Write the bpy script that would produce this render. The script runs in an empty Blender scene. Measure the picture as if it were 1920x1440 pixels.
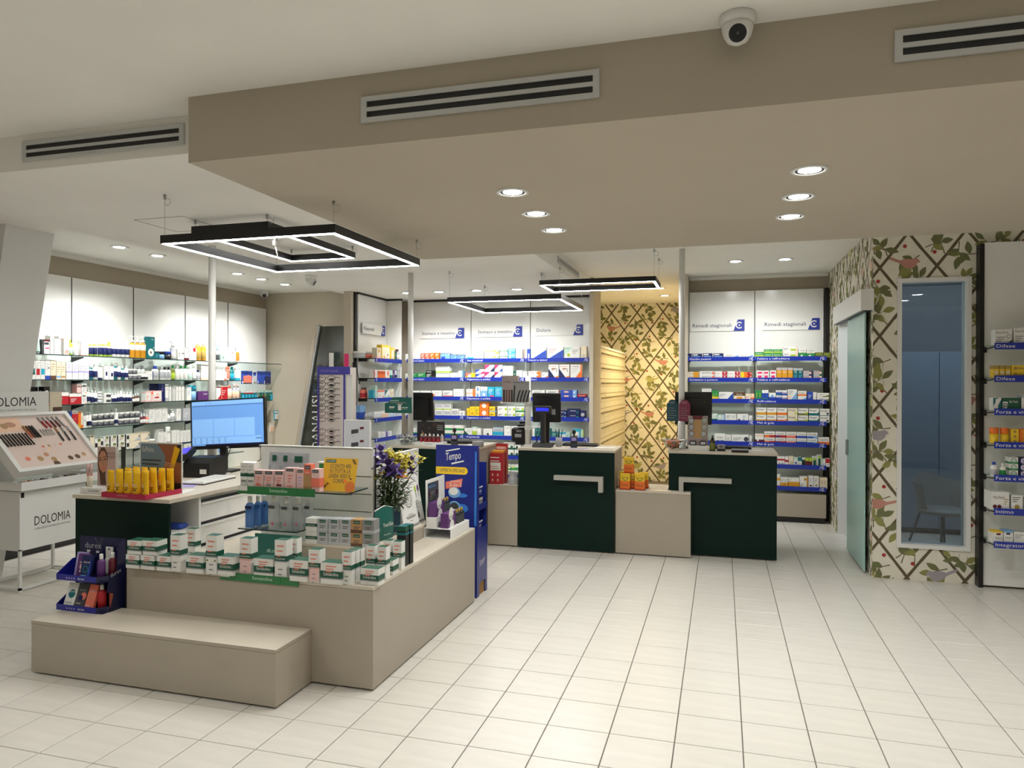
import bpy, math, random
from mathutils import Vector, Matrix
random.seed(7)
D = bpy.data
SC = bpy.context.scene
COL = SC.collection
PI = math.pi
# ---------------------------------------------------------------- camera
YAW, PIT, ROL, FPX, CAMZ = -0.283306, -0.00236, 0.002775, 1351.65, 1.65
def _axes():
    cy, sy = math.cos(YAW), math.sin(YAW)
    f = Vector((sy*math.cos(PIT), cy*math.cos(PIT), math.sin(PIT)))
    r = Vector((cy, -sy, 0)); u = r.cross(f)
    return r*math.cos(ROL)+u*math.sin(ROL), -r*math.sin(ROL)+u*math.cos(ROL), f
RX, UX, FX = _axes()
cam = D.objects.new('camera', D.cameras.new('camera'))
cam.data.sensor_width = 36; cam.data.lens = FPX/1920*36
cam.data.clip_start = .05; cam.data.clip_end = 100
cam.matrix_world = Matrix(((RX.x, UX.x, -FX.x, 0), (RX.y, UX.y, -FX.y, 0), (RX.z, UX.z, -FX.z, CAMZ), (0, 0, 0, 1)))
COL.objects.link(cam); SC.camera = cam
# ---------------------------------------------------------------- world and exposure
w = D.worlds.new('world'); SC.world = w; w.use_nodes = True
w.node_tree.nodes['Background'].inputs[0].default_value = (.05, .06, .08, 1)
w.node_tree.nodes['Background'].inputs[1].default_value = .3
SC.view_settings.view_transform = 'Standard'; SC.view_settings.look = 'None'
SC.view_settings.gamma = 1; SC.view_settings.use_curve_mapping = False
SC.view_settings.exposure = 0.98
# lamp powers (watts): soffit, shelf washers, centre ceiling, corridor, entrance side
P_SOF, P_WASH, P_CEN, P_NICHE, P_FRONT, P_RB = 20, 54, 30, 62, 25, 30
E_LED, E_LENS = 33, 24
COOL = (1, 1.0, .985); WARM = (1, .76, .40)

# ---------------------------------------------------------------- measuring: a photo point on a known plane of the room
def on(x, y, ax, v):
    d = RX*((x-960)/FPX) - UX*((y-720)/FPX) + FX
    o = Vector((0, 0, CAMZ)); i = 'xyz'.index(ax)
    return o + d*((v-o[i])/d[i])

# ---------------------------------------------------------------- materials
PAL = dict(white=(226,225,219), cream=(226,214,188), navy=(24,34,84), blue=(38,72,168), sky=(120,168,214), aqua=(40,160,190), teal=(20,106,112),
 green=(44,140,72), dgreen=(20,82,62), lime=(168,196,60), olive=(110,118,50), yellow=(236,196,40), amber=(214,150,34), orange=(232,116,36),
 coral=(228,120,98), red=(178,30,42), maroon=(96,26,40), pink=(228,190,186), magenta=(214,52,110), purple=(92,50,110), lilac=(166,156,206),
 grey=(142,142,140), dgrey=(66,68,72), black=(16,16,18), brown=(92,62,44), tan=(176,138,92), silver=(176,178,182), mint=(186,216,202),
 peach=(240,200,170), stripblue=(34,52,150), skin=(196,140,112), gold=(170,140,70))
WORD = dict(dgreen='dark green', dgrey='dark grey', stripblue='blue')
def srgb(c):
    return tuple(((v/255)/12.92 if v/255 <= .04045 else ((v/255+.055)/1.055)**2.4) for v in c)+(1,)
_M = {}
def mat(key, col=None, rough=.45, metal=0, noise=0, nscale=8, emit=None, estr=0, bump=0, spec=.5, coat=0, stretch=None):
    if key in _M: return _M[key]
    if col is None: col = PAL[key]
    m = D.materials.new(key); m.use_nodes = True
    nt = m.node_tree; b = nt.nodes['Principled BSDF']
    b.inputs['Base Color'].default_value = srgb(col); b.inputs['Roughness'].default_value = rough
    b.inputs['Metallic'].default_value = metal; b.inputs['Specular IOR Level'].default_value = spec
    b.inputs['Coat Weight'].default_value = coat
    if emit:
        b.inputs['Emission Color'].default_value = emit+(1,) if len(emit) == 3 else emit
        b.inputs['Emission Strength'].default_value = estr
    if noise or bump:
        tc = nt.nodes.new('ShaderNodeTexCoord'); n = nt.nodes.new('ShaderNodeTexNoise')
        n.inputs['Scale'].default_value = nscale; n.inputs['Detail'].default_value = 4
        if stretch:
            mp = nt.nodes.new('ShaderNodeMapping'); mp.inputs['Scale'].default_value = stretch
            nt.links.new(tc.outputs['Object'], mp.inputs[0]); nt.links.new(mp.outputs[0], n.inputs['Vector'])
        else: nt.links.new(tc.outputs['Object'], n.inputs['Vector'])
        if noise:
            r = nt.nodes.new('ShaderNodeValToRGB')
            c = srgb(col)
            r.color_ramp.elements[0].color = tuple(max(0, v*(1-noise)) for v in c[:3])+(1,)
            r.color_ramp.elements[1].color = tuple(min(1, v*(1+noise)) for v in c[:3])+(1,)
            r.color_ramp.elements[0].position = .3; r.color_ramp.elements[1].position = .7
            nt.links.new(n.outputs['Fac'], r.inputs[0]); nt.links.new(r.outputs[0], b.inputs['Base Color'])
        if bump:
            bp = nt.nodes.new('ShaderNodeBump'); bp.inputs['Strength'].default_value = bump
            nt.links.new(n.outputs['Fac'], bp.inputs['Height']); nt.links.new(bp.outputs[0], b.inputs['Normal'])
    _M[key] = m
    return m
def glass(key, tint, refl=1.0, rough=0.0):
    if key in _M: return _M[key]
    m = D.materials.new(key); m.use_nodes = True; nt = m.node_tree
    nt.nodes.remove(nt.nodes['Principled BSDF'])
    t = nt.nodes.new('ShaderNodeBsdfTransparent'); t.inputs[0].default_value = tuple(tint)+(1,)
    g = nt.nodes.new('ShaderNodeBsdfGlossy'); g.inputs['Roughness'].default_value = rough
    fr = nt.nodes.new('ShaderNodeLayerWeight'); pw = nt.nodes.new('ShaderNodeMath'); pw.operation = 'POWER'; pw.inputs[1].default_value = 4
    nt.links.new(fr.outputs['Facing'], pw.inputs[0]); fr = pw
    mu = nt.nodes.new('ShaderNodeMath'); mu.operation = 'MULTIPLY_ADD'; mu.inputs[1].default_value = .7*min(1, refl); mu.inputs[2].default_value = .045*refl
    mx = nt.nodes.new('ShaderNodeMixShader')
    nt.links.new(fr.outputs[0], mu.inputs[0]); nt.links.new(mu.outputs[0], mx.inputs[0])
    nt.links.new(t.outputs[0], mx.inputs[1]); nt.links.new(g.outputs[0], mx.inputs[2])
    nt.links.new(mx.outputs[0], nt.nodes['Material Output'].inputs[0])
    _M[key] = m
    return m
def striped(key, c1, c2, scale, direction='DIAGONAL'):
    if key in _M: return _M[key]
    m = mat(key, c1, .8); nt = m.node_tree; b = nt.nodes['Principled BSDF']
    tc = nt.nodes.new('ShaderNodeTexCoord'); wv = nt.nodes.new('ShaderNodeTexWave')
    wv.bands_direction = direction; wv.inputs['Scale'].default_value = scale; wv.inputs['Distortion'].default_value = 3
    wv.inputs['Detail'].default_value = 2
    r = nt.nodes.new('ShaderNodeValToRGB'); r.color_ramp.elements[0].color = srgb(c1); r.color_ramp.elements[1].color = srgb(c2)
    r.color_ramp.elements[0].position = .55; r.color_ramp.elements[1].position = .75
    nt.links.new(tc.outputs['Object'], wv.inputs['Vector']); nt.links.new(wv.outputs['Fac'], r.inputs[0])
    nt.links.new(r.outputs[0], b.inputs['Base Color'])
    return m
mat('ceiling_paint', (238,236,230), .9, noise=.02, nscale=2)
mat('soffit_paint', (184,174,157), .9, noise=.02, nscale=2)
mat('wall_paint', (196,186,168), .85, noise=.03, nscale=2)
mat('taupe_paint', (178,166,148), .85, noise=.03, nscale=2)
mat('paper', (226,221,204), .85, noise=.04, nscale=14)
mat('tile', (214,210,200), .28, noise=.05, nscale=3.2, bump=.015, stretch=(1, 6, 1))
mat('grout', (112,106,98), .9)
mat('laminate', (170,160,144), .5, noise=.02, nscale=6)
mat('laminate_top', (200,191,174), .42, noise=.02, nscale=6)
mat('counter_green', (4,32,25), .5, noise=.06, nscale=5, spec=.2)
mat('panel_white', (232,232,228), .16, noise=.01, nscale=2)
mat('matt_white', (228,228,224), .5, noise=.01)
mat('metal_white', (226,226,222), .35)
mat('rail_black', (22,20,18), .4)
mat('glass_edge', (34,52,50), .2)
mat('steel', (170,170,168), .3, metal=1)
mat('vent_grey', (196,198,196), .4)
mat('led_black', (14,14,15), .45)
mat('led_light', (255,255,255), .5, emit=(1, .99, .97), estr=E_LED)
mat('lens_light', (255,255,255), .5, emit=(1, .99, .97), estr=E_LENS)
mat('lens_warm', (255,255,255), .5, emit=(1, .85, .55), estr=E_LENS)
mat('screen_light', (90,140,210), .3, emit=srgb((112,158,214))[:3], estr=.36)
mat('screen_light2', (130,180,235), .3, emit=srgb((126,170,222))[:3], estr=.38)
mat('screen_light3', (130,180,235), .3, emit=srgb((160,196,120))[:3], estr=.33)
mat('lcd_blue', (30,40,200), .3, emit=(.03, .04, .75), estr=.45)
mat('scan_blue', (70,60,200), .3, emit=(.06, .05, .6), estr=.6)
mat('plastic_black', (14,14,15), .38); mat('plastic_dark', (34,34,36), .42)
glass('pane', (.62, .68, .72), 1.3); glass('clear', (.93, .96, .95), .8); glass('shelf_glass', (.86, .92, .90), .9)
glass('smoke', (.26, .28, .26), 2.2); glass('clear_blue', (.35, .55, .85), .8); glass('door_glass_clear', (.8, .9, .88), 1)
mat('frosted', (158,196,188), .35, noise=.02, nscale=1.5)
mat('branch', (98,86,64), .85, noise=.25, nscale=60); mat('twig', (104,92,66), .85)
striped('leaf_print', (74,80,44), (150,150,104), 55); striped('leaf_print2', (110,114,50), (176,172,112), 55)
striped('bird_red', (168,72,66), (216,190,170), 90, 'X'); striped('bird_blue', (120,116,140), (204,196,188), 90, 'X'); striped('bird_olive', (150,150,60), (206,200,150), 90, 'X')
mat('berry', (164,56,52), .85)
for k in PAL: mat(k, rough=.42)
def cm(c): return _M[c]

# ---------------------------------------------------------------- mesh builder
_G = {}
def glyphs(s):
    if s not in _G:
        cu = D.curves.new('t', 'FONT'); cu.body = s; cu.resolution_u = 2
        o = D.objects.new('t', cu); COL.objects.link(o)
        bpy.context.view_layer.update()
        me = D.meshes.new_from_object(o.evaluated_get(bpy.context.evaluated_depsgraph_get()))
        vs = [(v.co.x, v.co.y) for v in me.vertices]; fs = [tuple(p.vertices) for p in me.polygons]
        D.objects.remove(o); D.curves.remove(cu); D.meshes.remove(me)
        x0 = min((v[0] for v in vs), default=0); x1 = max((v[0] for v in vs), default=1)
        _G[s] = ([(x-x0, y) for x, y in vs], fs, x1-x0)
    return _G[s]
class MB:
    def __init__(s): s.v = []; s.f = []; s.m = []; s.sm = []; s.mats = []
    def mi(s, k):
        if k not in s.mats: s.mats.append(k)
        return s.mats.index(k)
    def face(s, pts, k, smooth=False):
        n = len(s.v); s.v += [tuple(p) for p in pts]; s.f.append(tuple(range(n, n+len(pts)))); s.m.append(s.mi(k)); s.sm.append(smooth); return s
    def box(s, x0, x1, y0, y1, z0, z1, k, top=None, bev=0):
        n = len(s.v)
        if bev:
            b = bev
            lo = [(x0+b, y0), (x1-b, y0), (x1, y0+b), (x1, y1-b), (x1-b, y1), (x0+b, y1), (x0, y1-b), (x0, y0+b)]
            rings = [([(x0+2*b, y0+b), (x1-2*b, y0+b), (x1-b, y0+2*b), (x1-b, y1-2*b), (x1-2*b, y1-b), (x0+2*b, y1-b), (x0+b, y1-2*b), (x0+b, y0+2*b)], z0), (lo, z0+b), (lo, z1-b),
                     ([(x0+2*b, y0+b), (x1-2*b, y0+b), (x1-b, y0+2*b), (x1-b, y1-2*b), (x1-2*b, y1-b), (x0+2*b, y1-b), (x0+b, y1-2*b), (x0+b, y0+2*b)], z1)]
            for ring, z in rings: s.v += [(px, py, z) for px, py in ring]
            i = s.mi(k)
            s.f.append(tuple(n+j for j in range(7, -1, -1))); s.f.append(tuple(n+24+j for j in range(8))); s.m += [i, s.mi(top or k)]; s.sm += [False]*2
            for r in range(3):
                for j in range(8):
                    a = n+r*8+j; c = n+r*8+(j+1) % 8
                    s.f.append((a, c, c+8, a+8)); s.m.append(i); s.sm.append(False)
            return s
        s.v += [(x0,y0,z0),(x1,y0,z0),(x1,y1,z0),(x0,y1,z0),(x0,y0,z1),(x1,y0,z1),(x1,y1,z1),(x0,y1,z1)]
        i = s.mi(k)
        s.f += [tuple(n+j for j in q) for q in ((3,2,1,0),(4,5,6,7),(0,1,5,4),(1,2,6,5),(2,3,7,6),(3,0,4,7))]
        s.m += [i, s.mi(top or k), i, i, i, i]; s.sm += [False]*6
        return s
    def prism(s, poly, axis, a, b, k):
        """poly: 2-D points, extruded along an axis from a to b"""
        def P(p, t): return {'x': (t, p[0], p[1]), 'y': (p[0], t, p[1]), 'z': (p[0], p[1], t)}[axis]
        n = len(poly)
        ar = sum(poly[i][0]*poly[(i+1) % n][1]-poly[(i+1) % n][0]*poly[i][1] for i in range(n))
        if (ar < 0) != (axis == 'y'): poly = poly[::-1]
        s.face([P(p, a) for p in poly[::-1]], k); s.face([P(p, b) for p in poly], k)
        for i in range(n):
            p, q = poly[i], poly[(i+1) % n]
            s.face([P(p, a), P(q, a), P(q, b), P(p, b)], k)
        return s
    def tube(s, pts, r, k, n=8, closed=False, r2=None):
        pts = [Vector(p) for p in pts]; base = len(s.v); N = len(pts); i = s.mi(k)
        up = Vector((0, 0, 1))
        for j, p in enumerate(pts):
            t = (pts[(j+1) % N]-pts[j-1]) if closed else (pts[min(j+1, N-1)]-pts[max(j-1, 0)])
            t.normalize()
            a = t.cross(up if abs(t.z) < .95 else Vector((1, 0, 0))).normalized(); b = a.cross(t)
            rr = r if r2 is None else r+(r2-r)*j/(N-1)
            for q in range(n): s.v.append(tuple(p+a*rr*math.cos(2*PI*q/n)+b*rr*math.sin(2*PI*q/n)))
        for j in range(N if closed else N-1):
            for q in range(n):
                A = base+j*n; B = base+((j+1) % N)*n
                s.f.append((A+q, A+(q+1) % n, B+(q+1) % n, B+q)); s.m.append(i); s.sm.append(n > 4)
        if not closed:
            s.f.append(tuple(base+q for q in range(n-1, -1, -1))); s.f.append(tuple(base+(N-1)*n+q for q in range(n))); s.m += [i]*2; s.sm += [False]*2
        return s
    def lathe(s, prof, k, n=14, c=(0, 0, 0), ks=None, sx=1, sy=1, cap0=True, cap1=True):
        base = len(s.v)
        for r, z in prof:
            for q in range(n): s.v.append((c[0]+r*sx*math.cos(2*PI*q/n), c[1]+r*sy*math.sin(2*PI*q/n), c[2]+z))
        for j in range(len(prof)-1):
            i = s.mi(ks[j] if ks else k)
            for q in range(n):
                A = base+j*n
                s.f.append((A+q, A+(q+1) % n, A+n+(q+1) % n, A+n+q)); s.m.append(i); s.sm.append(True)
        if cap0: s.f.append(tuple(base+q for q in range(n-1, -1, -1))); s.m.append(s.mi(ks[0] if ks else k)); s.sm.append(False)
        if cap1: s.f.append(tuple(base+(len(prof)-1)*n+q for q in range(n))); s.m.append(s.mi(ks[-1] if ks else k)); s.sm.append(False)
        return s
    def disc(s, c, r, u, v, k, n=16, ry=None):
        c = Vector(c); u = Vector(u); v = Vector(v)
        return s.face([c+u*r*math.cos(2*PI*q/n)+v*(ry or r)*math.sin(2*PI*q/n) for q in range(n)], k)
    def ring(s, c, r0, r1, u, v, k, n=20, a0=0, a1=2*PI):
        c = Vector(c); u = Vector(u); v = Vector(v)
        for q in range(n):
            t0 = a0+(a1-a0)*q/n; t1 = a0+(a1-a0)*(q+1)/n
            e = lambda r, t: c+u*r*math.cos(t)+v*r*math.sin(t)
            s.face([e(r0, t0), e(r1, t0), e(r1, t1), e(r0, t1)], k)
        return s
    def text(s, st, o, u, v, h, k, width=None, center=False):
        vs, fs, wd = glyphs(st)
        o = Vector(o); u = Vector(u); v = Vector(v); sc = h/.70
        sx = (width/wd) if width else sc
        if center: o = o-u*(wd*sx/2)
        n = len(s.v); i = s.mi(k)
        s.v += [tuple(o+u*x*sx+v*y*sc) for x, y in vs]
        for f in fs: s.f.append(tuple(n+j for j in f)); s.m.append(i); s.sm.append(False)
        return s
    def mesh(s, name):
        me = D.meshes.new(name); me.from_pydata(s.v, [], s.f)
        for k in s.mats: me.materials.append(_M[k])
        me.polygons.foreach_set('material_index', s.m); me.polygons.foreach_set('use_smooth', s.sm)
        me.update(); return me
    def obj(s, name, parent=None, loc=None, rz=0):
        o = D.objects.new(name, s.mesh(name)); COL.objects.link(o)
        if parent: o.parent = parent
        if loc is not None: o.location = loc
        if rz: o.rotation_euler.z = rz
        return o
LABELS = {}
def tag(o, label, cat, group=None):
    if label in LABELS and not (group and LABELS[label] == group): print('DUP LABEL', label)
    LABELS[label] = group
    o['label'] = label; o['category'] = cat
    if group: o['group'] = group
    return o
def thing(name, label, cat, loc=(0, 0, 0), rz=0, group=None):
    o = D.objects.new(name, None); COL.objects.link(o); o.location = loc; o.rotation_euler.z = rz
    o.empty_display_size = .05
    return tag(o, label, cat, group)
def struct(o, label=None):
    o['kind'] = 'structure'
    if label: o['label'] = label
    return o
def spot(name, loc, target, power, color, angle=100, blend=.6, radius=.05, parent=None):
    l = D.lights.new(name, 'SPOT'); l.energy = power; l.color = color; l.spot_size = math.radians(angle); l.spot_blend = blend; l.shadow_soft_size = radius
    o = D.objects.new(name, l); COL.objects.link(o)
    d = Vector(target)-Vector(loc)
    o.rotation_euler = d.to_track_quat('-Z', 'Y').to_euler()
    if parent: o.parent = parent; o.location = Vector(loc)-parent.location
    else: o.location = loc
    return o
ORD = 'zeroth first second third fourth fifth sixth seventh eighth ninth tenth eleventh twelfth thirteenth fourteenth fifteenth sixteenth seventeenth eighteenth nineteenth'.split()
TEN = {2: 'twent', 3: 'thirt', 4: 'fort', 5: 'fift', 6: 'sixt', 7: 'sevent'}
UNI = ' first second third fourth fifth sixth seventh eighth ninth'.split(' ')
def ordw(n):
    if n < 20: return ORD[n]
    return TEN[n//10]+('ieth' if n % 10 == 0 else 'y-'+UNI[n % 10])
def word(c): return WORD.get(c, c)
mat('cream_card', (222,212,204), .5); mat('rack_blue', (72,70,160), .35); mat('card_light', (196,198,202), .4); mat('plum', (128,46,74), .4); mat('teal_dark', (22,70,82), .4)
mat('drawer_cream', (228,220,196), .4); mat('olive_wire', (150,136,100), .4); mat('cream_front', (214,204,176), .4); mat('sign_orange', (206,112,44), .4); mat('bottle_brown', (52,44,30), .2)
mat('dgreen_card', (40,48,36), .5)
def liquid(key, col, alpha):
    m = mat(key, col, .1); nt = m.node_tree; b = nt.nodes['Principled BSDF']; o = nt.nodes['Material Output']
    t = nt.nodes.new('ShaderNodeBsdfTransparent'); t.inputs[0].default_value = tuple(.35+.65*v for v in srgb(col)[:3])+(1,); x = nt.nodes.new('ShaderNodeMixShader'); x.inputs[0].default_value = alpha
    nt.links.new(t.outputs[0], x.inputs[1]); nt.links.new(b.outputs[0], x.inputs[2]); nt.links.new(x.outputs[0], o.inputs[0])
liquid('blue_liquid', (84,140,208), .6); liquid('clear_plastic', (226,228,230), .34)
# ================================================================ the room
ZC, ZL, ZR = 2.98, 2.79, 2.673
fl = struct(MB().box(-7, 4.4, -3.2, 12.5, -.06, -.006, 'grout').obj('floor'), 'pale square floor tiles with grey joints')
def tile_mesh():
    b = MB(); h, c = .1475, .0015
    b.v += [(-h,-h,-.006),(h,-h,-.006),(h,h,-.006),(-h,h,-.006),(-h,-h,-c),(h,-h,-c),(h,h,-c),(-h,h,-c)]
    g = h-c; b.v += [(-g,-g,0),(g,-g,0),(g,g,0),(-g,g,0)]
    i = b.mi('tile')
    for q in ((0,1,5,4),(1,2,6,5),(2,3,7,6),(3,0,4,7),(4,5,9,8),(5,6,10,9),(6,7,11,10),(7,4,8,11),(8,9,10,11)):
        b.f.append(q); b.m.append(i); b.sm.append(False)
    return b
def build_tiles():
    cand = []
    for i in range(-19, 20):
        for j in range(-17, 29):
            x = (i-5.6775+.5)*.3; y = (j+10.271+.5)*.3
            if x < -6.6 or x > 4.2 or y < -3 or y > 12.2: continue
            d = Vector((x, y, -CAMZ)); z = d.dot(FX)
            vis = False; a = 0
            if z > .3:
                px = 960+FPX*d.dot(RX)/z; py = 720-FPX*d.dot(UX)/z
                vis = -60 < px < 1980 and py < 1500
                a = 1/z**3
                hid = (-3.2 < x < -1.95 and 3.7 < y < 5.0) or (-4.0 < x < -3.4 and 3.8 < y < 6) or (y > 7.3 and x < 0.3) or (y > 7.1 and x > 1.3) or (x < -3.6 and y > 5.2)
                if hid: a *= .05
            cand.append((a if vis else 0, x, y))
    cand.sort(reverse=True)
    me = tile_mesh().mesh('tile'); rest = MB(); base = tile_mesh()
    for n, (a, x, y) in enumerate(cand):
        if n < 296 and a > 0:
            o = D.objects.new('tile', me); COL.objects.link(o); o.parent = fl; o.location = (x, y, 0)
        else:
            k = len(rest.v); rest.v += [(p[0]+x, p[1]+y, p[2]) for p in base.v]
            rest.f += [tuple(k+q for q in f) for f in base.f]; rest.m += base.m; rest.sm += base.sm
    rest.mats = ['tile']
    o = rest.obj('tile', fl); o['kind'] = 'stuff'
build_tiles()
struct(MB().box(-6.8, 4.4, -3.2, 9.6, ZC, ZC+.1, 'ceiling_paint').box(-2.2, -.35, 9.6, 12.5, ZC, ZC+.1, 'ceiling_paint').obj('ceiling'), 'flat white upper ceiling')
struct(MB().box(-4.73, -1.6, 3.01, 9.45, ZL, ZC, 'ceiling_paint').obj('ceiling'), 'lowered pale ceiling over the sales area')
struct(MB().box(-2.4, 4.2, 2.817, 5.57, ZR, ZC, 'soffit_paint').obj('ceiling'), 'lowered beige bulkhead with downlights')
struct(MB().box(-6.8, -6.65, -3.2, 9.6, 0, ZC, 'taupe_paint').obj('wall_left'), 'taupe wall behind the cosmetics shelving')
struct(MB().box(-6.65, -1.56, 9.45, 9.6, 0, ZC, 'wall_paint').obj('wall_back'), 'beige wall behind the shelving')
struct(MB().box(-.45, 1.353, 9.45, 9.6, 0, ZC, 'taupe_paint').box(-.46, -.405, 9.08, 9.45, 0, ZC, 'wall_paint').obj('wall_back'), 'taupe wall behind the seasonal shelving')
struct(MB().box(-4.57, -4.47, 8.12, 9.45, 0, ZL, 'wall_paint').obj('wall_partition'), 'beige partition end beside the black upright')
struct(MB().box(-6.8, 4.4, -3.35, -3.2, 0, ZC, 'wall_paint').obj('wall_front'), 'plain wall of the entrance side')
struct(MB().box(4.2, 4.4, -3.2, 6.75, 0, ZC, 'wall_paint').obj('wall_right'), 'plain side wall')
struct(MB().box(-1.61, -1.56, 9.02, 9.45, 0, ZC, 'wall_paint').obj('trim_1'), 'beige end panel of the shelving')
struct(MB().box(-.40, 1.23, 9.40, 9.45, 2.945, ZC, 'ceiling_paint').obj('trim_2'), 'pale shadow-gap strip')
struct(MB().box(-6.65, -6.60, 3, 9.45, 2.945, ZC, 'ceiling_paint').obj('trim_3'), 'pale shadow-gap strip')
# corridor
struct(MB().box(-2.2, -2.05, 9.6, 12.5, 0, ZC, 'paper').obj('wall_left'), 'cream corridor wall')
struct(MB().box(-.45, -.35, 9.6, 12.5, 0, ZC, 'paper').obj('wall_right'), 'cream corridor wall')
wallN = struct(MB().box(-2.05, -.45, 12.25, 12.4, 0, ZC, 'paper').obj('wall_back'), 'cream wallpaper with birds and branch lattice')
# papered corner with a window and a sliding door
wb = MB()
WX0, WX1, WZ0, WZ1 = 1.44, 1.945, .29, 2.51
wb.box(1.233, WX0, 6.75, 6.87, 0, ZC, 'paper').box(WX1, 4.2, 6.75, 6.87, 0, ZC, 'paper').box(WX0, WX1, 6.75, 6.87, 0, WZ0, 'paper').box(WX0, WX1, 6.75, 6.87, WZ1, ZC, 'paper')
wallF = struct(wb.obj('wall_right'), 'cream wallpaper with birds around the tall window')
wallS = struct(MB().box(1.233, 1.353, 6.87, 7.72, 0, ZC, 'paper').box(1.233, 1.353, 8.60, 9.45, 0, ZC, 'paper').box(1.233, 1.353, 7.72, 8.60, 2.28, ZC, 'paper').obj('wall_right'), 'cream wallpaper beside the sliding glass door')
# ---- printed wallpaper: lattice of branches, sprigs, birds, berries
def clip(poly, r):
    def cut(P, ins, inter):
        out = []
        for i in range(len(P)):
            a, b = P[i-1], P[i]
            ia, ib = ins(a), ins(b)
            if ia != ib: out.append(inter(a, b))
            if ib: out.append(b)
        return out
    for ax, lim, sg in ((0, r[0], 1), (0, r[1], -1), (1, r[2], 1), (1, r[3], -1)):
        def ins(p): return (p[ax]-lim)*sg >= 0
        def inter(a, b):
            t = (lim-a[ax])/(b[ax]-a[ax]); return (a[0]+(b[0]-a[0])*t, a[1]+(b[1]-a[1])*t)
        poly = cut(poly, ins, inter)
        if len(poly) < 3: return None
    return poly
def wallpaper(parent, rects, place, u0, v0, seed, W=.43, H=.58):
    rnd = random.Random(seed); polys = []
    U0 = min(r[0] for r in rects); U1 = max(r[1] for r in rects); V0 = min(r[2] for r in rects); V1 = max(r[3] for r in rects)
    def line(p, q, w, k, lay):
        dx, dy = q[0]-p[0], q[1]-p[1]; L = math.hypot(dx, dy); nx, ny = -dy/L*w, dx/L*w
        polys.append((k, lay, [(p[0]-nx, p[1]-ny), (q[0]-nx*.85, q[1]-ny*.85), (q[0]+nx*.85, q[1]+ny*.85), (p[0]+nx, p[1]+ny)]))
    def curve(p, a, L, bend, w, k):
        pts = [p]; n = 4
        for i in range(n):
            a += bend/n; pts.append((pts[-1][0]+math.cos(a)*L/n, pts[-1][1]+math.sin(a)*L/n)); line(pts[-2], pts[-1], w*(1-.15*i), k, 1)
        return pts, a
    def leaf(p, a, L, wd, k):
        L *= 1.18; wd *= 1.28
        ca, sa = math.cos(a), math.sin(a); P = []
        for t, s in ((0, 0), (.18, .55), (.4, 1), (.62, .92), (.84, .45), (1, 0), (.84, -.4), (.62, -.8), (.4, -.9), (.18, -.5)):
            P.append((p[0]+ca*t*L-sa*s*wd, p[1]+sa*t*L+ca*s*wd))
        polys.append((k, 2, P))
    def sprig(p, a, n=3, s=1):
        pts, a2 = curve(p, a, .12*s, rnd.uniform(-.8, .8), .0045, 'twig')
        for i in range(n):
            q = pts[-1] if i == 0 else pts[max(1, 4-i)]
            la = a2 + (0 if i == 0 else (1 if i % 2 else -1)*rnd.uniform(.7, 1.2)) + rnd.uniform(-.2, .2)
            leaf(q, la, rnd.uniform(.075, .10)*s, .021*s, rnd.choice(['leaf_print', 'leaf_print', 'leaf_print2']))
        if rnd.random() < .5: curve(pts[2], a+rnd.choice([-1, 1])*.9, .07, .4, .0025, 'twig')
    def bird(c, fl, k, a):
        P = []
        for x, y in ((-.085, .01), (-.065, .035), (-.045, .04), (-.02, .03), (.03, .03), (.07, .012), (.15, .035), (.155, .015), (.07, -.012), (.03, -.045), (-.02, -.052), (-.05, -.03), (-.065, .004)):
            x *= fl; P.append((c[0]+x*math.cos(a)-y*math.sin(a), c[1]+x*math.sin(a)+y*math.cos(a)))
        polys.append((k, 3, P if fl > 0 else P[::-1]))
        curve((c[0], c[1]-.045), -1.6, .045, .2, .003, 'twig')
    j0 = int((V0-v0)/(H/2))-2; j1 = int((V1-v0)/(H/2))+2; i0 = int((U0-u0)/W)-2; i1 = int((U1-u0)/W)+2
    for j in range(j0, j1):
        for i in range(i0, i1):
            cx = u0+i*W+(j % 2)*W/2; cy = v0+j*H/2           # crossing at the lower corner of a diamond
            for sg in (-1, 1):
                p = (cx, cy); q = (cx+sg*W/2, cy+H/2)
                m = ((p[0]+q[0])/2+rnd.uniform(-.004, .004), (p[1]+q[1])/2)
                line(p, m, .0125, 'branch', 0); line(m, q, .0125, 'branch', 0)
            ctr = (cx, cy+H/2)
            sprig((cx-W*.20, cy+H*.27+.0), rnd.uniform(.2, .7), 3); sprig((cx+W*.2, cy+H*.66), PI+rnd.uniform(-.1, .5), 3)
            sprig((cx+W*.13, cy+H*.17), rnd.uniform(1.5, 2.3), 2, .9)
            sprig((cx-W*.10, cy+H*.20), rnd.uniform(1.2, 1.9), 2, .8)
            if rnd.random() < .42: bird((cx+rnd.uniform(-.02, .02), cy+H*.56), rnd.choice([-1, 1]), rnd.choice(['bird_red', 'bird_red', 'bird_blue', 'bird_olive']), rnd.uniform(-.2, .2))
            else: sprig((cx-W*.12, cy+H*.83), -PI/2+rnd.uniform(-.2, .5), 3)
            bx, by = cx+rnd.uniform(-.05, .05), cy+H*rnd.choice([.2, .8])
            polys.append(('berry', 2, [(bx+.016*math.cos(t*PI/5), by+.016*math.sin(t*PI/5)) for t in range(10)]))
    b = MB()
    for n, (k, lay, P) in enumerate(polys):
        for r in rects:
            c = clip(P, r)
            if c: b.face([place(u, v, .0006+lay*.0005+(n % 97)*.000005) for u, v in c], k)
    o = b.obj('wallpaper_print', parent); o['kind'] = 'stuff'
wallpaper(wallF, [(1.233, WX0, 0, ZC), (WX1, 2.35, 0, ZC), (WX0, WX1, 0, WZ0), (WX0, WX1, WZ1, ZC)], lambda u, v, e: (u, 6.75-e, v), 1.50, .02, 3)
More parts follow.
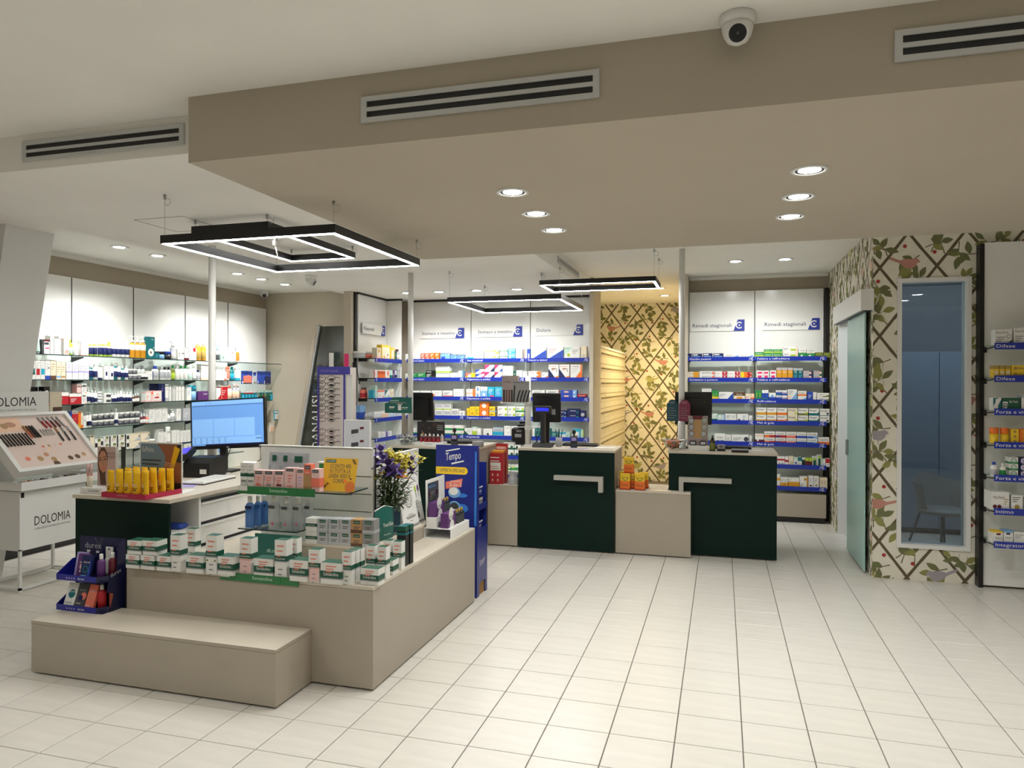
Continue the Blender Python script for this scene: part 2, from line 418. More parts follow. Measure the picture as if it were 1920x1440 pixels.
wallpaper(wallS, [(6.75, 7.72, 0, ZC), (8.60, 9.45, 0, ZC), (7.72, 8.60, 2.28, ZC)], lambda u, v, e: (1.233-e, u, v), 6.8, .02, 4)
wallpaper(wallN, [(-2.05, -.45, 0, ZC)], lambda u, v, e: (u, 12.25-e, v), -1.16, .22, 11)
# ---- tall window and the dim room behind it
wf = MB()
t = .022
for x0, x1, z0, z1 in ((WX0-t, WX0+.012, WZ0-t, WZ1+t), (WX1-.012, WX1+t, WZ0-t, WZ1+t), (WX0+.012, WX1-.012, WZ0-t, WZ0+.012), (WX0+.012, WX1-.012, WZ1-.012, WZ1+t)):
    wf.box(x0, x1, 6.735, 6.875, z0, z1, 'metal_white')
win = struct(wf.obj('window_1'), 'tall narrow interior window in a white frame')
MB().box(WX0+.012, WX1-.012, 6.80, 6.806, WZ0+.012, WZ1-.012, 'pane').obj('pane', win)
mat('room_paint', (150,154,160), .8); mat('cab_blue', (122,134,150), .35)
struct(MB().box(1.353, 3.7, 9.45, 9.6, 0, ZC, 'room_paint').box(3.6, 3.7, 6.87, 9.45, 0, ZC, 'room_paint').obj('wall_room'), 'grey walls of the small room behind the window')
struct(MB().box(-.4+1.353+.4, 3.7, 6.87, 9.45, 2.79, 2.80, 'room_paint').obj('ceiling'), 'grey ceiling of the small room')
cb = thing('wardrobe_cabinet', 'tall pale blue cabinet seen through the dark interior window', 'cabinet', (2.6, 8.85, 0))
MB().box(-.98, .98, .02, .45, .06, 2.0, 'cab_blue').obj('carcass', cb); MB().box(-.95, .95, .06, .43, 0, .06, 'plastic_dark').obj('plinth', cb)
for i in range(3):
    d = MB().box(-.97+i*.65, -.97+i*.65+.643, 0, .018, .07, 1.985, 'cab_blue').obj('door', cb)
ch = thing('shell_chair', 'grey shell chair standing behind the dark interior window', 'chair', (2.02, 7.72, 0), .5)
sb = MB()
for i in range(9):
    a0 = -.2+(PI+.4)*i/9; a1 = -.2+(PI+.4)*(i+1)/9
    P = lambda a, z, r: (r*math.cos(a), r*math.sin(a)*.9, z)
    sb.face([P(a0, .44, .20), P(a1, .44, .20), P(a1, .80-.1*abs(math.cos(a1)), .27), P(a0, .80-.1*abs(math.cos(a0)), .27)], 'grey', True)
sb.obj('backrest', ch); MB().lathe([(.22, .42), (.235, .44), (.22, .465), (.05, .47)], 'grey', 18).obj('seat', ch)
for sx in (-1, 1):
    for sy in (-1, 1): MB().tube([(sx*.13, sy*.13, .42), (sx*.23, sy*.22, 0)], .011, 'dgrey', 8).obj('leg', ch)
# ---- sliding glass door and its header
dh = thing('door_track_cover', 'white boxed track cover above the sliding glass door', 'track cover', (1.13, 6.70, 2.27))
MB().box(0, .1025, 0, 1.62, 0, .18, 'metal_white', bev=.002).obj('cover', dh); MB().box(.02, .09, .02, 1.6, -.006, -.0005, 'plastic_dark').obj('track_slot', dh)
dr = MB().box(1.185, 1.197, 6.85, 7.735, .02, 2.262, 'frosted').obj('door_1'); struct(dr, 'frosted green glass sliding door')
MB().box(1.165, 1.184, 7.66, 7.70, .95, 1.10, 'steel', bev=.003).obj('door_handle', dr)
struct(MB().box(1.225, 1.36, 7.70, 7.735, 0, 2.29, 'metal_white').box(1.225, 1.36, 8.585, 8.615, 0, 2.29, 'metal_white').obj('trim_4'), 'white jambs of the sliding door opening')
# ---- slanted pylon by the cosmetics wall and slanted glass panel
struct(MB().prism([(4.25, 0), (4.63, 0), (5.12, ZC), (4.66, ZC)], 'x', -5.90, -5.82, 'matt_white').obj('trim_5'), 'leaning white pylon beside the cosmetics wall')
pn = thing('slanted_glass_panel', 'dark glass panel with a slanted edge and vertical white lettering', 'glass panel', (-5.5, 9.0, 0))
mat('dark_mirror', (58,60,54), .06, spec=.8)
def zx(z): return .013-.178*(2.43-z)
MB().prism([(zx(0)+.06, 0.0), (.93, 0), (.93, 2.43), (.03, 2.43)], 'y', .0, .012, 'dark_mirror').obj('pane', pn)
MB().prism([(zx(0)-.04, 0), (zx(0)+.015, 0), (.045, 2.45), (-.01, 2.45)], 'y', -.03, .05, 'taupe_paint').obj('side_frame', pn)
MB().prism([(zx(0)+.022, 0), (zx(0)+.05, 0), (.075, 2.44), (.050, 2.44)], 'y', -.035, .04, 'silver').obj('edge_profile', pn)
MB().text('AUTOANALISI', (.062, -.004, .30), (0, 0, 1), (-1, 0, 0), .128, 'matt_white', 1.15).obj('lettering', pn)
# ================================================================ ceiling fittings
def downlight(x, y, z, label, group, power, tgt, lens='lens_light', color=COOL, on_=True, angle=140, tilt=0, blend=1.0):
    t = thing('ceiling_downlight', label, 'downlight', (x, y, z), 0, group)
    u, v = (1, 0, 0), (0, -1, 0)
    b = MB().lathe([(.088, -.001), (.088, -.006), (.07, -.008), (.066, -.004)], 'metal_white', 24, cap0=False, cap1=False); b.obj('trim_ring', t)
    MB().disc((0, 0, -.002), .067, u, v, 'plastic_black', 22).obj('recess', t)
    d = Vector(tgt)-Vector((x, y, z)); d.normalize()
    lx = Vector((d.x, d.y, 0))*.012
    uu = Vector((1, 0, -d.x/d.z*-1 if abs(d.z) > .3 else 0)).normalized()
    MB().disc((lx.x, lx.y, -.0035), .052, u, v, lens, 20).obj('lens', t)
    spot('downlight_beam', (x, y, z-.03), tgt, power, color, angle, blend, .05, t)
for x, nm in ((-1.083, 'far side row'), (.40, 'row nearer the papered corner')):
    for i, y in enumerate((3.72, 4.23, 4.72)):
        downlight(x, y, ZR, f'round recessed downlight, {ordw(i+1)} from the vents in the bulkhead {nm}', 'bulkhead downlights', P_SOF, (x+.05, y+.05, 0))
for i, y in enumerate((3.72, 4.35)):
    downlight(2.15, y, ZR, f'round recessed downlight outside the view, {ordw(i+1)} from the wall vents', 'bulkhead downlights', P_SOF, (2.15, y, 0))
for i, y in enumerate((5.77, 6.27, 7.58, 8.06, 8.59)):
    downlight(-5.73, y, ZC, f'tilted recessed downlight, {ordw(i+1)} of the row washing the cosmetics wall', 'cosmetics wall downlights', P_WASH, (-6.5, y+.05, 1.2), angle=100)
for i, x in enumerate((-3.868, -3.431, -2.928, -2.41)):
    downlight(x, 8.47, ZL, f'tilted recessed downlight, {ordw(i+1)} from the black upright before the stomach shelving', 'centre shelving downlights', P_CEN, (x, 9.2, 1.3), angle=100)
for i, x in enumerate((.138, .644)):
    downlight(x, 8.24, ZC, f'tilted recessed downlight, {ordw(i+1)} from the pole before the seasonal shelving', 'seasonal shelving downlights', P_RB, (x, 9.35, 1.5), angle=95)
for i, y in enumerate((10.31, 11.2)):
    downlight(-.84, y, ZC, f'warm recessed downlight, {ordw(i+1)} along the papered corridor', 'corridor downlights', P_NICHE, (-1.0, y+.5, 0), 'lens_warm', WARM, angle=130)
for i, (x, y) in enumerate(((-3.6, 1.6), (-1.6, 1.6), (.6, 1.6), (2.6, 1.6), (-3.6, -.6), (-1.4, -.6), (.8, -.6), (2.8, -.6), (-5.4, .6))):
    downlight(x, y, ZC, f'recessed entrance downlight behind the viewpoint, {ordw(i+1)} of its grid', 'entrance downlights', P_FRONT*(1 if y > 1 else 1.5), (x, y, 0))
def vent(name, label, loc, L, h, side=False):
    t = thing('air_vent', label, 'vent', loc, 0 if not side else PI/2, 'ceiling air vents')
    b = MB(); e = .020
    for x0, x1, z0, z1 in ((e*1.3, L-e*1.3, 0, e), (e*1.3, L-e*1.3, h-e, h), (0, e*1.3, 0, h), (L-e*1.3, L, 0, h)): b.box(x0, x1, -.012, 0, z0, z1, 'vent_grey')
    b.obj('frame', t)
    MB().box(e*1.3, L-e*1.3, -.004, -.001, e, h-e, 'plastic_black').obj('backing', t)
    sl = (h-2*e)
    MB().box(e*1.3, L-e*1.3, -.011, -.003, e+sl*.38, e+sl*.62, 'vent_grey').obj('slat', t)
vent('v', 'long two-slot air vent in the middle of the bulkhead face', (-1.499, 2.816, 2.768), 1.035, .11)
vent('v', 'two-slot air vent on the bulkhead face beyond the dome camera', (.578, 2.816, 2.778), 1.035, .11)
vent('v', 'two-slot air vent on the lower pale ceiling step', (-3.631, 3.009, 2.834), 1.046, .105)
vent('v', 'short air vent on the side of the lowered ceiling above the pendants', (-1.599, 7.12, 2.86), 1.1, .07, True)
def dome(label, loc, s, aim, flip=False):
    t = thing('dome_camera', label, 'security camera', loc, aim, 'ceiling dome cameras')
    MB().lathe([(.062*s, 0), (.064*s, -.004*s), (.064*s, -.022*s), (.056*s, -.034*s)], 'metal_white', 22).obj('base', t)
    MB().lathe([(.054*s, -.030*s), (.056*s, -.045*s), (.050*s, -.07*s), (.036*s, -.092*s), (.015*s, -.103*s), (.001, -.105*s)], 'metal_white', 22).obj('shell', t)
    n = Vector((0, -.86, -.5)).normalized(); u = Vector((1, 0, 0)); v = n.cross(u)
    c = Vector((0, 0, -.056*s))+n*.050*s
    l = MB().disc(c, .031*s, u, v, 'plastic_black', 20); l.disc(c+n*.0006, .006*s, u+Vector((0, 0, 0)), v, 'dgrey', 10); l.obj('lens', t)
    MB().ring(c-n*.002, .031*s, .037*s, u, v, 'metal_white', 20).obj('lens_ring', t)
dome('white dome camera under the upper ceiling in front of the bulkhead', (.05, 2.74, ZC), 1.0, .0)
dome('white dome camera in the ceiling corner above the cosmetics wall', (-6.42, 9.10, ZC), 1.0, .6)
dome('white dome camera under the lowered ceiling behind the square pendants', (-4.25, 6.84, ZL), 1.0, 1.9)
# ---- square LED pendants
def pendant(label, x0, x1, y0, y1, z, tops):
    t = thing('square_pendant', label, 'pendant lamp', (x0, y0, z), 0, 'black square LED pendants')
    X, Y, w_, h = x1-x0, y1-y0, .036, .05
    for a in ((0, X, 0, w_), (0, X, Y-w_, Y), (0, w_, w_, Y-w_), (X-w_, X, w_, Y-w_)):
        MB().box(a[0], a[1], a[2], a[3], 0, h, 'led_black').obj('bar', t)
    e = .007
    for a in ((e, X-e, e, w_-e), (e, X-e, Y-w_+e, Y-e), (e, w_-e, w_-e, Y-w_+e), (X-w_+e, X-e, w_-e, Y-w_+e)):
        MB().box(a[0], a[1], a[2], a[3], -.003, -.0003, 'led_light').obj('diffuser', t)
    for (cx, cy), zt in zip(((w_/2, w_/2), (X-w_/2, w_/2), (X-w_/2, Y-w_/2), (w_/2, Y-w_/2)), tops):
        b = MB().tube([(cx, cy, h), (cx, cy, zt-z)], .0013, 'steel', 5); b.lathe([(.008, zt-z-.03), (.008, zt-z)], 'steel', 8, (cx, cy, 0))
        b.obj('suspension_wire', t)
        if zt > z+.08:
            MB().tube([(cx+.02+.022*math.cos(q), cy, zt-z-.045+.022*math.sin(q)) for q in [k*PI/5 for k in range(10)]], .0015, 'steel', 4, closed=True).obj('wire_coil', t)
pendant('large square LED pendant, the lowest over the cosmetics desk', -3.29, -2.095, 3.62, 4.81, 2.49, (ZL, ZR, ZR, ZL))
pendant('narrow rectangular LED pendant tucked above the largest square pendant', -3.588, -2.965, 4.24, 5.46, 2.69, (ZL,)*4)
pendant('square LED pendant hanging before the stomach shelving', -2.71, -1.515, 6.92, 8.10, 2.47, (ZL,)*4)
pendant('narrow rectangular LED pendant hanging before the corridor', -1.825, -.633, 7.27, 7.86, 2.66, (ZL, ZC, ZC, ZL))
ccb = MB().tube([(-3.0, 4.36, ZL), (-2.995, 4.36, 2.62), (-2.985, 4.37, 2.55), (-2.97, 4.37, 2.50)], .004, 'metal_white', 6).obj('power_cable')
tag(ccb, 'thin white power cable dropping from the ceiling inside the square pendants', 'cable')
MB().box(-3.004, -2.984, 4.35, 4.37, 2.60, 2.63, 'metal_white').obj('connector', ccb)
hb = MB()
for a in ((-3.99, -3.57, 4.14, 4.143), (-3.99, -3.987, 4.14, 4.56), (-3.573, -3.57, 4.14, 4.56), (-3.99, -3.57, 4.557, 4.56)): hb.box(a[0], a[1], a[2], a[3], ZL-.002, ZL-.0005, 'dgrey')
struct(hb.obj('trim_6'), 'hairline outline of a ceiling access hatch')

rl = D.lights.new('room_fill_light', 'POINT'); rl.energy = 20; rl.color = (.82, .92, 1); rl.shadow_soft_size = .12  # fill light and its fitting, both added to lift the dark room behind the window
rt = thing('added_fill_lamp', 'round unseen lamp added to brighten the small room behind the window', 'lamp', (2.4, 7.6, 2.785))
MB().lathe([(.16, 0), (.15, -.04), (.08, -.055), (.001, -.058)], 'matt_white', 20, cap1=False).obj('shade', rt)
ro = D.objects.new('room_fill_light', rl); COL.objects.link(ro); ro.parent = rt; ro.location = (0, 0, -.25)
# ================================================================ shelving
ZS = (1.940, 1.688, 1.432, 1.175, .920, .662, .405)       # shelf levels
def c_logo(b, o, u, v, s, k):
    o = Vector(o); b.ring(o, s*.34, s*.5, u, v, k, 16, .75, 2*PI-.75)
    u = Vector(u); v = Vector(v)
    b.face([o-u*s*.14, o-v*s*.14, o+u*s*.14, o+v*s*.14], k)
def cat_sign(txt, x, z, face, W=.655, H=.140):
    """plate with its lower left corner at (x, z) on a panel; face(a, b, e): metres along, up, proud"""
    t = thing('category_sign', txt[1], 'sign', (0, 0, 0), 0, 'shelf category signs')
    o = face(0, 0, .012); u = face(1, 0, .012)-o; v = face(0, 1, .012)-o
    n = face(0, 0, .013)-o; n.normalize()
    P = lambda a, b_, e: face(x+a, z+b_, e)
    b = MB()
    for q in ([P(0,0,.012),P(W,0,.012),P(W,H,.012),P(0,H,.012)], [P(0,0,.002),P(0,0,.012),P(0,H,.012),P(0,H,.002)], [P(0,0,.002),P(W,0,.002),P(W,0,.012),P(0,0,.012)], [P(W,0,.002),P(W,H,.002),P(W,H,.012),P(W,0,.012)], [P(0,H,.012),P(W,H,.012),P(W,H,.002),P(0,H,.002)]): b.face(q, 'matt_white')
    b.obj('plate', t)
    b = MB(); a0 = W*.80; b.face([P(a0-.0,0,.0128), P(W,0,.0128), P(W,H,.0128), P(a0+.05,H,.0128)], 'stripblue')
    b.obj('blue_field', t)
    b = MB(); c_logo(b, P(W-.062, H*.5, .0134), u, v, .085, 'matt_white'); b.obj('emblem', t)
    MB().text(txt[0], P(.03, H*.36, .0134), u, v, .045, 'navy', txt[2]).obj('lettering', t)
def strip_mesh(P, L, txt, first, b=None):
    b = MB(); h = .052
    b.face([P(0,-h/2,0), P(L,-h/2,0), P(L,h/2,0), P(0,h/2,0)], 'shelf_strip')
    b.face([P(0,-h/2,-.004), P(0,-h/2,0), P(0,h/2,0), P(0,h/2,-.004)], 'shelf_strip'); b.face([P(L,-h/2,0), P(L,-h/2,-.004), P(L,h/2,-.004), P(L,h/2,0)], 'shelf_strip')
    return b
mat('shelf_strip', (34,54,158), .22)
def strip_text(P, L, txt, wd):
    b = MB(); o = P(0, 0, .0006); u = P(1, 0, .0006)-o; v = P(0, 1, .0006)-o
    if txt: b.text(txt, P(.02, -.011, .0006), u, v, .024, 'matt_white', wd)
    return b
def strip_logo(P, L):
    b = MB(); o = P(0, 0, .0006); u = P(1, 0, .0006)-o; v = P(0, 1, .0006)-o
    c_logo(b, P(L-.035, 0, .0006), u, v, .036, 'matt_white')
    b.face([P(L-.075, -.02, .0006), P(L-.071, -.02, .0006), P(L-.056, .02, .0006), P(L-.060, .02, .0006)], 'matt_white')
    return b
def bay(name, label, x0, x1, yb, yf, zs, texts, base=(0, .40), top=2.79, z0=0, group='white shelving bays', strips=True, panel_back=None, plinth=True):
    """one shelving bay facing -Y: back panel, base, glass shelves with blue label strips"""
    t = thing(name, label, 'shelf', (x0, yb, 0), 0, group); L = x1-x0; dp = yf-yb
    MB().box(.003, L-.003, 0, .02, .40, top, 'panel_white').obj('back_panel', t)
    if base: 
        MB().box(.002, L-.002, dp, -.0, .07 if plinth else 0.01, base[1]-.06, 'laminate').obj('base_cabinet', t)
        MB().box(.01, L-.01, dp+.03, -.01, 0, .068, 'plastic_dark').obj('plinth', t)
    for k, z in enumerate(zs):
        s = MB().box(.006, L-.006, dp+.01, -.002, z+.002, z+.010, 'shelf_glass').obj('glass_shelf', t)
        P = lambda a, b_, e: Vector((a, dp-e, z+b_))
        if strips:
            st = strip_mesh(P, L-.002, None, None).obj('label_strip', t)
            tx, wd = texts[k] if k < len(texts) else ('', .3)
            if tx: strip_text(P, L-.002, tx, wd).obj('lettering', st)
            strip_logo(P, L-.002).obj('emblem', st)
        for bx in (.012, L-.012):
            MB().box(bx-.008, bx+.008, -.09, 0, z-.028, z+.001, 'rail_black').prism([(-.09, z-.012), (-.24, z-.004), (-.24, z+.0), (-.09, z+.001)], 'x', bx-.004, bx+.004, 'rail_black').obj('shelf_bracket', t)
    return t
def upright(label, x, y0, y1, z0, z1, w=.045):
    t = thing('shelf_upright', label, 'upright', (x, y0, z0), 0, 'black shelving uprights')
    MB().box(0, w, 0, y1-y0, 0, z1-z0, 'rail_black').obj('post', t)
    b = MB()
    for k in range(2): b.lathe([(.012, -.001), (.012, .004)], 'plastic_black', 10, (w/2, 0, 0))
    b = MB(); z = z1-z0-.12
    for q in (.12, .55): b.box(w*.3, w*.7, -.002, 0, z-q, z-q+.03, 'plastic_black')
    b.obj('fixing_slot', t)
def strip_line(P): pass
# -- seasonal shelving (two bays)
bay('wall_shelf', 'white seasonal remedies shelving bay next to the white pole', -.40, .385, 9.38, 9.10, ZS, [('Gambe pesanti', .25), ('Scottature e punture', .33), ('', 0), ('', 0), ('', 0), ('', 0), ('', 0)])
bay('wall_shelf', 'white seasonal remedies shelving bay next to the papered side wall', .388, 1.175, 9.38, 9.10, ZS, [('Febbre e raffreddore', .36), ('Febbre e raffreddore', .36), ('Raffreddore', .21), ('Mal di gola', .19), ('Mal di gola', .19), ('', 0), ('', 0)])
upright('black upright at the papered side wall of the seasonal shelving', 1.18, 9.31, 9.40, 0, 2.79)
F94 = lambda a, b, e: Vector((a, 9.38-e, b))
cat_sign(('Rimedi stagionali', 'blue and white seasonal sign on the panel nearer the pole', .47), -.388, 2.296, F94)
cat_sign(('Rimedi stagionali', 'blue and white seasonal sign on the panel by the papered wall', .47), .472, 2.296, F94)
# -- stomach and pain shelving (three bays)
XB = (-4.16, -3.30, -2.46, -1.615)
TX = [[('Fermenti lattici', .24), ('Fermenti lattici', .24), ('', 0), ('Fermenti', .15), ('', 0)],
      [('Gas intestinali', .22), ('Digestione e acidità', .33), ('Digestione e acidità', .33), ('Digestione e acidità', .33), ('Regolarità', .18)],
      [('Traumi e dolori', .26), ('Dolori', .12), ('', 0), ('Mal di testa', .2), ('', 0)]]
NMB = ('nearest the naturals corner', 'in the middle', 'ending at the beige end panel')
for i in range(3): bay('wall_shelf', f'white stomach and pain shelving bay {NMB[i]}', XB[i]+.002, XB[i+1]-.002, 9.32, 9.10, ZS, TX[i]+[('', 0)]*2, top=2.765)
upright('black upright between the naturals corner and stomach shelving', -4.215, 9.30, 9.36, 0, 2.775)
upright('black upright at the beige end of the stomach shelving', -1.613, 9.31, 9.36, 0, 2.765, .035)
tr = MB().box(-4.17, -1.61, 9.28, 9.34, 2.766, 2.79, 'rail_black').obj('shelf_rail'); tag(tr, 'black top rail above the stomach and pain shelving panels', 'rail')
F93 = lambda a, b, e: Vector((a, 9.32-e, b))
cat_sign(('Stomaco e intestino', 'stomach sign on the bay next to the naturals corner', .49), -4.05, 2.255, F93)
cat_sign(('Stomaco e intestino', 'stomach sign on the middle bay of the back shelving', .49), -3.225, 2.262, F93)
cat_sign(('Dolore', 'pain remedy sign on the bay by the beige end panel', .19), -2.40, 2.270, F93)
# -- naturals corner, facing +X
nt_ = thing('wall_shelf', 'white naturals shelving bay in the corner facing the papered wall', 'shelf', (-4.44, 8.25, 0), PI/2, 'white shelving bays')
MB().box(.0, .802, 0, .02, .40, 2.765, 'panel_white').obj('back_panel', nt_)
MB().box(.0, .80, -.22, 0, .07, .34, 'laminate').obj('base_cabinet', nt_)
for k, z in enumerate(ZS[:5]):
    MB().box(.005, .80, -.235, -.002, z+.002, z+.010, 'shelf_glass').obj('glass_shelf', nt_)
    MB().box(.003, .006, -.235, 0, z+.001, z+.012, 'glass_edge').obj('shelf_edge', nt_)
    P = lambda a, b_, e: Vector((a, -.238-e, z+b_-.012))
    st = strip_mesh(P, .795, None, None).obj('label_strip', nt_)
    bb = MB(); c_logo(bb, P(.05, 0, .0006), (1, 0, 0), (0, 0, 1), .036, 'matt_white'); bb.obj('lettering', st)
    MB().box(.006, .022, -.12, 0, z-.03, z+.001, 'rail_black').obj('shelf_bracket', nt_)
cn = MB().box(-4.44, -4.22, 9.055, 9.075, .05, 2.765, 'panel_white').obj('corner_panel'); tag(cn, 'plain white panel closing the corner of the naturals shelving', 'panel')
upright('black upright on the beige partition end by the reading glasses', -4.50, 8.185, 8.235, 0, 2.785, .05)
tr = MB().box(-4.47, -4.43, 8.24, 9.09, 2.766, 2.79, 'rail_black').box(-4.43, -4.215, 9.05, 9.09, 2.766, 2.79, 'rail_black').obj('shelf_rail'); tag(tr, 'black top rail turning the corner above the naturals shelving', 'rail')
FN = lambda a, b, e: Vector((-4.42+e, a, b))
cat_sign(('Naturali', 'naturals sign on the corner panel facing the papered wall', .28), 8.31, 2.27, FN, .64, .14)
# -- vitamins unit by the papered wall
vt = thing('wall_shelf', 'vitamins shelving unit standing beside the tall interior window', 'shelf', (2.035, 6.73, 0), 0, 'white shelving bays')
MB().box(0, 1.6, -.06, .015, .02, 2.79, 'panel_white').obj('back_panel', vt)
VT = ['Difese', 'Difese', 'Forza e vitalità', 'Forza e vitalità', 'Forza e vitalità', 'Intimo', 'Integratori']
VW = [.125, .125, .27, .27, .27, .12, .20]
for k, z in enumerate(ZS):
    MB().box(-.01, 1.59, -.33, -.06, z+.002, z+.010, 'shelf_glass').obj('glass_shelf', vt)
    P = lambda a, b_, e: Vector((-.01+a, -.333-e, z+b_))
    st = strip_mesh(P, 1.58, None, None).obj('label_strip', vt)
    MB().text(VT[k], P(.012, -.012, .0006), (1, 0, 0), (0, 0, 1), .026, 'matt_white', VW[k]).obj('lettering', st)
    MB().tube([(-.012, -.08, z-.02), (-.012, -.20, z-.012), (-.006, -.32, z-.004)], .005, 'rail_black', 6).box(-.02, .01, -.10, -.062, z-.04, z+.0, 'rail_black').obj('shelf_bracket', vt)
upright('black upright between the papered wall and vitamins unit', 2.0, 6.655, 6.745, 0, 2.78, .033)
# -- cosmetics wall, facing +X
YB = (3.9, 5.00, 6.013, 6.846, 7.691, 8.521, 9.40)
LZ = (1.906, 1.657, 1.405, 1.155, .885, .68, .455)
for i in range(1, 6):
    y0, y1 = YB[i], YB[i+1]
    t = thing('wall_shelf', f'white cosmetics shelving bay, {ordw(6-i)} from the beige back wall', 'shelf', (-6.60, y0, 0), PI/2, 'cosmetics shelving bays'); L = y1-y0
    MB().box(.004, L-.004, 0, .02, .10, 2.745, 'panel_white').obj('back_panel', t)
    bc = MB().box(.004, L-.004, -.328, 0, .20, .438, 'cream_front').obj('base_cabinet', t)
    for q in (0, 1): MB().box(q*L/2+.004, (q+1)*L/2-.004, -.348, -.329, .20, .43, 'cream_front').obj('drawer', bc)
    MB().box(0, L, -.28, -.01, 0, .198, 'plastic_dark').obj('plinth', t)
    for k, z in enumerate(LZ):
        if i == 5 and k > 0: continue
        L2 = L-.10 if (i == 4 and 0) else L
        MB().box(0, L2, -.265, -.002, z, z+.008, 'shelf_glass').obj('glass_shelf', t)
        MB().box(0, L2, -.268, -.265, z-.001, z+.009, 'glass_edge').obj('shelf_edge', t)
        for bx in (.0, ): MB().prism([(-.01, z-.055), (-.16, z-.012), (-.16, z-.002), (-.01, z-.002)], 'x', bx-.005, bx+.005, 'plastic_dark').obj('shelf_bracket', t)
    MB().box(-.004, .003, -.006, 0, .42, 2.745, 'plastic_dark').obj('joint_profile', t)
# ================================================================ counters, island, desk
def laminate_block(name, label, cat, x0, x1, y0, y1, z1, front='laminate', z0=.012, slab=.018):
    t = thing(name, label, cat, (x0, y0, 0)); X, Y = x1-x0, y1-y0
    MB().box(0, X, 0, Y, z0, z1-slab-.002, front).obj('body', t)
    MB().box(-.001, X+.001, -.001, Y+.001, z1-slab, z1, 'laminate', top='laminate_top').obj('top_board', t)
    for fx in (.05, X-.05):
        for fy in (.04, Y-.04): MB().lathe([(.014, 0), (.014, z0)], 'plastic_dark', 8, (fx, fy, 0)).obj('foot', t)
    return t
laminate_block('display_step', 'low beige step platform in front of the promotional island', 'platform', -3.735, -2.148, 3.145, 3.472, .30)
isl = thing('display_island', 'beige promotional island carrying the slatted display panel', 'platform', (0, 0, 0))
POLY = [(-3.395, 3.475), (-1.778, 3.475), (-1.778, 5.12), (-3.285, 5.12), (-3.285, 3.70), (-3.395, 3.70)]
MB().prism(POLY, 'z', .012, .536, 'laminate').obj('body', isl)
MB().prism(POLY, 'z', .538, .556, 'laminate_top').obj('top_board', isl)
for fx in (-3.3, -2.1, -1.85):
    for fy in (3.53, 4.9): MB().lathe([(.014, 0), (.014, .012)], 'plastic_dark', 8, (max(fx, -3.2) if fy > 4 else fx, fy, 0)).obj('foot', isl)
rs = thing('display_riser', 'beige riser on the island carrying the face cream cartons and vase', 'platform', (0, 0, 0))
RP = [(-2.52, 3.935), (-2.007, 3.935), (-2.007, 4.835), (-2.168, 4.835), (-2.168, 4.238), (-2.52, 4.238)]
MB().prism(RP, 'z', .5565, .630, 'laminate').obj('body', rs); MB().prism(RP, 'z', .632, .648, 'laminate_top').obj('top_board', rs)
# gondola panels
gp = thing('slat_panel', 'white slatted display panel behind the skin care cartons', 'display panel', (-3.035, 4.25, 0)); GW = .862
zz = [.557, .69, .80, .915, 1.03, 1.212]
for i in range(5): MB().box(.02, GW-.012, 0, .018, zz[i]+(.004 if i else 0), zz[i+1]-.003, 'matt_white').obj('slat', gp)
MB().box(0, GW, .018, .036, .557, 1.215, 'matt_white').obj('backing', gp)
MB().box(GW-.012, GW, -.006, .036, .557, 1.218, 'metal_white').obj('edge_trim', gp); MB().box(0, GW, -.004, .036, 1.212, 1.218, 'metal_white').obj('edge_trim', gp)
gs = thing('slat_panel', 'white side panel of the display running behind the flowers', 'display panel', (-2.235, 4.30, 0))
MB().box(-.03, 0, 0, .815, .557, 1.132, 'matt_white').obj('board', gs); MB().box(-.032, .002, 0, .815, 1.132, 1.140, 'metal_white').obj('edge_trim', gs)
def gshelf(label, x0, x1, yf, z):
    t = thing('glass_shelf', label, 'shelf', (x0, yf, z), 0, 'glass shelves of the display panel')
    MB().box(0, x1-x0, .004, 4.248-yf, 0, .008, 'shelf_glass').obj('glass', t)
    MB().box(0, x1-x0, 0, .004, 0, .008, 'glass_edge').box(x1-x0, x1-x0+.003, 0, 4.248-yf, 0, .008, 'glass_edge').obj('polished_edge', t)
    for q in (.12, x1-x0-.12): MB().prism([(4.247-yf, -.05), (.06, -.012), (.06, -.001), (4.247-yf, -.001)], 'x', q-.004, q+.004, 'steel').obj('bracket', t)
    return t
# cash desk behind the island
dk = thing('cash_desk', 'green fronted cash desk with white drawers behind the island', 'desk', (-4.06, 3.72, 0)); DW, DD = .752, 1.95
MB().box(.012, DW-.004, 0, .02, .012, .886, 'counter_green').obj('front_panel', dk)
MB().box(0, DW+.012, -.012, DD, .888, .912, 'laminate_top').obj('worktop', dk)
MB().box(.012, .03, .02, DD-.02, .012, .886, 'matt_white').obj('side_panel', dk)
MB().box(DW-.40, DW-.004, .27, .29, .012, .886, 'matt_white').obj('divider', dk)
MB().box(.03, DW-.40, .02, DD-.02, .012, .88, 'matt_white').obj('carcass', dk)
MB().box(DW-.40, DW-.005, .02, .27, .672, .69, 'matt_white').obj('shelf', dk)
MB().box(DW-.40, DW-.03, .02, DD-.02, .012, .06, 'plastic_dark').obj('plinth', dk)
MB().box(DW-.40, DW-.03, .29, DD-.02, .06, .884, 'matt_white').obj('carcass', dk)
for j, (y0, y1) in enumerate(((.293, .88), (.884, 1.46))):
    for z0, z1 in ((.718, .862), (.574, .714), (.43, .570), (.07, .426)):
        d = MB().box(DW-.028, DW-.006, y0, y1, z0, z1-.018, 'panel_white').obj('drawer', dk)
        MB().box(DW-.005, DW+.004, y0, y1, z1-.030, z1-.020, 'panel_white').obj('handle_lip', d); MB().box(DW-.026, DW-.012, y0, y1, z1-.0175, z1-.001, 'plastic_dark').obj('grip_groove', d)
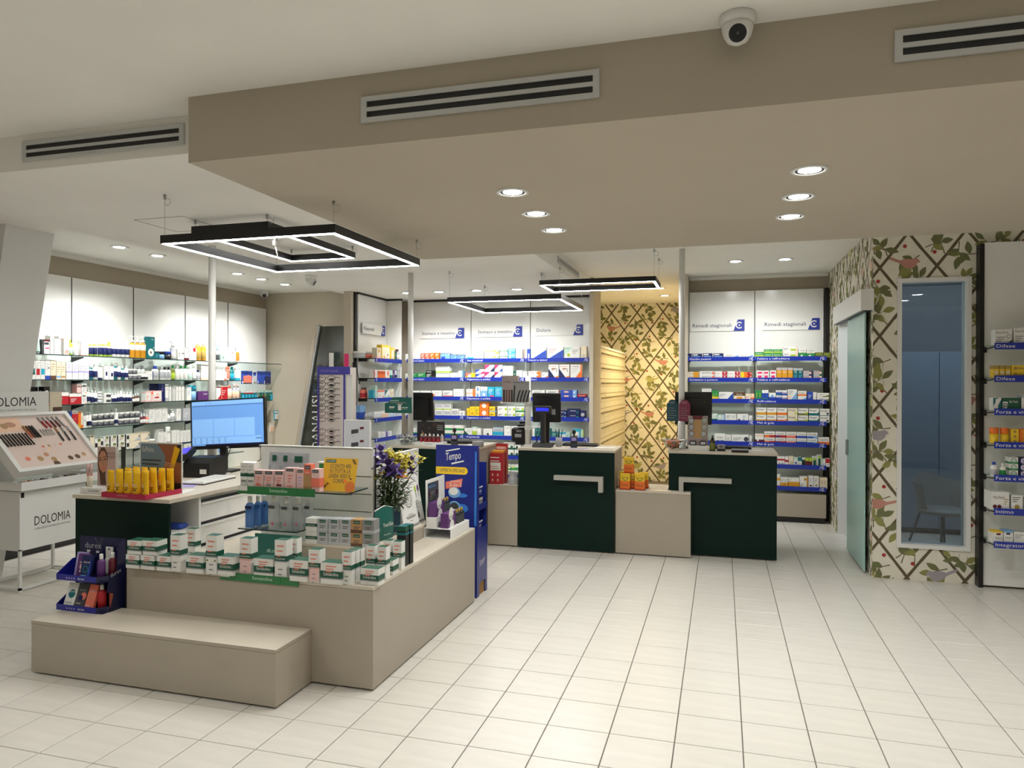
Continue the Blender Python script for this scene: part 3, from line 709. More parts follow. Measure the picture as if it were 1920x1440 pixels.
# sales counters
def counter(label, x0, x1, yf, yb, z, hl=None, side=True):
    t = thing('sales_counter', label, 'counter', (x0, yf, 0), 0, 'green sales counters'); X, Y = x1-x0, yb-yf
    MB().box(.006, X-.006, 0, .02, .012, z-.024, 'counter_green').obj('front_panel', t)
    MB().box(X-.024, X-.006, .021, Y, .012, z-.024, 'laminate').obj('side_panel', t)
    MB().box(.006, .024, .021, Y, .012, z-.024, 'laminate').obj('side_panel', t)
    MB().box(.03, X-.03, .021, Y-.02, .10, z-.03, 'laminate').obj('carcass', t)
    MB().box(-.004, X+.002, -.008, Y+.01, z-.022, z, 'laminate_top').obj('worktop', t)
    for fx in (.06, X-.06): MB().lathe([(.012, 0), (.012, .012)], 'steel', 8, (fx, .03, 0)).obj('foot', t)
    if hl:
        a0, a1, zt, zb, leg = hl; w_ = .043
        b = MB().box(a0, a1, -.075, -.001, zt-w_, zt, 'silver_bar').obj('bag_rest', t)
        lx = (a1-w_, a1) if leg == 'r' else (a0, a0+w_)
        MB().box(lx[0], lx[1], -.075, -.001, zb, zt-w_, 'silver_bar').obj('rest_leg', b)
    return t
mat('silver_bar', (178,176,166), .4)
counter('green sales counter nearest the blue tissue tower', -3.19, -2.285, 6.64, 7.30, 1.01)
counter('green sales counter in the middle with a bag rest towards the corridor', -1.957, -.985, 6.935, 7.475, .995, (.385, .865, .742, .595, 'r'))
counter('green sales counter nearest the sliding glass door', -.495, .498, 7.085, 7.70, .995, (.105, .585, .752, .60, 'l'))
laminate_block('low_counter', 'low beige counter between the tissue tower and middle green counter', 'counter', -2.275, -1.962, 6.945, 7.40, .614)
lc = thing('low_counter', 'low beige counter joining the two green counters before the corridor', 'counter', (0, 0, 0))
LP = [(-.981, 6.955), (-.278, 6.955), (-.278, 7.074), (-.502, 7.074), (-.502, 7.46), (-.981, 7.46)]
MB().prism(LP, 'z', .012, .596, 'laminate').obj('body', lc); MB().prism(LP, 'z', .598, .616, 'laminate_top').obj('top_board', lc)
for fx, fy in ((-.93, 7.0), (-.33, 7.0), (-.93, 7.4)): MB().lathe([(.014, 0), (.014, .012)], 'plastic_dark', 8, (fx, fy, 0)).obj('foot', lc)
for o in list(D.objects):      # the joined counter is open behind the green front
    pass
# poles
def pole(label, x, y, z0, z1, sleeve=None):
    t = thing('service_pole', label, 'pole', (x, y, z0), 0, 'white service poles')
    MB().lathe([(.029, 0), (.029, z1-z0)], 'metal_white', 18).obj('tube', t); MB().lathe([(.042, 0), (.042, .012), (.030, .016)], 'metal_white', 18, cap0=False).obj('base_flange', t)
    if sleeve: MB().lathe([(.036, sleeve[0]-z0), (.036, sleeve[1]-z0), (.030, sleeve[1]-z0+.02)], 'metal_white', 18).obj('sleeve', t)
    return t
pole('white pole rising beside the cash desk to the ceiling', -4.112, 5.11, 0, ZL, (.6, 1.47))
pole('white pole rising behind the tissue tower counter', -3.13, 6.95, 1.011, ZL)
pole('white pole rising from the counter nearest the sliding door', -.384, 7.36, .996, ZC, (.996, 1.25))
pole('short white post carrying shelves on the middle green counter', -1.913, 7.16, .996, 1.72)
# ================================================================ packages: each one a thing with its print
mat('print_line', (120,122,124), .6); mat('cream_front', (214,204,176), .4)
_PM = {}
def prints(b, w, h, d, st, base):
    """b: builder; front face at y = -d/2"""
    yf = -d/2; e = .0004
    def q(u0, u1, v0, v1, k, lay): b.face([((u0-.5)*w, yf-e*lay, v0*h), ((u1-.5)*w, yf-e*lay, v0*h), ((u1-.5)*w, yf-e*lay, v1*h), ((u0-.5)*w, yf-e*lay, v1*h)], k)
    def wrap(v0, v1, k, lay):
        g = e*lay; x0, x1, y0, y1 = -w/2-g, w/2+g, -d/2-g, d/2+g; z0, z1 = v0*h, v1*h
        for p in ([(x0,y0),(x1,y0)], [(x1,y0),(x1,y1)], [(x0,y1),(x0,y0)]):
            b.face([(p[0][0],p[0][1],z0),(p[1][0],p[1][1],z0),(p[1][0],p[1][1],z1),(p[0][0],p[0][1],z1)], k)
    for n, s in enumerate(st):
        a = s.split(':'); lay = n+1; c = a[1] if len(a) > 1 else ''
        f = [float(x) for x in a[2:] if x.replace('.', '', 1).replace('-', '').isdigit()]
        if a[0] == 'b': wrap(0.002, f[0], c, lay)
        elif a[0] == 't': wrap(1-f[0], .998, c, lay)
        elif a[0] == 'm': wrap(f[0], f[1], c, lay)
        elif a[0] == 'l': q(0.01, f[0], .01, .99, c, lay)
        elif a[0] == 'r': q(1-f[0], .99, .01, .99, c, lay)
        elif a[0] == 'x': q(f[0], f[1], f[2], f[3], c, lay)
        elif a[0] == 'd': b.disc(((f[0]-.5)*w, yf-e*lay, f[1]*h), f[2]*min(w, h), (1, 0, 0), (0, 0, 1), c, 14)
        elif a[0] == 'o': b.ring(((f[0]-.5)*w, yf-e*lay, f[1]*h), f[2]*.72*min(w, h), f[2]*min(w, h), (1, 0, 0), (0, 0, 1), c, 14)
        elif a[0] in ('tr', 'tl', 'bl'):
            k = {'tr': [(f[0] if f else 0, .02), (1, .02), (1, f[1] if len(f) > 1 else .9)], 'tl': [(0, .98), (0, .3), (.6, .98)], 'bl': [(0, .02), (.7, .02), (0, .7)]}[a[0]]
            b.face([((u-.5)*w, yf-e*lay, v*h) for u, v in k], c)
        elif a[0] == 'ln':
            u0, u1, v = (f+[.12, .7, .6][len(f):])[:3]; t = min(.045, .006/h)
            for r in range(3 if h > .06 else 2): q(u0, u0+(u1-u0)*(1, .8, .55)[r], v-r*.13-t/2, v-r*.13+t/2, c or 'print_line', lay)
        elif a[0] == 'T':
            tx = a[-1].replace('_', ' '); u, v, hh = f[0], f[1], f[2]; wd = f[3]*w if len(f) > 3 else None
            b.text(tx, ((u-.5)*w, yf-e*lay, v*h), (1, 0, 0), (0, 0, 1), hh*h, c, wd)
        elif a[0] == 'top': b.face([(-w/2+.001, -d/2+.001, h+e*lay), (w/2-.001, -d/2+.001, h+e*lay), (w/2-.001, d/2-.001, h+e*lay), (-w/2+.001, d/2-.001, h+e*lay)], c)
def package(kind, w, h, d, base, st):
    """returns [(part name or '', mesh)] cached; the first is the thing's own mesh"""
    key = (kind, round(w, 3), round(h, 3), round(d, 3), base, tuple(st))
    if key in _PM: return _PM[key]
    b = MB(); out = []
    lab = [s for s in st if s.split(':')[0] not in ('cap', 'lab')]
    opt = {s.split(':')[0]: s.split(':')[1:] for s in st if s.split(':')[0] in ('cap', 'lab')}
    cap = opt.get('cap', ['white'])[0]; r = w/2
    if kind == 'box':
        b.box(-w/2, w/2, -d/2, d/2, 0, h, base)
        prints(b, w, h, d, lab, base); out = [('', b)]
    elif kind in ('bot', 'pump', 'drop'):
        hb = h*(.80 if kind == 'bot' else .70); sy = min(1, d/w)
        ks = None
        if 'lab' in opt:
            lc = opt['lab'][0]; v0, v1 = (float(x) for x in (opt['lab'][1:] + ['.15', '.7'])[:2]) if len(opt['lab']) >= 3 else (.12, .62)
            prof = [(r*.94, 0), (r, .01*h), (r, v0*hb), (r*1.01, v0*hb+.0005), (r*1.01, v1*hb), (r, v1*hb+.0005), (r, hb*.84), (r*.8, hb*.94), (r*.42, hb)]
            ks = [base, base, base, lc, base, base, base, base]
            if len(opt['lab']) > 3: ks[4] = ks[5] = opt['lab'][3]
        else: prof = [(r*.94, 0), (r, .01*h), (r, hb*.84), (r*.8, hb*.94), (r*.42, hb)]
        b.lathe(prof, base, 14, ks=ks, sy=sy)
        out = [('', b)]; c = MB()
        if kind == 'bot': c.lathe([(r*.44, hb), (r*.46, hb+.002), (r*.46, h-.003), (r*.40, h)], cap, 12)
        elif kind == 'drop': c.lathe([(r*.5, hb), (r*.5, hb+.3*(h-hb)), (r*.3, hb+.4*(h-hb)), (r*.26, h*.98), (r*.1, h)], cap, 10)
        else:
            c.lathe([(r*.46, hb), (r*.46, hb+.35*(h-hb)), (r*.18, hb+.4*(h-hb)), (r*.16, hb+.8*(h-hb))], cap, 10)
            c.box(-r*.9, r*.28, -r*.22, r*.22, hb+.8*(h-hb), h, cap)
        out.append(('cap' if kind != 'pump' else 'pump_head', c))
    elif kind == 'jar':
        hb = h*.62; b.lathe([(r*.92, 0), (r, .004), (r, hb)], base, 16, ks=[base, opt.get('lab', [base])[0]]); out = [('', b)]
        out.append(('lid', MB().lathe([(r*1.03, hb), (r*1.03, h-.002), (r*.98, h)], cap, 16)))
    elif kind == 'tube':
        hc = h*.16; n = 12
        c = MB().lathe([(r*.8, 0), (r*.82, hc)], cap, n, sy=min(1, d/w)); 
        base_i = len(b.v); ringz = [(hc, 1, min(1, d/w)), (hc+.25*(h-hc), 1, min(1, d/w)*.9), (h*.9, 1.02, .25), (h, 1.04, .06)]
        i = b.mi(base)
        for z, sx, sy in ringz:
            for q in range(n): b.v.append((r*sx*math.cos(2*PI*q/n), r*sy*math.sin(2*PI*q/n), z))
        for j in range(3):
            for q in range(n):
                A = j*n; b.f.append((A+q, A+(q+1) % n, A+n+(q+1) % n, A+n+q)); b.m.append(i); b.sm.append(True)
        b.f.append(tuple(3*n+q for q in range(n))); b.m.append(i); b.sm.append(False)
        out = [('', b), ('cap', c)]
        if lab: prints(b, w*.8, h, d*1.02, lab, base)
    elif kind == 'pkt':                                            # hanging blister packet
        b.box(-w/2, w/2, -.004, .004, 0, h, base); b.box(-w*.12, w*.12, -.006, -.004, h*.9, h*.95, 'dgrey'); prints(b, w, h, .010, lab, base)
        out = [('', b), ('blister', MB().box(-w*.38, w*.38, -.018, -.0052, h*.08, h*.62, opt.get('lab', [base])[0], bev=.004))]
    res = [(n, m.mesh(n or kind)) for n, m in out]
    _PM[key] = res
    return res
KN = dict(box=('carton', 'carton'), bot=('bottle', 'bottle'), pump=('pump_bottle', 'bottle'), drop=('dropper_bottle', 'bottle'), jar=('jar', 'jar'), tube=('tube', 'tube'), pkt=('hanging_packet', 'packet'))
def put(kind, w, h, d, base, st, loc, rz, label, group, name=None):
    ms = package(kind, w, h, d, base, st)
    o = D.objects.new(name or KN[kind][0], ms[0][1]); COL.objects.link(o); o.location = loc; o.rotation_euler.z = rz
    tag(o, label, KN[kind][1], group)
    for n, me in ms[1:]:
        c = D.objects.new(n, me); COL.objects.link(c); c.parent = o
    return o
def accent(base, st):
    for s in st:
        a = s.split(':')
        if len(a) > 1 and a[0] not in ('ln', 'T', 'cap', 'top') and a[1] in PAL and a[1] != base: return word(a[1])
    for s in st:
        a = s.split(':')
        if a[0] in ('T', 'cap') and a[1] in PAL and a[1] != base: return word(a[1])
    return None
ROWN = {}
def row(where, shelf, spec, ox, sc, plane, z, rz, name, group, anchor, depth=.09, setback=.02):
    """spec lines: x0 x1 h kind base [nN] [sN] [dM] styles...; x and h in crop units (origin ox, scale sc)"""
    ax, pv = plane; idx = ROWN.get((where, shelf), 0)
    for ln in spec.strip().split('\n'):
        a = ln.split()
        if not a: continue
        x0, x1, h = float(a[0]), float(a[1]), float(a[2]); kind, base = a[3], a[4]; n, s, back, dd, lift = 1, 1, 0, depth, 0; st = []
        for q in a[5:]:
            if q[0] == 'n' and q[1:].isdigit(): n = int(q[1:])
            elif q[0] == 's' and q[1:].isdigit(): s = int(q[1:])
            elif q[0] == '@': back = float(q[1:])
            elif q[0] == '%': dd = float(q[1:])
            elif q[0] == '^': lift = float(q[1:])
            else: st.append(q)
        sgn = 1
        pv2 = pv + (back+setback if ax == 'y' else -(back+setback))
        yy = 717
        pa = on(ox+x0/sc, yy, ax, pv2); pb = on(ox+x1/sc, yy, ax, pv2)
        A, B = (pa.x, pb.x) if ax == 'y' else (pa.y, pb.y)
        mid = (pa+pb)/2; dep = (mid-Vector((0, 0, CAMZ))).dot(FX)
        hh = h/sc*dep/FPX + .012
        wd = (B-A)/n
        for i in range(n):
            idx += 1
            c = A+wd*(i+.5); ww = wd*.965
            d_ = min(dd, .16) if kind == 'box' else ww
            if kind in ('bot', 'pump', 'tube') and ww > .055: d_ = ww*.6
            for k in range(s):
                off = d_/2
                loc = (c, pv2+off, z+lift+hh/s*k) if ax == 'y' else (pv2-off, c, z+lift+hh/s*k)
                ac = accent(base, st)
                lab = f"{word(base)}{' and '+ac if ac else ''} {KN[kind][1] if kind != 'pkt' else 'packet'}, {ordw(idx)} {anchor}"
                if s > 1: lab = ('lower ', 'upper ', 'third ')[k]+lab
                put(kind, ww, hh/s*.985, d_, base, st, loc, rz, lab, group, name if kind == 'box' else None)
    ROWN[(where, shelf)] = idx
def R(i, ox, sc, spec): row('R', i, spec, ox, sc, ('y', 9.105), ZS[i]+.0105, 0, 'medicine_carton', 'packs on the seasonal shelving', f'from the pole, {ordw(i+1)} seasonal shelf')
def S_(i, ox, sc, spec): row('S', i, spec, ox, sc, ('y', 9.105), ZS[i]+.0105, 0, 'medicine_carton', 'packs on the stomach and pain shelving', f'from the corner, {ordw(i+1)} stomach shelf')
def N_(i, ox, sc, spec): row('N', i, spec, ox, sc, ('x', -4.205), ZS[i]+.0105, PI/2, 'remedy_carton', 'packs on the naturals shelving', f'from the black upright, {ordw(i+1)} naturals shelf', .07)
def V_(i, ox, sc, spec): row('V', i, spec, ox, sc, ('y', 6.40), ZS[i]+.0105, 0, 'supplement_carton', 'packs on the vitamins unit', f'from the black upright, {ordw(i+1)} vitamins shelf')
def L_(i, ox, sc, spec): row('L', i, spec, ox, sc, ('x', -6.345), LZ[i]+.0085, PI/2, 'cosmetic_carton', 'packs on the cosmetics wall', f'from the pylon, {ordw(i+1)} cosmetics shelf', .07)
# ---------------------------------------------------------------- seasonal shelving
R(0, 1270, 12.8, '''
110 345 95 box navy x:white:.08:.45:.62:.85 x:sky:.1:.7:.25:.45
355 595 90 box navy x:white:.08:.55:.62:.85 x:sky:.1:.8:.25:.45
605 845 97 box navy x:white:.08:.6:.62:.85 x:sky:.1:.85:.25:.45
855 1110 95 box navy x:white:.08:.6:.62:.85 x:sky:.1:.85:.25:.45
1125 1470 105 box white tr:sky:.45:.6 ln:silver
1485 1815 110 box white tr:sky:.45:.6 ln:silver''')
R(0, 1410, 12.8, '''
65 280 120 box green m:lime:.25:.5 T:white:.1:.62:.2:.7:NEOBORO
285 490 185 box green s2 m:lime:.15:.45 T:white:.1:.6:.22:.7:NEOBORO
505 725 183 box green s2 m:lime:.15:.45 T:white:.1:.6:.22:.7:NEOBORO
735 1105 245 box white s2 x:lime:.5:.85:.25:.6 x:peach:.85:.97:.05:.95 ln:print_line:.05:.4:.7
1115 1300 190 box white b:green:.55 x:peach:.25:.75:.58:.64 T:navy:.15:.76:.12:.7:vita d:white:.4:.22:.15
1310 1500 188 box white b:green:.5 x:peach:.25:.75:.55:.62 T:navy:.15:.74:.12:.7:vita d:white:.4:.22:.15
1515 1710 100 box olive ln:lime:.1:.8:.7
1715 1895 98 box olive ln:lime:.1:.8:.7''')
R(1, 1270, 12.8, '''
150 235 255 box yellow @.03 ln:amber
238 525 145 box cream s2 r:amber:.5 ln:print_line:.1:.5:.6
530 895 162 box white s2 T:black:.16:.38:.38:.62:BIAFIN d:coral:.92:.5:.35
900 1205 160 box white s2 x:red:.58:.98:.04:.96 d:white:.78:.6:.2 ln:coral:.06:.45:.5
1208 1510 160 box white s2 x:red:.58:.98:.04:.96 d:white:.78:.6:.2 ln:coral:.06:.45:.5
1518 1790 142 box yellow s2 r:red:.45 x:orange:.3:.6:.02:.98 d:white:.9:.6:.16''')
R(1, 1410, 12.8, '''
105 265 180 box white x:magenta:.15:.85:.62:.85 x:magenta:.2:.8:.12:.42
268 410 180 box white x:magenta:.15:.85:.62:.85 x:magenta:.2:.8:.12:.42
430 582 182 box white x:magenta:.15:.85:.62:.85 x:magenta:.2:.8:.12:.42 d:amber:.2:.08:.1
590 715 250 box amber t:silver:.22 m:coral:.78:.80 o:white:.5:.62:.22
718 850 250 box amber t:silver:.22 m:coral:.78:.80 o:white:.5:.62:.22
858 980 250 box amber t:silver:.22 m:coral:.78:.80 o:white:.5:.62:.22
988 1100 238 box teal t:silver:.2 o:white:.5:.66:.24 ln:sky:.15:.85:.3
1104 1215 238 box teal t:silver:.2 o:white:.5:.66:.24 ln:sky:.15:.85:.3
1225 1465 172 box silver s2 r:navy:.4 d:peach:.72:.5:.3 ln:coral:.05:.55:.7
1475 1715 174 box silver s2 r:dgreen:.4 d:peach:.72:.5:.3 ln:coral:.05:.55:.7''')
R(2, 1310, 7.68, '''
45 185 150 box white @.02 T:print_line:.1:.82:.12:.8:Oliva_Leaf ln:print_line:.1:.6:.4
190 237 125 box green b:yellow:.35 ln:lime
238 285 125 box green b:yellow:.35 ln:lime
290 500 102 box white tr:blue:.55:.9 ln:print_line:.05:.5:.75
505 670 103 box cream t:brown:.45 x:amber:.25:.75:.1:.4 T:white:.25:.64:.2:.5:Rosuvit
675 752 80 box cream ln:coral
754 802 82 box peach b:orange:.4''')
R(2, 1310, 7.68, '''
815 860 130 box green b:teal:.3 d:lime:.5:.7:.2 ln:lime:.2:.8:.5
861 905 130 box green b:teal:.3 d:lime:.5:.7:.2 ln:lime:.2:.8:.5
912 958 137 box blue t:white:.3 b:green:.2
959 1005 137 box blue t:white:.3 b:green:.2
1010 1113 97 box white b:blue:.45 d:sky:.5:.6:.2
1117 1195 135 box blue s2 t:white:.4 m:teal:.1:.25 d:blue:.5:.78:.1
1200 1275 135 box sky s2 t:white:.4 m:coral:.35:.45 b:blue:.3
1282 1418 148 box white tr:sky:.3:.8 d:peach:.15:.3:.2 ln:print_line:.1:.6:.85
1427 1555 128 box white m:orange:.5:.66 tr:sky:.3:.35 T:dgrey:.1:.75:.12:.7:Actigrip
1566 1643 118 box blue ln:white:.15:.8:.6
1647 1697 112 box white d:dgrey:.7:.4:.08
1702 1880 100 box white s2 tr:olive:.3:.5 ln:olive:.2:.6:.6''')
R(3, 1310, 7.68, '''
170 272 92 box mint m:dgreen:.05:.3 d:white:.5:.65:.3 T:dgreen:.4:.55:.2:D3
276 335 76 box mint d:white:.5:.6:.3
340 380 78 box sky l:white:.5
383 545 92 box white ln:print_line:.1:.5:.75 ln:print_line:.65:.95:.75
549 720 94 box white d:dgrey:.2:.2:.16 ln:sky:.5:.85:.75 d:silver:.6:.25:.12
724 775 72 box white d:sky:.7:.5:.2''')
BEN = '''
832 976 190 box white s2 b:amber:.34 tr:amber:.7:.5 T:dgrey:.08:.66:.22:.66:Benagol
982 1126 190 box white s2 b:%s:.34 tr:amber:.7:.5 T:dgrey:.08:.66:.22:.66:Benagol
1131 1275 190 box white s2 b:orange:.34 tr:orange:.7:.5 T:dgrey:.08:.66:.22:.66:Benagol
1283 1426 190 box cream s2 d:lime:.82:.3:.16 T:dgrey:.08:.62:.26:.75:Benagol
1433 1580 190 box white s2 b:olive:.3 d:lime:.82:.35:.16 T:dgrey:.08:.62:.26:.75:Benagol
1590 1737 190 box white s2 b:teal:.34 tr:teal:.6:.6 T:dgrey:.08:.62:.24:.66:Benagol
1745 1888 188 box white s2 b:%s:.08 d:dgrey:.8:.3:.16 T:dgrey:.08:.62:.24:.75:Benagol''' % ('amber', 'teal')
R(3, 1310, 7.68, BEN)
R(4, 1310, 7.68, '''
230 390 108 box white x:navy:.12:.48:.05:.2 x:navy:.52:.9:.05:.2 T:print_line:.2:.5:.2:.6:Isomar
393 470 92 box white x:navy:.1:.4:.05:.2 x:navy:.55:.9:.05:.2 ln:silver
473 725 98 box white d:dgrey:.86:.45:.3 ln:print_line:.08:.6:.6
728 768 84 box white l:silver:.3''')
R(4, 1310, 7.68, '''
815 943 118 box white b:maroon:.38 d:white:.3:.3:.12 x:peach:.1:.9:.75:.9
947 1102 155 box white s2 b:red:.42 x:orange:.05:.5:.05:.4 T:dgrey:.1:.58:.24:.75:Tantumflo
1106 1255 155 box white s2 b:red:.42 x:purple:.05:.5:.05:.4 T:dgrey:.1:.58:.24:.75:Tantumflo
1258 1410 155 box white s2 b:red:.4 x:coral:.05:.9:.05:.4 T:dgrey:.1:.56:.24:.8:Tantumflo
1413 1558 155 box white s2 b:blue:.4 T:dgrey:.1:.56:.24:.8:Tantumflo
1562 1716 155 box white s2 b:sky:.4 x:blue:.05:.6:.05:.3 T:dgrey:.1:.56:.24:.8:Tantumflo
1722 1885 90 box white b:orange:.4 T:dgrey:.12:.56:.24:.8:Tantumflo''')
R(5, 1440, 9, '''
160 290 130 box white m:red:.55:.75 d:grey:.3:.2:.1 d:grey:.7:.2:.1
293 352 130 box white m:red:.4:.65
356 435 140 box cream o:olive:.55:.35:.3
440 508 125 box white d:blue:.5:.35:.28 t:mint:.25
512 575 132 box white t:teal:.45 d:teal:.5:.3:.12
580 628 130 box dgreen t:white:.25 x:black:.2:.8:.1:.6
632 694 118 box lime b:maroon:.65
700 750 118 box lime b:maroon:.6
755 830 148 box white x:dgreen:.15:.85:.05:.9 d:lime:.5:.75:.3
836 910 178 box white x:dgreen:.2:.8:.05:.95 d:lime:.5:.8:.3
914 974 115 box white tl:mint d:sky:.5:.3:.2
980 1048 122 box white t:red:.55 d:lilac:.5:.25:.2''')
R(6, 1440, 9, '''
160 213 198 box white m:amber:.5:.7 b:coral:.12
217 279 148 box white b:amber:.45 ln:print_line:.2:.8:.8
281 345 148 box white b:amber:.45 ln:print_line:.2:.8:.8
349 540 145 box white b:amber:.58 ln:silver:.05:.3:.85
543 678 176 box white r:amber:.14 d:gold:.68:.75:.2 ln:print_line:.1:.4:.3
684 772 194 box white l:amber:.06 d:maroon:.5:.2:.2 ln:lilac:.15:.85:.75
776 866 186 box white d:gold:.5:.25:.22 ln:print_line:.15:.8:.8
876 1010 168 box cream l:red:.03 ln:tan:.15:.45:.7 ln:tan:.6:.9:.7''')
# ---------------------------------------------------------------- stomach and pain shelving
S_(0, 660, 8, '''
800 902 80 box white n2 ln:silver
904 945 80 box white ln:silver
950 1025 80 box white n2 ln:silver
1035 1090 92 box coral x:white:.2:.8:.05:.2 ln:white:.15:.8:.8 d:white:.6:.2:.16
1096 1160 92 box coral d:white:.6:.2:.16 ln:white:.15:.8:.8
1166 1235 96 box orange d:white:.6:.2:.16 ln:white:.15:.8:.8
1241 1310 96 box orange d:white:.6:.2:.16 ln:white:.15:.8:.8
1322 1470 90 box sky t:navy:.06 x:blue:.1:.5:.1:.5 d:white:.85:.85:.08
1476 1570 66 box sky t:navy:.1 ln:blue:.1:.8:.7
1574 1675 66 box sky t:navy:.1 ln:blue:.1:.8:.7
1716 1825 62 box white b:aqua:.5 ln:print_line:.1:.8:.8''')
S_(0, 860, 7.68, '''
215 360 115 box white o:lilac:.2:.3:.22 ln:lilac:.4:.9:.75
366 580 150 box white s2 m:lime:.45:.55 tr:lime:.6:.4 d:lime:.7:.5:.2
586 705 148 box white s2 m:green:.45:.62 ln:silver
708 815 150 box sky s2 m:aqua:.1:.4 T:white:.2:.6:.2:.6:Bio d:white:.3:.25:.15
820 915 145 box white s2 d:mint:.5:.3:.2 ln:lime:.2:.8:.7
940 983 140 box white l:red:.2 @.01
985 1030 140 box blue x:white:.3:.7:.05:.55
1036 1266 163 box white tr:blue:.05:.8 ln:silver:.1:.6:.85
1270 1510 163 box white tr:blue:.05:.8 ln:coral:.1:.6:.85
1514 1748 163 box white tl:mint d:lime:.28:.35:.14 tr:white:.1:.2 ln:print_line:.5:.92:.75 T:dgrey:.03:.85:.1:.3:Tuttidi
1756 1842 178 box cream d:red:.8:.85:.05 ln:print_line:.2:.8:.3''')
S_(1, 660, 8, '''
800 866 60 box white ln:green
868 970 65 box green ln:white:.15:.8:.75 b:mint:.2
975 1102 72 box green ln:white:.15:.8:.75 b:mint:.2
1106 1250 112 box dgreen b:white:.12 x:black:.02:.98:.3:.98 T:white:.08:.72:.18:.5:YOVIS ln:white:.08:.6:.5 d:maroon:.8:.2:.12
1255 1470 165 box white s2 b:lime:.25 m:dgreen:.85:.93 ln:silver
1474 1588 75 box white ln:grey d:dgrey:.7:.35:.08
1592 1665 106 box sky l:white:.75 ln:silver''')
S_(1, 860, 7.68, '''
95 236 68 box yellow tl:magenta x:coral:.05:.35:.5:.9 d:white:.45:.5:.3
242 368 122 box white s2 tl:blue tr:magenta:.4:.6
372 513 186 box white s2 tl:magenta tr:navy:.55:.7 T:magenta:.35:.35:.2:.3:BEN
517 628 186 box white s2 tl:magenta tr:blue:.6:.5 ln:print_line:.3:.7:.4
632 784 172 box white s2 ln:silver
788 825 102 box dgreen d:white:.5:.6:.2
828 916 108 box white b:mint:.2 ln:silver
920 985 92 box white ln:silver
1000 1186 96 box white s2 r:orange:.2 d:orange:.75:.5:.35 ln:coral:.1:.6:.6
1192 1288 76 box white tr:orange:.2:.5 ln:print_line:.1:.6:.75
1292 1440 195 box white tr:orange:.35:.22 bl:navy d:coral:.16:.86:.05 x:dgrey:.3:.85:.66:.70 d:dgrey:.8:.55:.06 ln:coral:.28:.8:.86
1446 1595 195 box white tr:orange:.35:.22 bl:navy d:coral:.16:.86:.05 x:dgrey:.3:.85:.66:.70 d:dgrey:.8:.55:.06 ln:coral:.28:.8:.86
1606 1780 195 box white r:orange:.14 tr:orange:.4:.7 T:maroon:.06:.82:.09:.66:Voltadol ln:silver:.06:.6:.7''')
S_(2, 660, 8, '''
872 1018 85 box white ln:silver
1025 1186 85 box white ln:silver
1192 1345 90 box white d:orange:.2:.3:.2 ln:silver:.3:.9:.7 l:silver:.03
1362 1510 90 box white m:coral:.15:.3 ln:navy:.1:.7:.7
1520 1675 116 box white tr:mint:.6:.25 ln:silver''')
S_(2, 860, 7.68, '''
110 240 112 box white s2 r:orange:.28 ln:print_line:.1:.6:.75 b:orange:.12
244 310 152 box white s2 d:sky:.5:.4:.3 ln:navy:.2:.8:.8
314 414 148 box sky t:white:.35 d:white:.5:.3:.2 T:navy:.2:.75:.1:.6:Marial
418 514 148 box aqua x:magenta:.35:.95:.05:.22 ln:white:.15:.85:.75 d:sky:.4:.4:.2
518 630 148 box aqua ln:mint:.15:.85:.8 d:sky:.45:.4:.25
634 692 112 box teal s2 ln:mint
1060 1240 105 box white ln:dgrey:.1:.8:.85
1256 1462 108 box white r:maroon:.1 ln:dgrey:.1:.8:.85 d:coral:.93:.4:.1
1467 1705 108 box blue s2 r:sky:.25 d:white:.85:.5:.2 x:peach:.2:.5:.4:.75 T:red:.2:.42:.3:.3:Lasonil
1710 1842 52 box navy t:red:.55 T:white:.2:.55:.3:.6:Lasonil''')
S_(3, 660, 8, '''
800 838 100 box white ln:silver
842 895 100 box white r:peach:.3
1246 1364 190 box white s2 b:lime:.14 x:silver:.1:.9:.3:.8
1368 1484 190 box white s2 b:lime:.14 x:silver:.1:.9:.3:.8
1488 1600 103 box white b:lime:.1 x:silver:.1:.9:.3:.8
1606 1692 72 box white d:silver:.5:.55:.25''')
S_(3, 860, 7.68, '''
118 158 112 box yellow ln:amber
160 234 138 box yellow d:amber:.5:.35:.25 T:dgreen:.2:.7:.12:.6:Gavis
237 297 138 box yellow d:amber:.5:.35:.25 ln:dgreen:.2:.8:.75
301 435 200 box orange s2 d:white:.5:.55:.32 T:orange:.28:.5:.12:.45:Gerdoff d:amber:.88:.35:.12
440 552 142 box yellow s2 r:navy:.2 b:sky:.18 ln:dgrey:.1:.6:.6
560 702 148 box white s2 d:lime:.86:.5:.25 ln:maroon:.08:.5:.6
706 818 148 box white s2 d:lime:.84:.5:.25 ln:green:.08:.5:.6
822 944 146 box white s2 b:green:.3 d:lime:.84:.5:.25 ln:green:.08:.5:.7
955 1002 62 box blue ln:white
1458 1556 102 box navy s2 ln:white:.15:.6:.6 d:sky:.8:.4:.2
1560 1742 128 box navy s2 T:white:.25:.5:.25:.45:meritene d:teal:.85:.3:.25
1746 1826 105 box navy d:silver:.5:.5:.35''')
S_(4, 660, 8, '''
860 958 82 box white b:green:.35 ln:silver
1284 1392 142 box white s2 b:green:.4 d:coral:.9:.7:.12
1396 1534 142 box white s2 b:green:.4 d:coral:.84:.7:.12
1538 1676 142 box white s2 b:green:.4 d:coral:.84:.7:.12''')
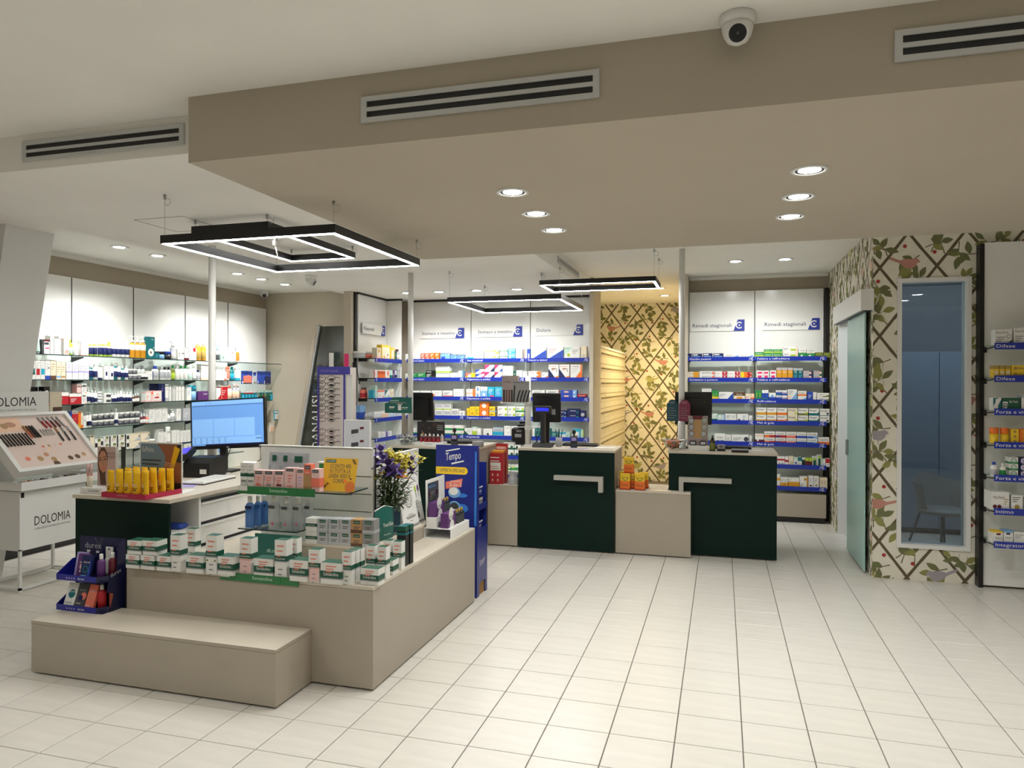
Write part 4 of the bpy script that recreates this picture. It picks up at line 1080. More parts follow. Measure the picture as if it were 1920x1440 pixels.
S_(4, 860, 7.68, '''
84 194 98 box white bl:dgreen ln:silver:.3:.9:.7
196 262 118 box white b:lime:.55 t:mint:.15
265 322 98 box white o:mint:.5:.4:.2
356 488 95 box white d:dgrey:.5:.3:.16 T:print_line:.15:.72:.12:.7:Lactoflor
492 645 118 box aqua t:silver:.45 T:navy:.2:.68:.12:.6:Normalene m:white:.1:.14
654 750 142 box white T:dgrey:.2:.78:.1:.6:Fisiogol d:silver:.7:.4:.1
754 918 142 box white T:dgrey:.3:.78:.1:.5:Fisiogol
1068 1096 118 box white ln:silver
1100 1196 118 box teal s2 d:dgreen:.5:.4:.3 ln:mint
1200 1325 120 box teal s2 d:dgreen:.6:.4:.3 ln:mint
1335 1440 76 box teal ln:mint:.15:.85:.7 b:mint:.2
1444 1542 76 box white t:aqua:.35 ln:aqua
1545 1600 70 box mint ln:teal
1640 1756 128 box white t:aqua:.3 r:aqua:.18 d:lime:.4:.28:.12 d:lilac:.6:.28:.12
1760 1800 118 box mint r:lime:.3''')
S_(5, 900, 6.54, '''
285 420 160 box white s2 d:dgreen:.2:.35:.2 d:dgreen:.8:.35:.2 b:dgreen:.25
424 500 160 box white s2 d:dgreen:.4:.35:.2 b:dgreen:.25''')
S_(6, 900, 6.54, '''
275 378 130 box white s2 b:green:.3 d:lime:.8:.7:.16
382 480 130 box white s2 b:green:.5 d:lime:.3:.5:.2''')
# ---------------------------------------------------------------- naturals corner
N_(0, 660, 8, '''
140 238 92 jar grey @.12 cap:white lab:silver
244 362 100 jar silver @.12 cap:white lab:coral
372 435 150 box cream b:peach:.3 d:amber:.5:.7:.2
440 576 198 box yellow x:cream:.08:.92:.05:.85 d:brown:.7:.3:.08 d:amber:.3:.15:.1
580 640 165 box yellow x:cream:.15:.85:.1:.8
648 674 118 box dgreen ln:mint
678 726 148 bot silver lab:white cap:maroon''')
N_(1, 660, 8, '''
325 384 112 box white l:red:.25 ln:coral
388 495 112 box orange n4 x:red:.2:.8:.5:.8 t:cream:.15
500 565 112 box white d:coral:.6:.6:.3 b:peach:.2
570 610 108 box mint b:teal:.4
614 644 108 box purple ln:white
648 686 100 bot silver lab:navy cap:white
690 745 130 box silver n2 ln:white''')
N_(2, 660, 8, '''
160 240 150 bot coral n3 @.12 lab:red cap:brown
322 344 110 box aqua ln:white
348 380 180 box mint ln:white
386 488 108 box white t:coral:.25 d:orange:.8:.15:.14 d:coral:.25:.3:.12
492 574 108 box white tl:teal b:mint:.2 d:teal:.7:.2:.12
578 628 118 box cream ln:tan''')
N_(3, 660, 8, '''
120 205 190 box sky @.1 b:blue:.5
214 248 75 bot silver cap:white lab:grey
252 286 75 bot silver cap:white lab:grey
290 324 75 bot silver cap:white lab:grey
330 440 86 box white n4 ln:sky b:silver:.2
444 545 88 box peach n4 t:white:.5 ln:coral
550 640 92 box white n4 r:sky:.4
644 748 92 box white n5 r:blue:.3''')
N_(4, 660, 8, '''
395 440 80 box white ln:silver
444 505 70 box white ln:lilac
510 545 72 box lilac x:purple:.2:.6:.1:.8
549 600 62 box white ln:sky''')
# ---------------------------------------------------------------- vitamins unit (crop coordinates are plain photo pixels)
V_(0, 0, 1, '''
1865 1898 26 box white T:dgrey:.08:.74:.16:.7:Resvis_Forte ln:print_line:.08:.6:.5 tr:dgrey:.6:.35 o:grey:.82:.55:.14
1900 1932 29 box white T:dgrey:.08:.74:.15:.7:Resvis_Forte ln:print_line:.08:.6:.5 tr:dgrey:.6:.35
1934 1966 27 box white ln:print_line tr:dgrey:.6:.35''')
V_(1, 0, 1, '''
1863 1873 20 box yellow d:cream:.5:.4:.4 t:gold:.3
1874 1884 20 box yellow d:cream:.5:.4:.4 t:gold:.3
1885 1895 20 box yellow d:cream:.5:.4:.4 t:gold:.3
1896 1926 20 box yellow s2 d:gold:.25:.5:.3 T:navy:.35:.35:.4:.5:Cebion
1928 1958 20 box yellow s2 d:gold:.25:.5:.3 T:navy:.35:.35:.4:.5:Cebion''')
V_(2, 0, 1, '''
1862 1878 21 box white tl:teal tr:teal:.3:.9 x:white:.3:.6:.1:.9
1879 1914 21 box dgreen x:white:.02:.3:.08:.7 T:white:.4:.62:.2:.45:Be-Total T:dgreen:.06:.1:.5:B
1915 1950 27 box white t:silver:.2 d:dgrey:.5:.5:.14''')
V_(3, 0, 1, '''
1858 1876 27 jar amber cap:orange lab:yellow
1878 1894 27 jar amber cap:orange lab:yellow
1896 1911 25 box yellow s3 d:gold:.5:.5:.3
1912 1928 25 box orange s3 d:amber:.5:.5:.35
1930 1946 36 box yellow s3 d:gold:.5:.5:.3''')
V_(4, 0, 1, '''
1859 1874 24 bot white lab:silver cap:blue
1876 1889 22 bot white lab:green cap:white
1893 1910 34 box white s3 d:mint:.5:.5:.42 b:green:.3 o:grey:.5:.5:.42
1912 1929 34 box navy s3 d:white:.5:.5:.42 d:lilac:.5:.5:.3''')
V_(5, 0, 1, '''
1859 1894 31 box white %.2 T:maroon:.12:.62:.16:.6:MyoXimil d:maroon:.2:.18:.12 d:maroon:.45:.18:.12 ln:tan:.7:.95:.6
1897 1919 26 box white d:gold:.5:.25:.22 x:gold:.3:.7:.1:.3 ln:dgrey:.1:.8:.85
1921 1945 24 box white ln:grey''')
V_(6, 0, 1, '''
1861 1882 19 box white top:yellow t:yellow:.12 x:maroon:.4:.8:.68:.84 T:print_line:.3:.35:.2:.6:Vitamin_B
1883 1901 21 box white top:sky t:sky:.14 x:navy:.25:.7:.7:.84 T:print_line:.15:.4:.14:.7:Integrator
1902 1925 20 box white ln:print_line:.1:.8:.75 top:silver''')
# ---------------------------------------------------------------- cosmetics wall
L_(0, 40, 7.68, '''
100 162 230 tube white cap:black
166 214 235 tube white cap:black x:black:.3:.6:.5:.75
217 292 200 tube mint cap:silver
296 322 196 box dgrey ln:grey
326 409 196 box white x:dgrey:.05:.85:.64:.8 x:magenta:.2:.95:.36:.44 t:maroon:.14
362 411 258 bot cream @.07 cap:maroon lab:white
416 470 250 box white d:silver:.2:.9:.1 ln:silver:.2:.7:.3
476 535 215 box white d:grey:.6:.8:.08 ln:silver
539 606 250 box white @.03 x:coral:.3:.9:.82:.9 ln:silver:.1:.8:.5
610 688 220 box white x:coral:.1:.95:.05:.1 x:coral:.15:.95:.14:.19 x:coral:.25:.95:.22:.27
692 756 215 bot lime lab:mint cap:lime
762 838 208 bot white lab:white cap:white ln:coral
850 924 195 box white l:maroon:.08 T:dgrey:.25:.4:.07:.6:Hydra b:coral:.04
930 984 200 bot cream cap:white lab:white
990 1052 200 bot lime lab:navy:.14:.72:white cap:white
1054 1116 200 bot lime lab:navy:.14:.72:white cap:white
1122 1186 210 bot lime lab:navy:.14:.72:white cap:white
1190 1250 210 bot lime lab:navy:.14:.72:white cap:white
1255 1316 205 bot lime lab:navy:.14:.72:white cap:lime
1325 1382 228 bot white lab:navy:.2:.62 cap:white
1386 1442 228 bot white lab:navy:.2:.62 cap:white
1455 1512 232 bot white lab:navy:.2:.62 cap:white
1516 1574 232 bot white lab:navy:.2:.62 cap:white
1580 1654 305 pump amber lab:white:.5:.86:coral cap:white
1658 1732 305 pump amber lab:white:.5:.86:coral cap:white
1736 1812 305 pump amber lab:white:.5:.86:coral cap:white''')
L_(0, 270, 7.385, '''
44 150 290 box teal d:white:.48:.28:.4 d:brown:.48:.28:.12 d:white:.85:.5:.06 T:white:.55:.85:.06:.3:Bio
152 214 72 box teal ln:sky
217 312 92 jar dgrey cap:black lab:sky
316 402 98 jar navy cap:blue lab:black
386 462 240 pump silver lab:white cap:white
468 554 138 box white d:black:.75:.6:.08 d:black:.92:.6:.08 ln:dgrey:.1:.4:.6
558 618 150 box white b:maroon:.18 ln:silver
622 726 165 box white x:red:.55:.9:.68:.98 ln:silver:.5:.9:.4
734 806 256 bot amber lab:gold cap:white
812 878 252 bot amber lab:gold cap:white b:white:.1
1008 1060 215 pump white lab:dgrey cap:sky
1064 1130 108 box mint d:dgreen:.6:.45:.12 ln:green
1134 1190 195 bot white cap:white lab:mint
1196 1248 148 box white d:coral:.5:.8:.2 d:grey:.6:.4:.12
1252 1284 215 tube white x:navy:.3:.6:.7:.95 cap:white
1288 1334 132 tube orange cap:white''')
L_(1, 40, 7.68, '''
70 136 245 box white x:grey:.3:.9:.25:.5
140 204 250 box white x:teal:.15:.9:.26:.6 x:dgreen:.15:.9:.26:.38 ln:silver:.2:.8:.88
206 274 252 box white x:red:.15:.9:.24:.58 ln:silver:.2:.8:.88
277 340 252 box white x:aqua:.1:.95:.26:.58 ln:silver:.2:.8:.88
344 418 262 box white b:blue:.2 ln:silver:.2:.8:.8 x:dgrey:.5:.9:.58:.62
421 500 262 box cream b:brown:.2 ln:tan:.2:.8:.8
504 570 242 box cream x:sky:.05:.95:.1:.2 ln:tan:.2:.8:.7
572 638 242 box cream x:tan:.05:.95:.1:.2 ln:tan:.2:.8:.7
646 732 236 box white m:lilac:.4:.48 ln:lilac:.2:.8:.85
736 822 232 box white m:lilac:.4:.48 ln:lilac:.2:.8:.8
826 898 205 box white m:lilac:.48:.56 ln:lilac:.2:.8:.85
902 974 203 box white m:lilac:.46:.54 ln:lilac:.2:.8:.85
980 1048 208 bot teal lab:navy:.2:.75:white cap:white
1054 1112 208 bot white lab:navy:.2:.7 cap:white
1118 1188 165 tube white cap:navy
1196 1258 182 box white x:navy:.3:.7:.3:.6
1264 1330 182 box white x:navy:.4:.9:.25:.5
1334 1396 242 bot teal lab:navy:.2:.6:white cap:white
1400 1450 220 bot white lab:navy:.2:.62 cap:white
1454 1502 198 bot teal lab:navy:.2:.62:white cap:white
1506 1556 198 bot white lab:navy:.2:.62 cap:white
1562 1622 142 jar white s2 cap:white lab:dgrey
1626 1688 142 jar white s2 cap:white lab:dgrey
1692 1740 72 jar white cap:white lab:dgrey
1695 1742 182 bot white @.06 cap:silver
1748 1796 182 bot white @.06 cap:silver
1744 1786 76 bot white lab:black cap:white
1790 1832 76 bot white lab:black cap:white''')
L_(1, 270, 7.385, '''
66 130 112 box white r:navy:.2 ln:silver
136 224 182 bot white lab:silver:.2:.8 cap:blue
236 286 168 bot white lab:silver:.2:.8 cap:silver
290 338 168 bot white lab:silver:.2:.8 cap:black
342 386 168 bot white lab:silver:.2:.8 cap:black
388 440 195 bot olive lab:lime cap:green
446 500 190 bot mint lab:white:.1:.85 cap:white
504 558 190 bot mint lab:white:.1:.85 cap:green
562 618 192 bot mint lab:white:.1:.85 cap:green
622 680 178 bot white lab:mint cap:white
686 736 170 tube white cap:silver
740 784 130 bot white lab:silver cap:navy
790 892 215 box white m:coral:.72:.74 b:peach:.12
998 1110 138 box white n2 ln:silver
1112 1146 110 box white b:coral:.2
1150 1204 182 tube coral cap:white
1208 1262 178 bot teal lab:aqua cap:teal
1268 1330 155 box white t:silver:.1 b:aqua:.2''')
L_(2, 40, 7.68, '''
66 124 205 bot black lab:white:.45:.8 cap:black b:lime:.1
128 186 205 bot black lab:white:.45:.8 cap:black
196 256 205 bot black lab:white:.45:.8 cap:black
262 320 205 bot black lab:white:.45:.8 cap:black
120 240 250 box black @.06 ln:dgrey
326 408 252 box black d:white:.5:.68:.34 m:navy:.25:.45 b:coral:.1
452 688 162 box red t:white:.3 ln:white:.1:.6:.5 %.05
692 866 138 box red t:white:.3 ln:white:.1:.6:.5 %.05
800 864 120 box pink ^.115 t:grey:.1
868 944 278 box white s2 d:coral:.8:.1:.1 x:dgrey:.2:.75:.72:.85 ln:silver:.2:.8:.5
960 1010 232 pump white lab:navy:.2:.6 cap:white
1014 1060 178 bot white lab:navy:.1:.62 cap:white
1064 1110 212 pump white lab:navy:.15:.5 cap:white
1116 1186 152 jar white s2 cap:white lab:silver
1190 1296 130 box white s2 x:dgrey:.3:.95:.2:.7
1312 1346 125 bot white lab:navy:.1:.6 cap:white
1352 1386 125 bot white lab:navy:.1:.6 cap:white
1392 1426 148 bot white lab:navy:.1:.6 cap:white
1432 1466 198 bot white lab:navy:.1:.5 cap:silver
1476 1510 140 bot white lab:navy:.1:.6 cap:white
1522 1560 140 bot white lab:navy:.1:.6 cap:white
1568 1606 135 bot white lab:navy:.1:.6 cap:white
1612 1640 100 drop brown lab:white cap:white
1646 1674 115 drop brown lab:white cap:white
1680 1710 120 drop brown lab:white cap:white''')
L_(2, 270, 7.385, '''
25 94 125 box white t:pink:.15 b:pink:.2 ln:coral
97 250 138 box pink d:coral:.12:.8:.16 x:white:.2:.95:.15:.9 x:red:.3:.75:.3:.42 o:coral:.6:.6:.18
137 240 232 box navy @.08 ln:silver:.1:.5:.85
244 292 232 box navy d:navy:.9:.1:.4 ln:silver:.1:.6:.85
296 340 222 box white o:dgrey:.5:.7:.2 b:silver:.2
345 376 198 box white l:silver:.2 o:dgrey:.5:.7:.2
402 424 158 box white l:navy:.2
440 474 200 box white o:dgrey:.5:.6:.16 l:silver:.12
478 514 200 box white o:dgrey:.5:.6:.16 l:silver:.12
518 556 200 box white o:dgrey:.5:.6:.16 l:silver:.12
592 656 178 box white t:silver:.1 ln:sky:.2:.8:.7
662 748 195 jar aqua lab:sky cap:aqua
750 896 110 box purple T:white:.5:.6:.2:.4:hair
1000 1064 150 box white tr:red:.2:.4
1068 1160 188 box red l:coral:.15 ln:white t:white:.12
1166 1236 178 bot cream cap:coral lab:peach
1242 1334 195 bot silver n2 cap:pink lab:peach''')
L_(3, 40, 7.68, '''
226 290 270 box white t:blue:.28 ln:navy
294 362 285 box sky x:white:.1:.9:.5:.9 o:navy:.5:.8:.2 ln:silver
370 434 245 box white d:blue:.3:.8:.12 d:magenta:.4:.65:.12 ln:silver:.4:.8:.4
438 492 250 box white t:maroon:.24 m:magenta:.55:.76 ln:grey:.2:.8:.4
494 548 250 box white t:maroon:.24 m:purple:.55:.76 ln:grey:.2:.8:.4
554 638 252 box white d:green:.5:.58:.14 m:coral:.4:.44 x:coral:.2:.8:.84:.88 d:coral:.85:.1:.1
642 698 228 box white t:navy:.22 d:sky:.5:.35:.3
700 728 238 box blue b:sky:.3
732 816 242 box red t:white:.16 b:green:.24 T:dgreen:.2:.88:.08:.6:acquatil d:white:.5:.55:.06 d:white:.3:.14:.1 d:white:.6:.14:.1
820 858 222 box orange b:amber:.3
860 890 218 box cream b:orange:.2 d:coral:.5:.6:.2
894 938 158 box white T:dgrey:.15:.55:.14:.8:YCI
940 976 212 bot white lab:black:.15:.5 cap:silver
980 1026 215 bot white lab:navy:.15:.5 cap:silver
1032 1112 168 jar white s2 cap:white lab:dgrey
1116 1198 168 jar white s2 cap:white lab:dgrey
1202 1282 170 jar white s2 cap:white lab:dgrey
1286 1358 172 jar white s2 cap:white lab:dgrey
1306 1346 230 bot white @.07 cap:silver
1362 1410 230 bot white lab:navy:.15:.45 cap:silver
1416 1494 168 jar white s2 cap:white lab:dgrey
1498 1578 168 jar white s2 cap:white lab:dgrey
1582 1654 168 jar white s2 cap:white lab:dgrey
1658 1720 168 jar white s2 cap:white lab:dgrey
1730 1764 130 drop maroon lab:white cap:white
1768 1802 140 drop maroon lab:white cap:white
1806 1840 120 drop coral lab:white cap:pink''')
L_(3, 250, 6.857, '''
95 130 175 bot silver @.06 cap:grey
140 180 185 pump silver @.06 cap:white
206 282 172 box white T:dgrey:.4:.7:.12:C+ ln:silver b:dgrey:.03
288 366 172 box white T:dgrey:.3:.7:.12:C+ ln:silver b:dgrey:.03
215 270 215 pump white @.08 cap:white
290 345 215 pump white @.08 cap:white
370 442 172 box white T:dgrey:.5:.75:.12:C+ ln:silver b:navy:.03
446 488 92 bot white lab:silver cap:white
492 546 152 pump white lab:silver cap:white
556 614 148 box white ln:grey:.3:.8:.8 b:navy:.04
640 740 150 box silver ln:white''')
L_(4, 40, 7.68, '''
560 600 200 bot white lab:silver cap:maroon
670 726 240 bot white lab:silver cap:maroon
736 804 210 bot white lab:silver cap:maroon
870 930 130 bot silver lab:white cap:magenta
908 984 245 box grey x:silver:.1:.9:.2:.9
990 1056 242 box cream x:dgrey:.2:.6:.9:.98 ln:silver:.2:.8:.3
1062 1102 178 box white x:black:.05:.9:.38:.7
1106 1140 178 box cream t:olive:.2
1144 1182 178 box white x:black:.1:.9:.5:.8
1186 1286 200 box white s2 x:olive:.3:.7:.7:.98 r:black:.18 ln:tan
1290 1396 200 box white s2 x:olive:.3:.7:.7:.98 r:black:.18 ln:tan
1400 1512 200 box white s2 x:olive:.3:.7:.7:.98 r:black:.18 ln:tan
1516 1556 200 box white s2 x:black:.1:.9:.3:.8
1560 1714 200 box cream s2 x:dgrey:.85:.98:.2:.7 tr:silver:.4:.6
1718 1850 205 box cream s2 x:dgrey:.85:.98:.2:.7 tr:silver:.4:.6''')
L_(4, 250, 6.857, '''
216 306 78 jar white cap:white lab:silver
282 318 175 bot silver @.06 cap:white
322 388 192 box white T:dgrey:.3:.8:.1:C+ ln:silver b:navy:.03
392 430 152 box white ln:silver b:navy:.04
434 494 215 tube white T:navy:.2:.7:.08:ca cap:white
500 554 162 box white ln:silver:.3:.8:.8 b:navy:.04
558 600 160 box white ln:silver:.3:.8:.8 b:navy:.04
606 646 142 box white ln:silver:.3:.8:.8 b:navy:.05
650 690 142 box white ln:silver:.3:.8:.8 b:navy:.05
694 730 140 box white ln:silver:.3:.8:.8 b:navy:.05
736 780 140 box white ln:silver:.3:.8:.8 b:navy:.05''')
L_(5, 40, 7.68, '''
852 944 160 bot white lab:silver cap:black
960 998 150 bot white lab:dgrey cap:white
1004 1040 150 bot cream lab:white cap:black''')
L_(5, 250, 6.857, '''
466 500 178 bot dgreen lab:white:.4:.8 cap:dgrey
504 528 130 bot white lab:silver cap:white
596 640 170 tube white cap:white ln:dgrey:.3:.7:.7
655 748 190 box white T:dgrey:.4:.75:.12:Ze ln:silver
914 970 130 box white ln:silver
1080 1140 150 box white x:sky:.2:.8:.1:.6 x:red:.2:.7:.75:.85''')
L_(6, 250, 6.857, '''
464 546 100 box navy ln:white
550 604 95 box blue ln:white
606 720 100 box white b:blue:.2 ln:red''')
# hanging packets on hooks at the end of the cosmetics wall
HK = D.objects.new('x', None); D.objects.remove(HK)
def hooks(zrow, spec, ox, sc, what):
    n = 0
    for ln in spec.strip().split('\n'):
        a = ln.split(); x0, x1, h = map(float, a[:3]); n += 1
        A, B = on(ox+x0/sc, 717, 'x', -6.42), on(ox+x1/sc, 717, 'x', -6.42); dep = ((A+B)/2-Vector((0, 0, CAMZ))).dot(FX)
        hh = h/sc*dep/FPX
        o = put('pkt', (B.y-A.y)*.95, hh, .02, a[3], a[4:], (-6.42, (A.y+B.y)/2, zrow-hh), PI/2, f'{word(a[3])} {what} packet, {ordw(n)} from the cosmetics shelves on its hook row', 'packets hanging on the cosmetics wall hooks')
        k = MB().tube([(-6.58, (A.y+B.y)/2, zrow-hh*.07), (-6.38, (A.y+B.y)/2, zrow-hh*.07), (-6.375, (A.y+B.y)/2, zrow-hh*.07+.015)], .0025, 'steel', 5).obj('display_hook')
        tag(k, f'steel hook holding the {what} packet, {ordw(n)} from the cosmetics shelves', 'hook', 'steel display hooks')
hooks(1.80, '''
1345 1500 180 blue x:white:.05:.95:.05:.28 d:coral:.6:.5:.2 lab:coral
1502 1555 172 white lab:silver x:blue:.1:.9:.5:.9
1565 1650 180 blue x:white:.05:.95:.05:.28 d:coral:.3:.5:.2 lab:blue
1652 1755 180 blue x:white:.05:.95:.05:.28 lab:navy''', 270, 7.385, 'plaster')
hooks(1.525, '''
1342 1384 150 teal t:white:.2 lab:aqua
1388 1428 150 teal t:white:.2 lab:aqua m:red:.7:.78
1432 1472 152 teal t:white:.2 lab:aqua m:red:.7:.78
1476 1516 152 teal t:white:.2 lab:aqua m:red:.7:.78
1520 1562 152 teal t:white:.2 lab:aqua
1586 1626 152 teal t:mint:.2 lab:dgreen m:lime:.5:.6
1630 1668 152 teal t:mint:.2 lab:brown m:lime:.5:.6
1680 1734 150 teal t:mint:.2 lab:dgreen m:lime:.5:.6
1738 1778 148 teal t:mint:.2 lab:aqua m:lime:.5:.6''', 270, 7.385, 'toothbrush')
hooks(1.22, '''
1805 1860 125 aqua x:white:.1:.9:.75:.95 lab:white''', 250, 6.857, 'floss')
hooks(1.04, '''
1676 1726 115 yellow d:magenta:.5:.5:.2 lab:white
1748 1806 125 white lab:peach''', 250, 6.857, 'puff')
# ================================================================ island goods, stands, counter goods
def spotat(x0, x1, yb, yt, z):
    """photo box standing on a level surface at height z -> X0, X1, Y, height"""
    p = on(x0, yb, 'z', z); q = on(x1, yb, 'y', p.y); t = on((x0+x1)/2, yt, 'y', p.y)
    return p.x, q.x, p.y, t.z-z
def stand(x0, x1, yb, yt, z, kind, base, st, label, group, depth=None, rz=0, name=None, dy=0):
    X0, X1, Y, h = spotat(x0, x1, yb, yt, z); w_ = X1-X0; d = depth or w_
    return put(kind, w_, h, d, base, st, ((X0+X1)/2, Y+d/2+dy, z+.0005), rz, label, group, name)
# ---- body care cartons on the island edge
GT = 'body care cartons on the island'
LOW = ['top:dgreen', 'm:dgreen:.30:.62', 'm:grey:.24:.29', 'T:white:.14:.40:.17:.72:Somatoline', 'ln:coral:.25:.75:.84']
TALL = ['top:dgreen', 'm:dgreen:.46:.60', 'm:silver:.43:.455', 'T:white:.1:.50:.05:.8:Somatoline', 'ln:coral:.2:.8:.85', 'ln:grey:.3:.7:.25']
TALL2 = ['top:dgreen', 'm:dgreen:.46:.60', 'm:coral:.43:.445', 'T:white:.1:.50:.05:.8:Somatoline', 'ln:coral:.2:.8:.85', 'x:pink:.04:.96:.03:.42', 'ln:grey:.35:.65:.25']
def low(x0, x1, yb, yt, lab, z=.556, dep=.085, rz=0, dy=0): return stand(x0, x1, yb, yt, z, 'box', 'white', LOW, lab, GT, dep, rz, 'body_care_carton', dy)
def tall(x0, x1, yb, yt, lab, s=TALL, z=.556, dep=.06, rz=0, dy=0): return stand(x0, x1, yb, yt, z, 'box', 'white', s, lab, GT, dep, rz, 'body_care_carton', dy)
a = low(236, 260.5, 1064.5, 1040, 'low green banded carton at the island corner by the navy stand, bottom of two')
b = low(264, 289, 1067, 1041.5, 'low green banded carton second from the navy stand, bottom of two')
low(294, 319, 1069.5, 1043, 'low green banded carton third from the navy stand, standing alone')
for o, lab, dx in ((a, 'low green banded carton at the island corner by the navy stand, top of two', .006), (b, 'low green banded carton second from the navy stand, top of two', .012)):
    c = o.copy(); COL.objects.link(c); c.location.z += max(v.co.z for v in o.data.vertices)+.0008; c.location.x += dx; c.location.y += .004; tag(c, lab, 'carton', GT); c.rotation_euler.z = .04
NS = 'counting tall cartons from the navy stand'
tall(319.5, 338, 1071, 1004, f'tall white carton with green band, first {NS}')
tall(349, 366, 1050, 992, 'tall white carton with green band behind the first tall one', dep=.05, z=.556, dy=0)
low(349, 381, 1073.5, 1042, 'low green banded carton between the first and second tall cartons')
tall(386, 406.5, 1076, 1004.5, f'tall cream leaf print carton, second {NS}', TALL+['d:olive:.15:.36:.08', 'd:olive:.85:.36:.08'])
low(408, 437.5, 1078, 1044, 'low green banded carton between the second and third tall cartons')
tall(449.5, 471, 1078.5, 1010, f'tall carton with pink foot and green band, third {NS}', TALL2)
low(476, 511.5, 1082, 1048, 'low green banded carton between the third and fourth tall cartons')
tall(515, 537, 1085, 1013, f'tall white carton with green band, fourth {NS}')
tall(541, 556.5, 1078, 1010, 'tall white carton with green band tucked behind the fourth tall one', dep=.05)
low(543, 576.5, 1089, 1051, 'low green banded carton between the fourth and fifth tall cartons')
tall(578.5, 599, 1091, 1031, f'tall carton with pink foot and green band, fifth {NS}', TALL2)
low(601, 640, 1094, 1056, 'low green banded carton between the fifth and sixth tall cartons')
tall(641, 659, 1095.5, 1035.5, f'tall white carton with green band, sixth {NS}', dep=.042)
for i in range(2):
    X0, X1, Y, h = spotat(641, 659, 1095.5, 1035.5, .556)
    put('box', X1-X0, h, .042, 'white', TALL, ((X0+X1)/2+.004*(i+1), Y+.021+.046*(i+1), .5565), 0, f'tall white carton with green band, {ordw(i+1)} in line behind the sixth', GT, 'body_care_carton')
low(676, 710, 1096, 1066.5, 'low green carton standing alone near the front corner of the island', rz=-.03, dep=.07)
Z_ = .556
def edge(y, yt_h, w_, d, st, lab, xoff=.004, nm='body_care_carton', base='white', kind='box'):
    return put(kind, w_, yt_h, d, base, st, (-1.778-xoff-w_/2, y+d/2, Z_+.0005), 0, lab, GT, nm)
edge(3.635, .178, .052, .05, TALL, 'tall white carton with green band on the island edge past the corner'); edge(3.64, .178, .052, .05, TALL, 'tall white carton with green band just inside the island edge', .075)
edge(3.722, .082, .07, .075, LOW, 'low green banded carton on the side edge of the island')
edge(3.835, .165, .055, .05, TALL, 'tall white carton with green band before the black cartons'); edge(3.845, .165, .05, .05, TALL, 'tall white carton with green band beside the riser corner', .072)
SLIM = ['top:teal', 't:dgreen:.12', 'm:teal:.78:.84', 'ln:silver:.2:.8:.6', 'T:silver:.2:.2:.05:.6:mask']
edge(3.925, .235, .055, .05, SLIM, 'slim black carton with teal top on the island edge, nearer one', .02, 'slim_carton', 'black'); edge(3.985, .235, .05, .045, SLIM, 'slim black carton with teal top on the island edge, farther one', .016, 'slim_carton', 'black')
# ---- twelve grey face cream cartons on the riser
cols = ['white', 'silver', 'silver', 'silver', 'tan', 'grey']
xs = [(565, 586), (588, 608), (610.5, 631), (633, 653.5), (655, 676), (677.5, 699)]
for i, ((x0, x1), c) in enumerate(zip(xs, cols)):
    X0, X1, Y, h = spotat(x0, x1, 1021.5+i*1.1, 974.5+i*.2, .648)
    for k in range(2):
        st = ['m:dgreen:.35:.6', 'T:white:.15:.42:.1:.7:Somatoline'] if i == 0 else ['x:dgreen:.2:.8:.68:.92', 'T:white:.26:.76:.08:.48:Somatoline', 'ln:dgrey:.25:.8:.45', 'b:%s:.25' % ('brown' if i == 4 else 'silver')]
        put('box', X1-X0, h/2*.985, .075, c, st, ((X0+X1)/2, 3.975, .6485+k*h/2), 0, f"{'lower' if k == 0 else 'upper'} {word(c)} face cream carton, {ordw(i+1)} along the riser from the bottles", 'face cream cartons on the riser', 'face_cream_carton')
# ---- the two glass shelves of the slatted panel and their goods
SY = 3.96
s1 = on(447, 921, 'y', SY); ZS1 = on(600, 926, 'y', SY).z
gshelf('upper glass shelf of the slatted panel with pink cartons and the offer sign', s1.x, on(648, 929, 'y', SY).x, SY, ZS1)
s2 = on(446, 993, 'y', SY+.02); ZS2 = on(500, 996, 'y', SY+.02).z
gshelf('lower glass shelf of the slatted panel with blue and clear bottles', s2.x, on(556, 1000, 'y', SY+.02).x, SY+.02, ZS2)
def label_rail(label, x0, x1, y, z, h, tx):
    t = thing('label_rail', label, 'label holder', (x0, y, z), 0, 'green label rails'); L = x1-x0
    MB().box(0, L, -.004, -.001, -h/2, h/2, 'green_rail').obj('rail', t); MB().text(tx, (L*.42, -.0046, -h*.12), (1, 0, 0), (0, 0, 1), h*.42, 'mint', .13).obj('lettering', t)
    MB().box(L*.78, L*.781, -.006, -.001, -h/2, h/2, 'green').obj('joint', t); MB().box(.001, L*.13, -.0065, -.0045, -h*.1, h/2, 'white').obj('price_card', t)
mat('green_rail', (46,118,66), .25)
label_rail('green label rail clipped to the upper glass shelf', s1.x-.002, on(591, 928, 'y', SY).x, SY-.001, ZS1+.002, .050, 'Somatoline')
label_rail('green label rail clipped to the island edge under the cartons', on(413, 1085, 'y', 3.47).x, on(560, 1093, 'y', 3.47).x, 3.4705, .548, .045, 'Somatoline')
FC = 'face care packs on the upper glass shelf'
def on_shelf(x0, x1, yt, base, st, lab, kind='box', z=None, Y=None, grp=FC, dep=.05, nm='face_care_carton'):
    z = z or ZS1+.0085; Y = Y or SY+.015
    A, B = on(x0, 800, 'y', Y), on(x1, 800, 'y', Y); h = on((x0+x1)/2, yt, 'y', Y).z-z
    return put(kind, B.x-A.x, h, dep, base, st, ((A.x+B.x)/2, Y+dep/2, z), 0, lab, grp, nm if kind == 'box' else None)
PK = lambda c: ['x:dgrey:.12:.88:.80:.96', 'T:white:.22:.86:.06:.56:Somatoline', 'ln:coral:.3:.75:.62', f'x:{c}:.25:.75:.2:.3', 'x:dgrey:.1:.13:.45:.75']
C = lambda x: 440+x/6.857
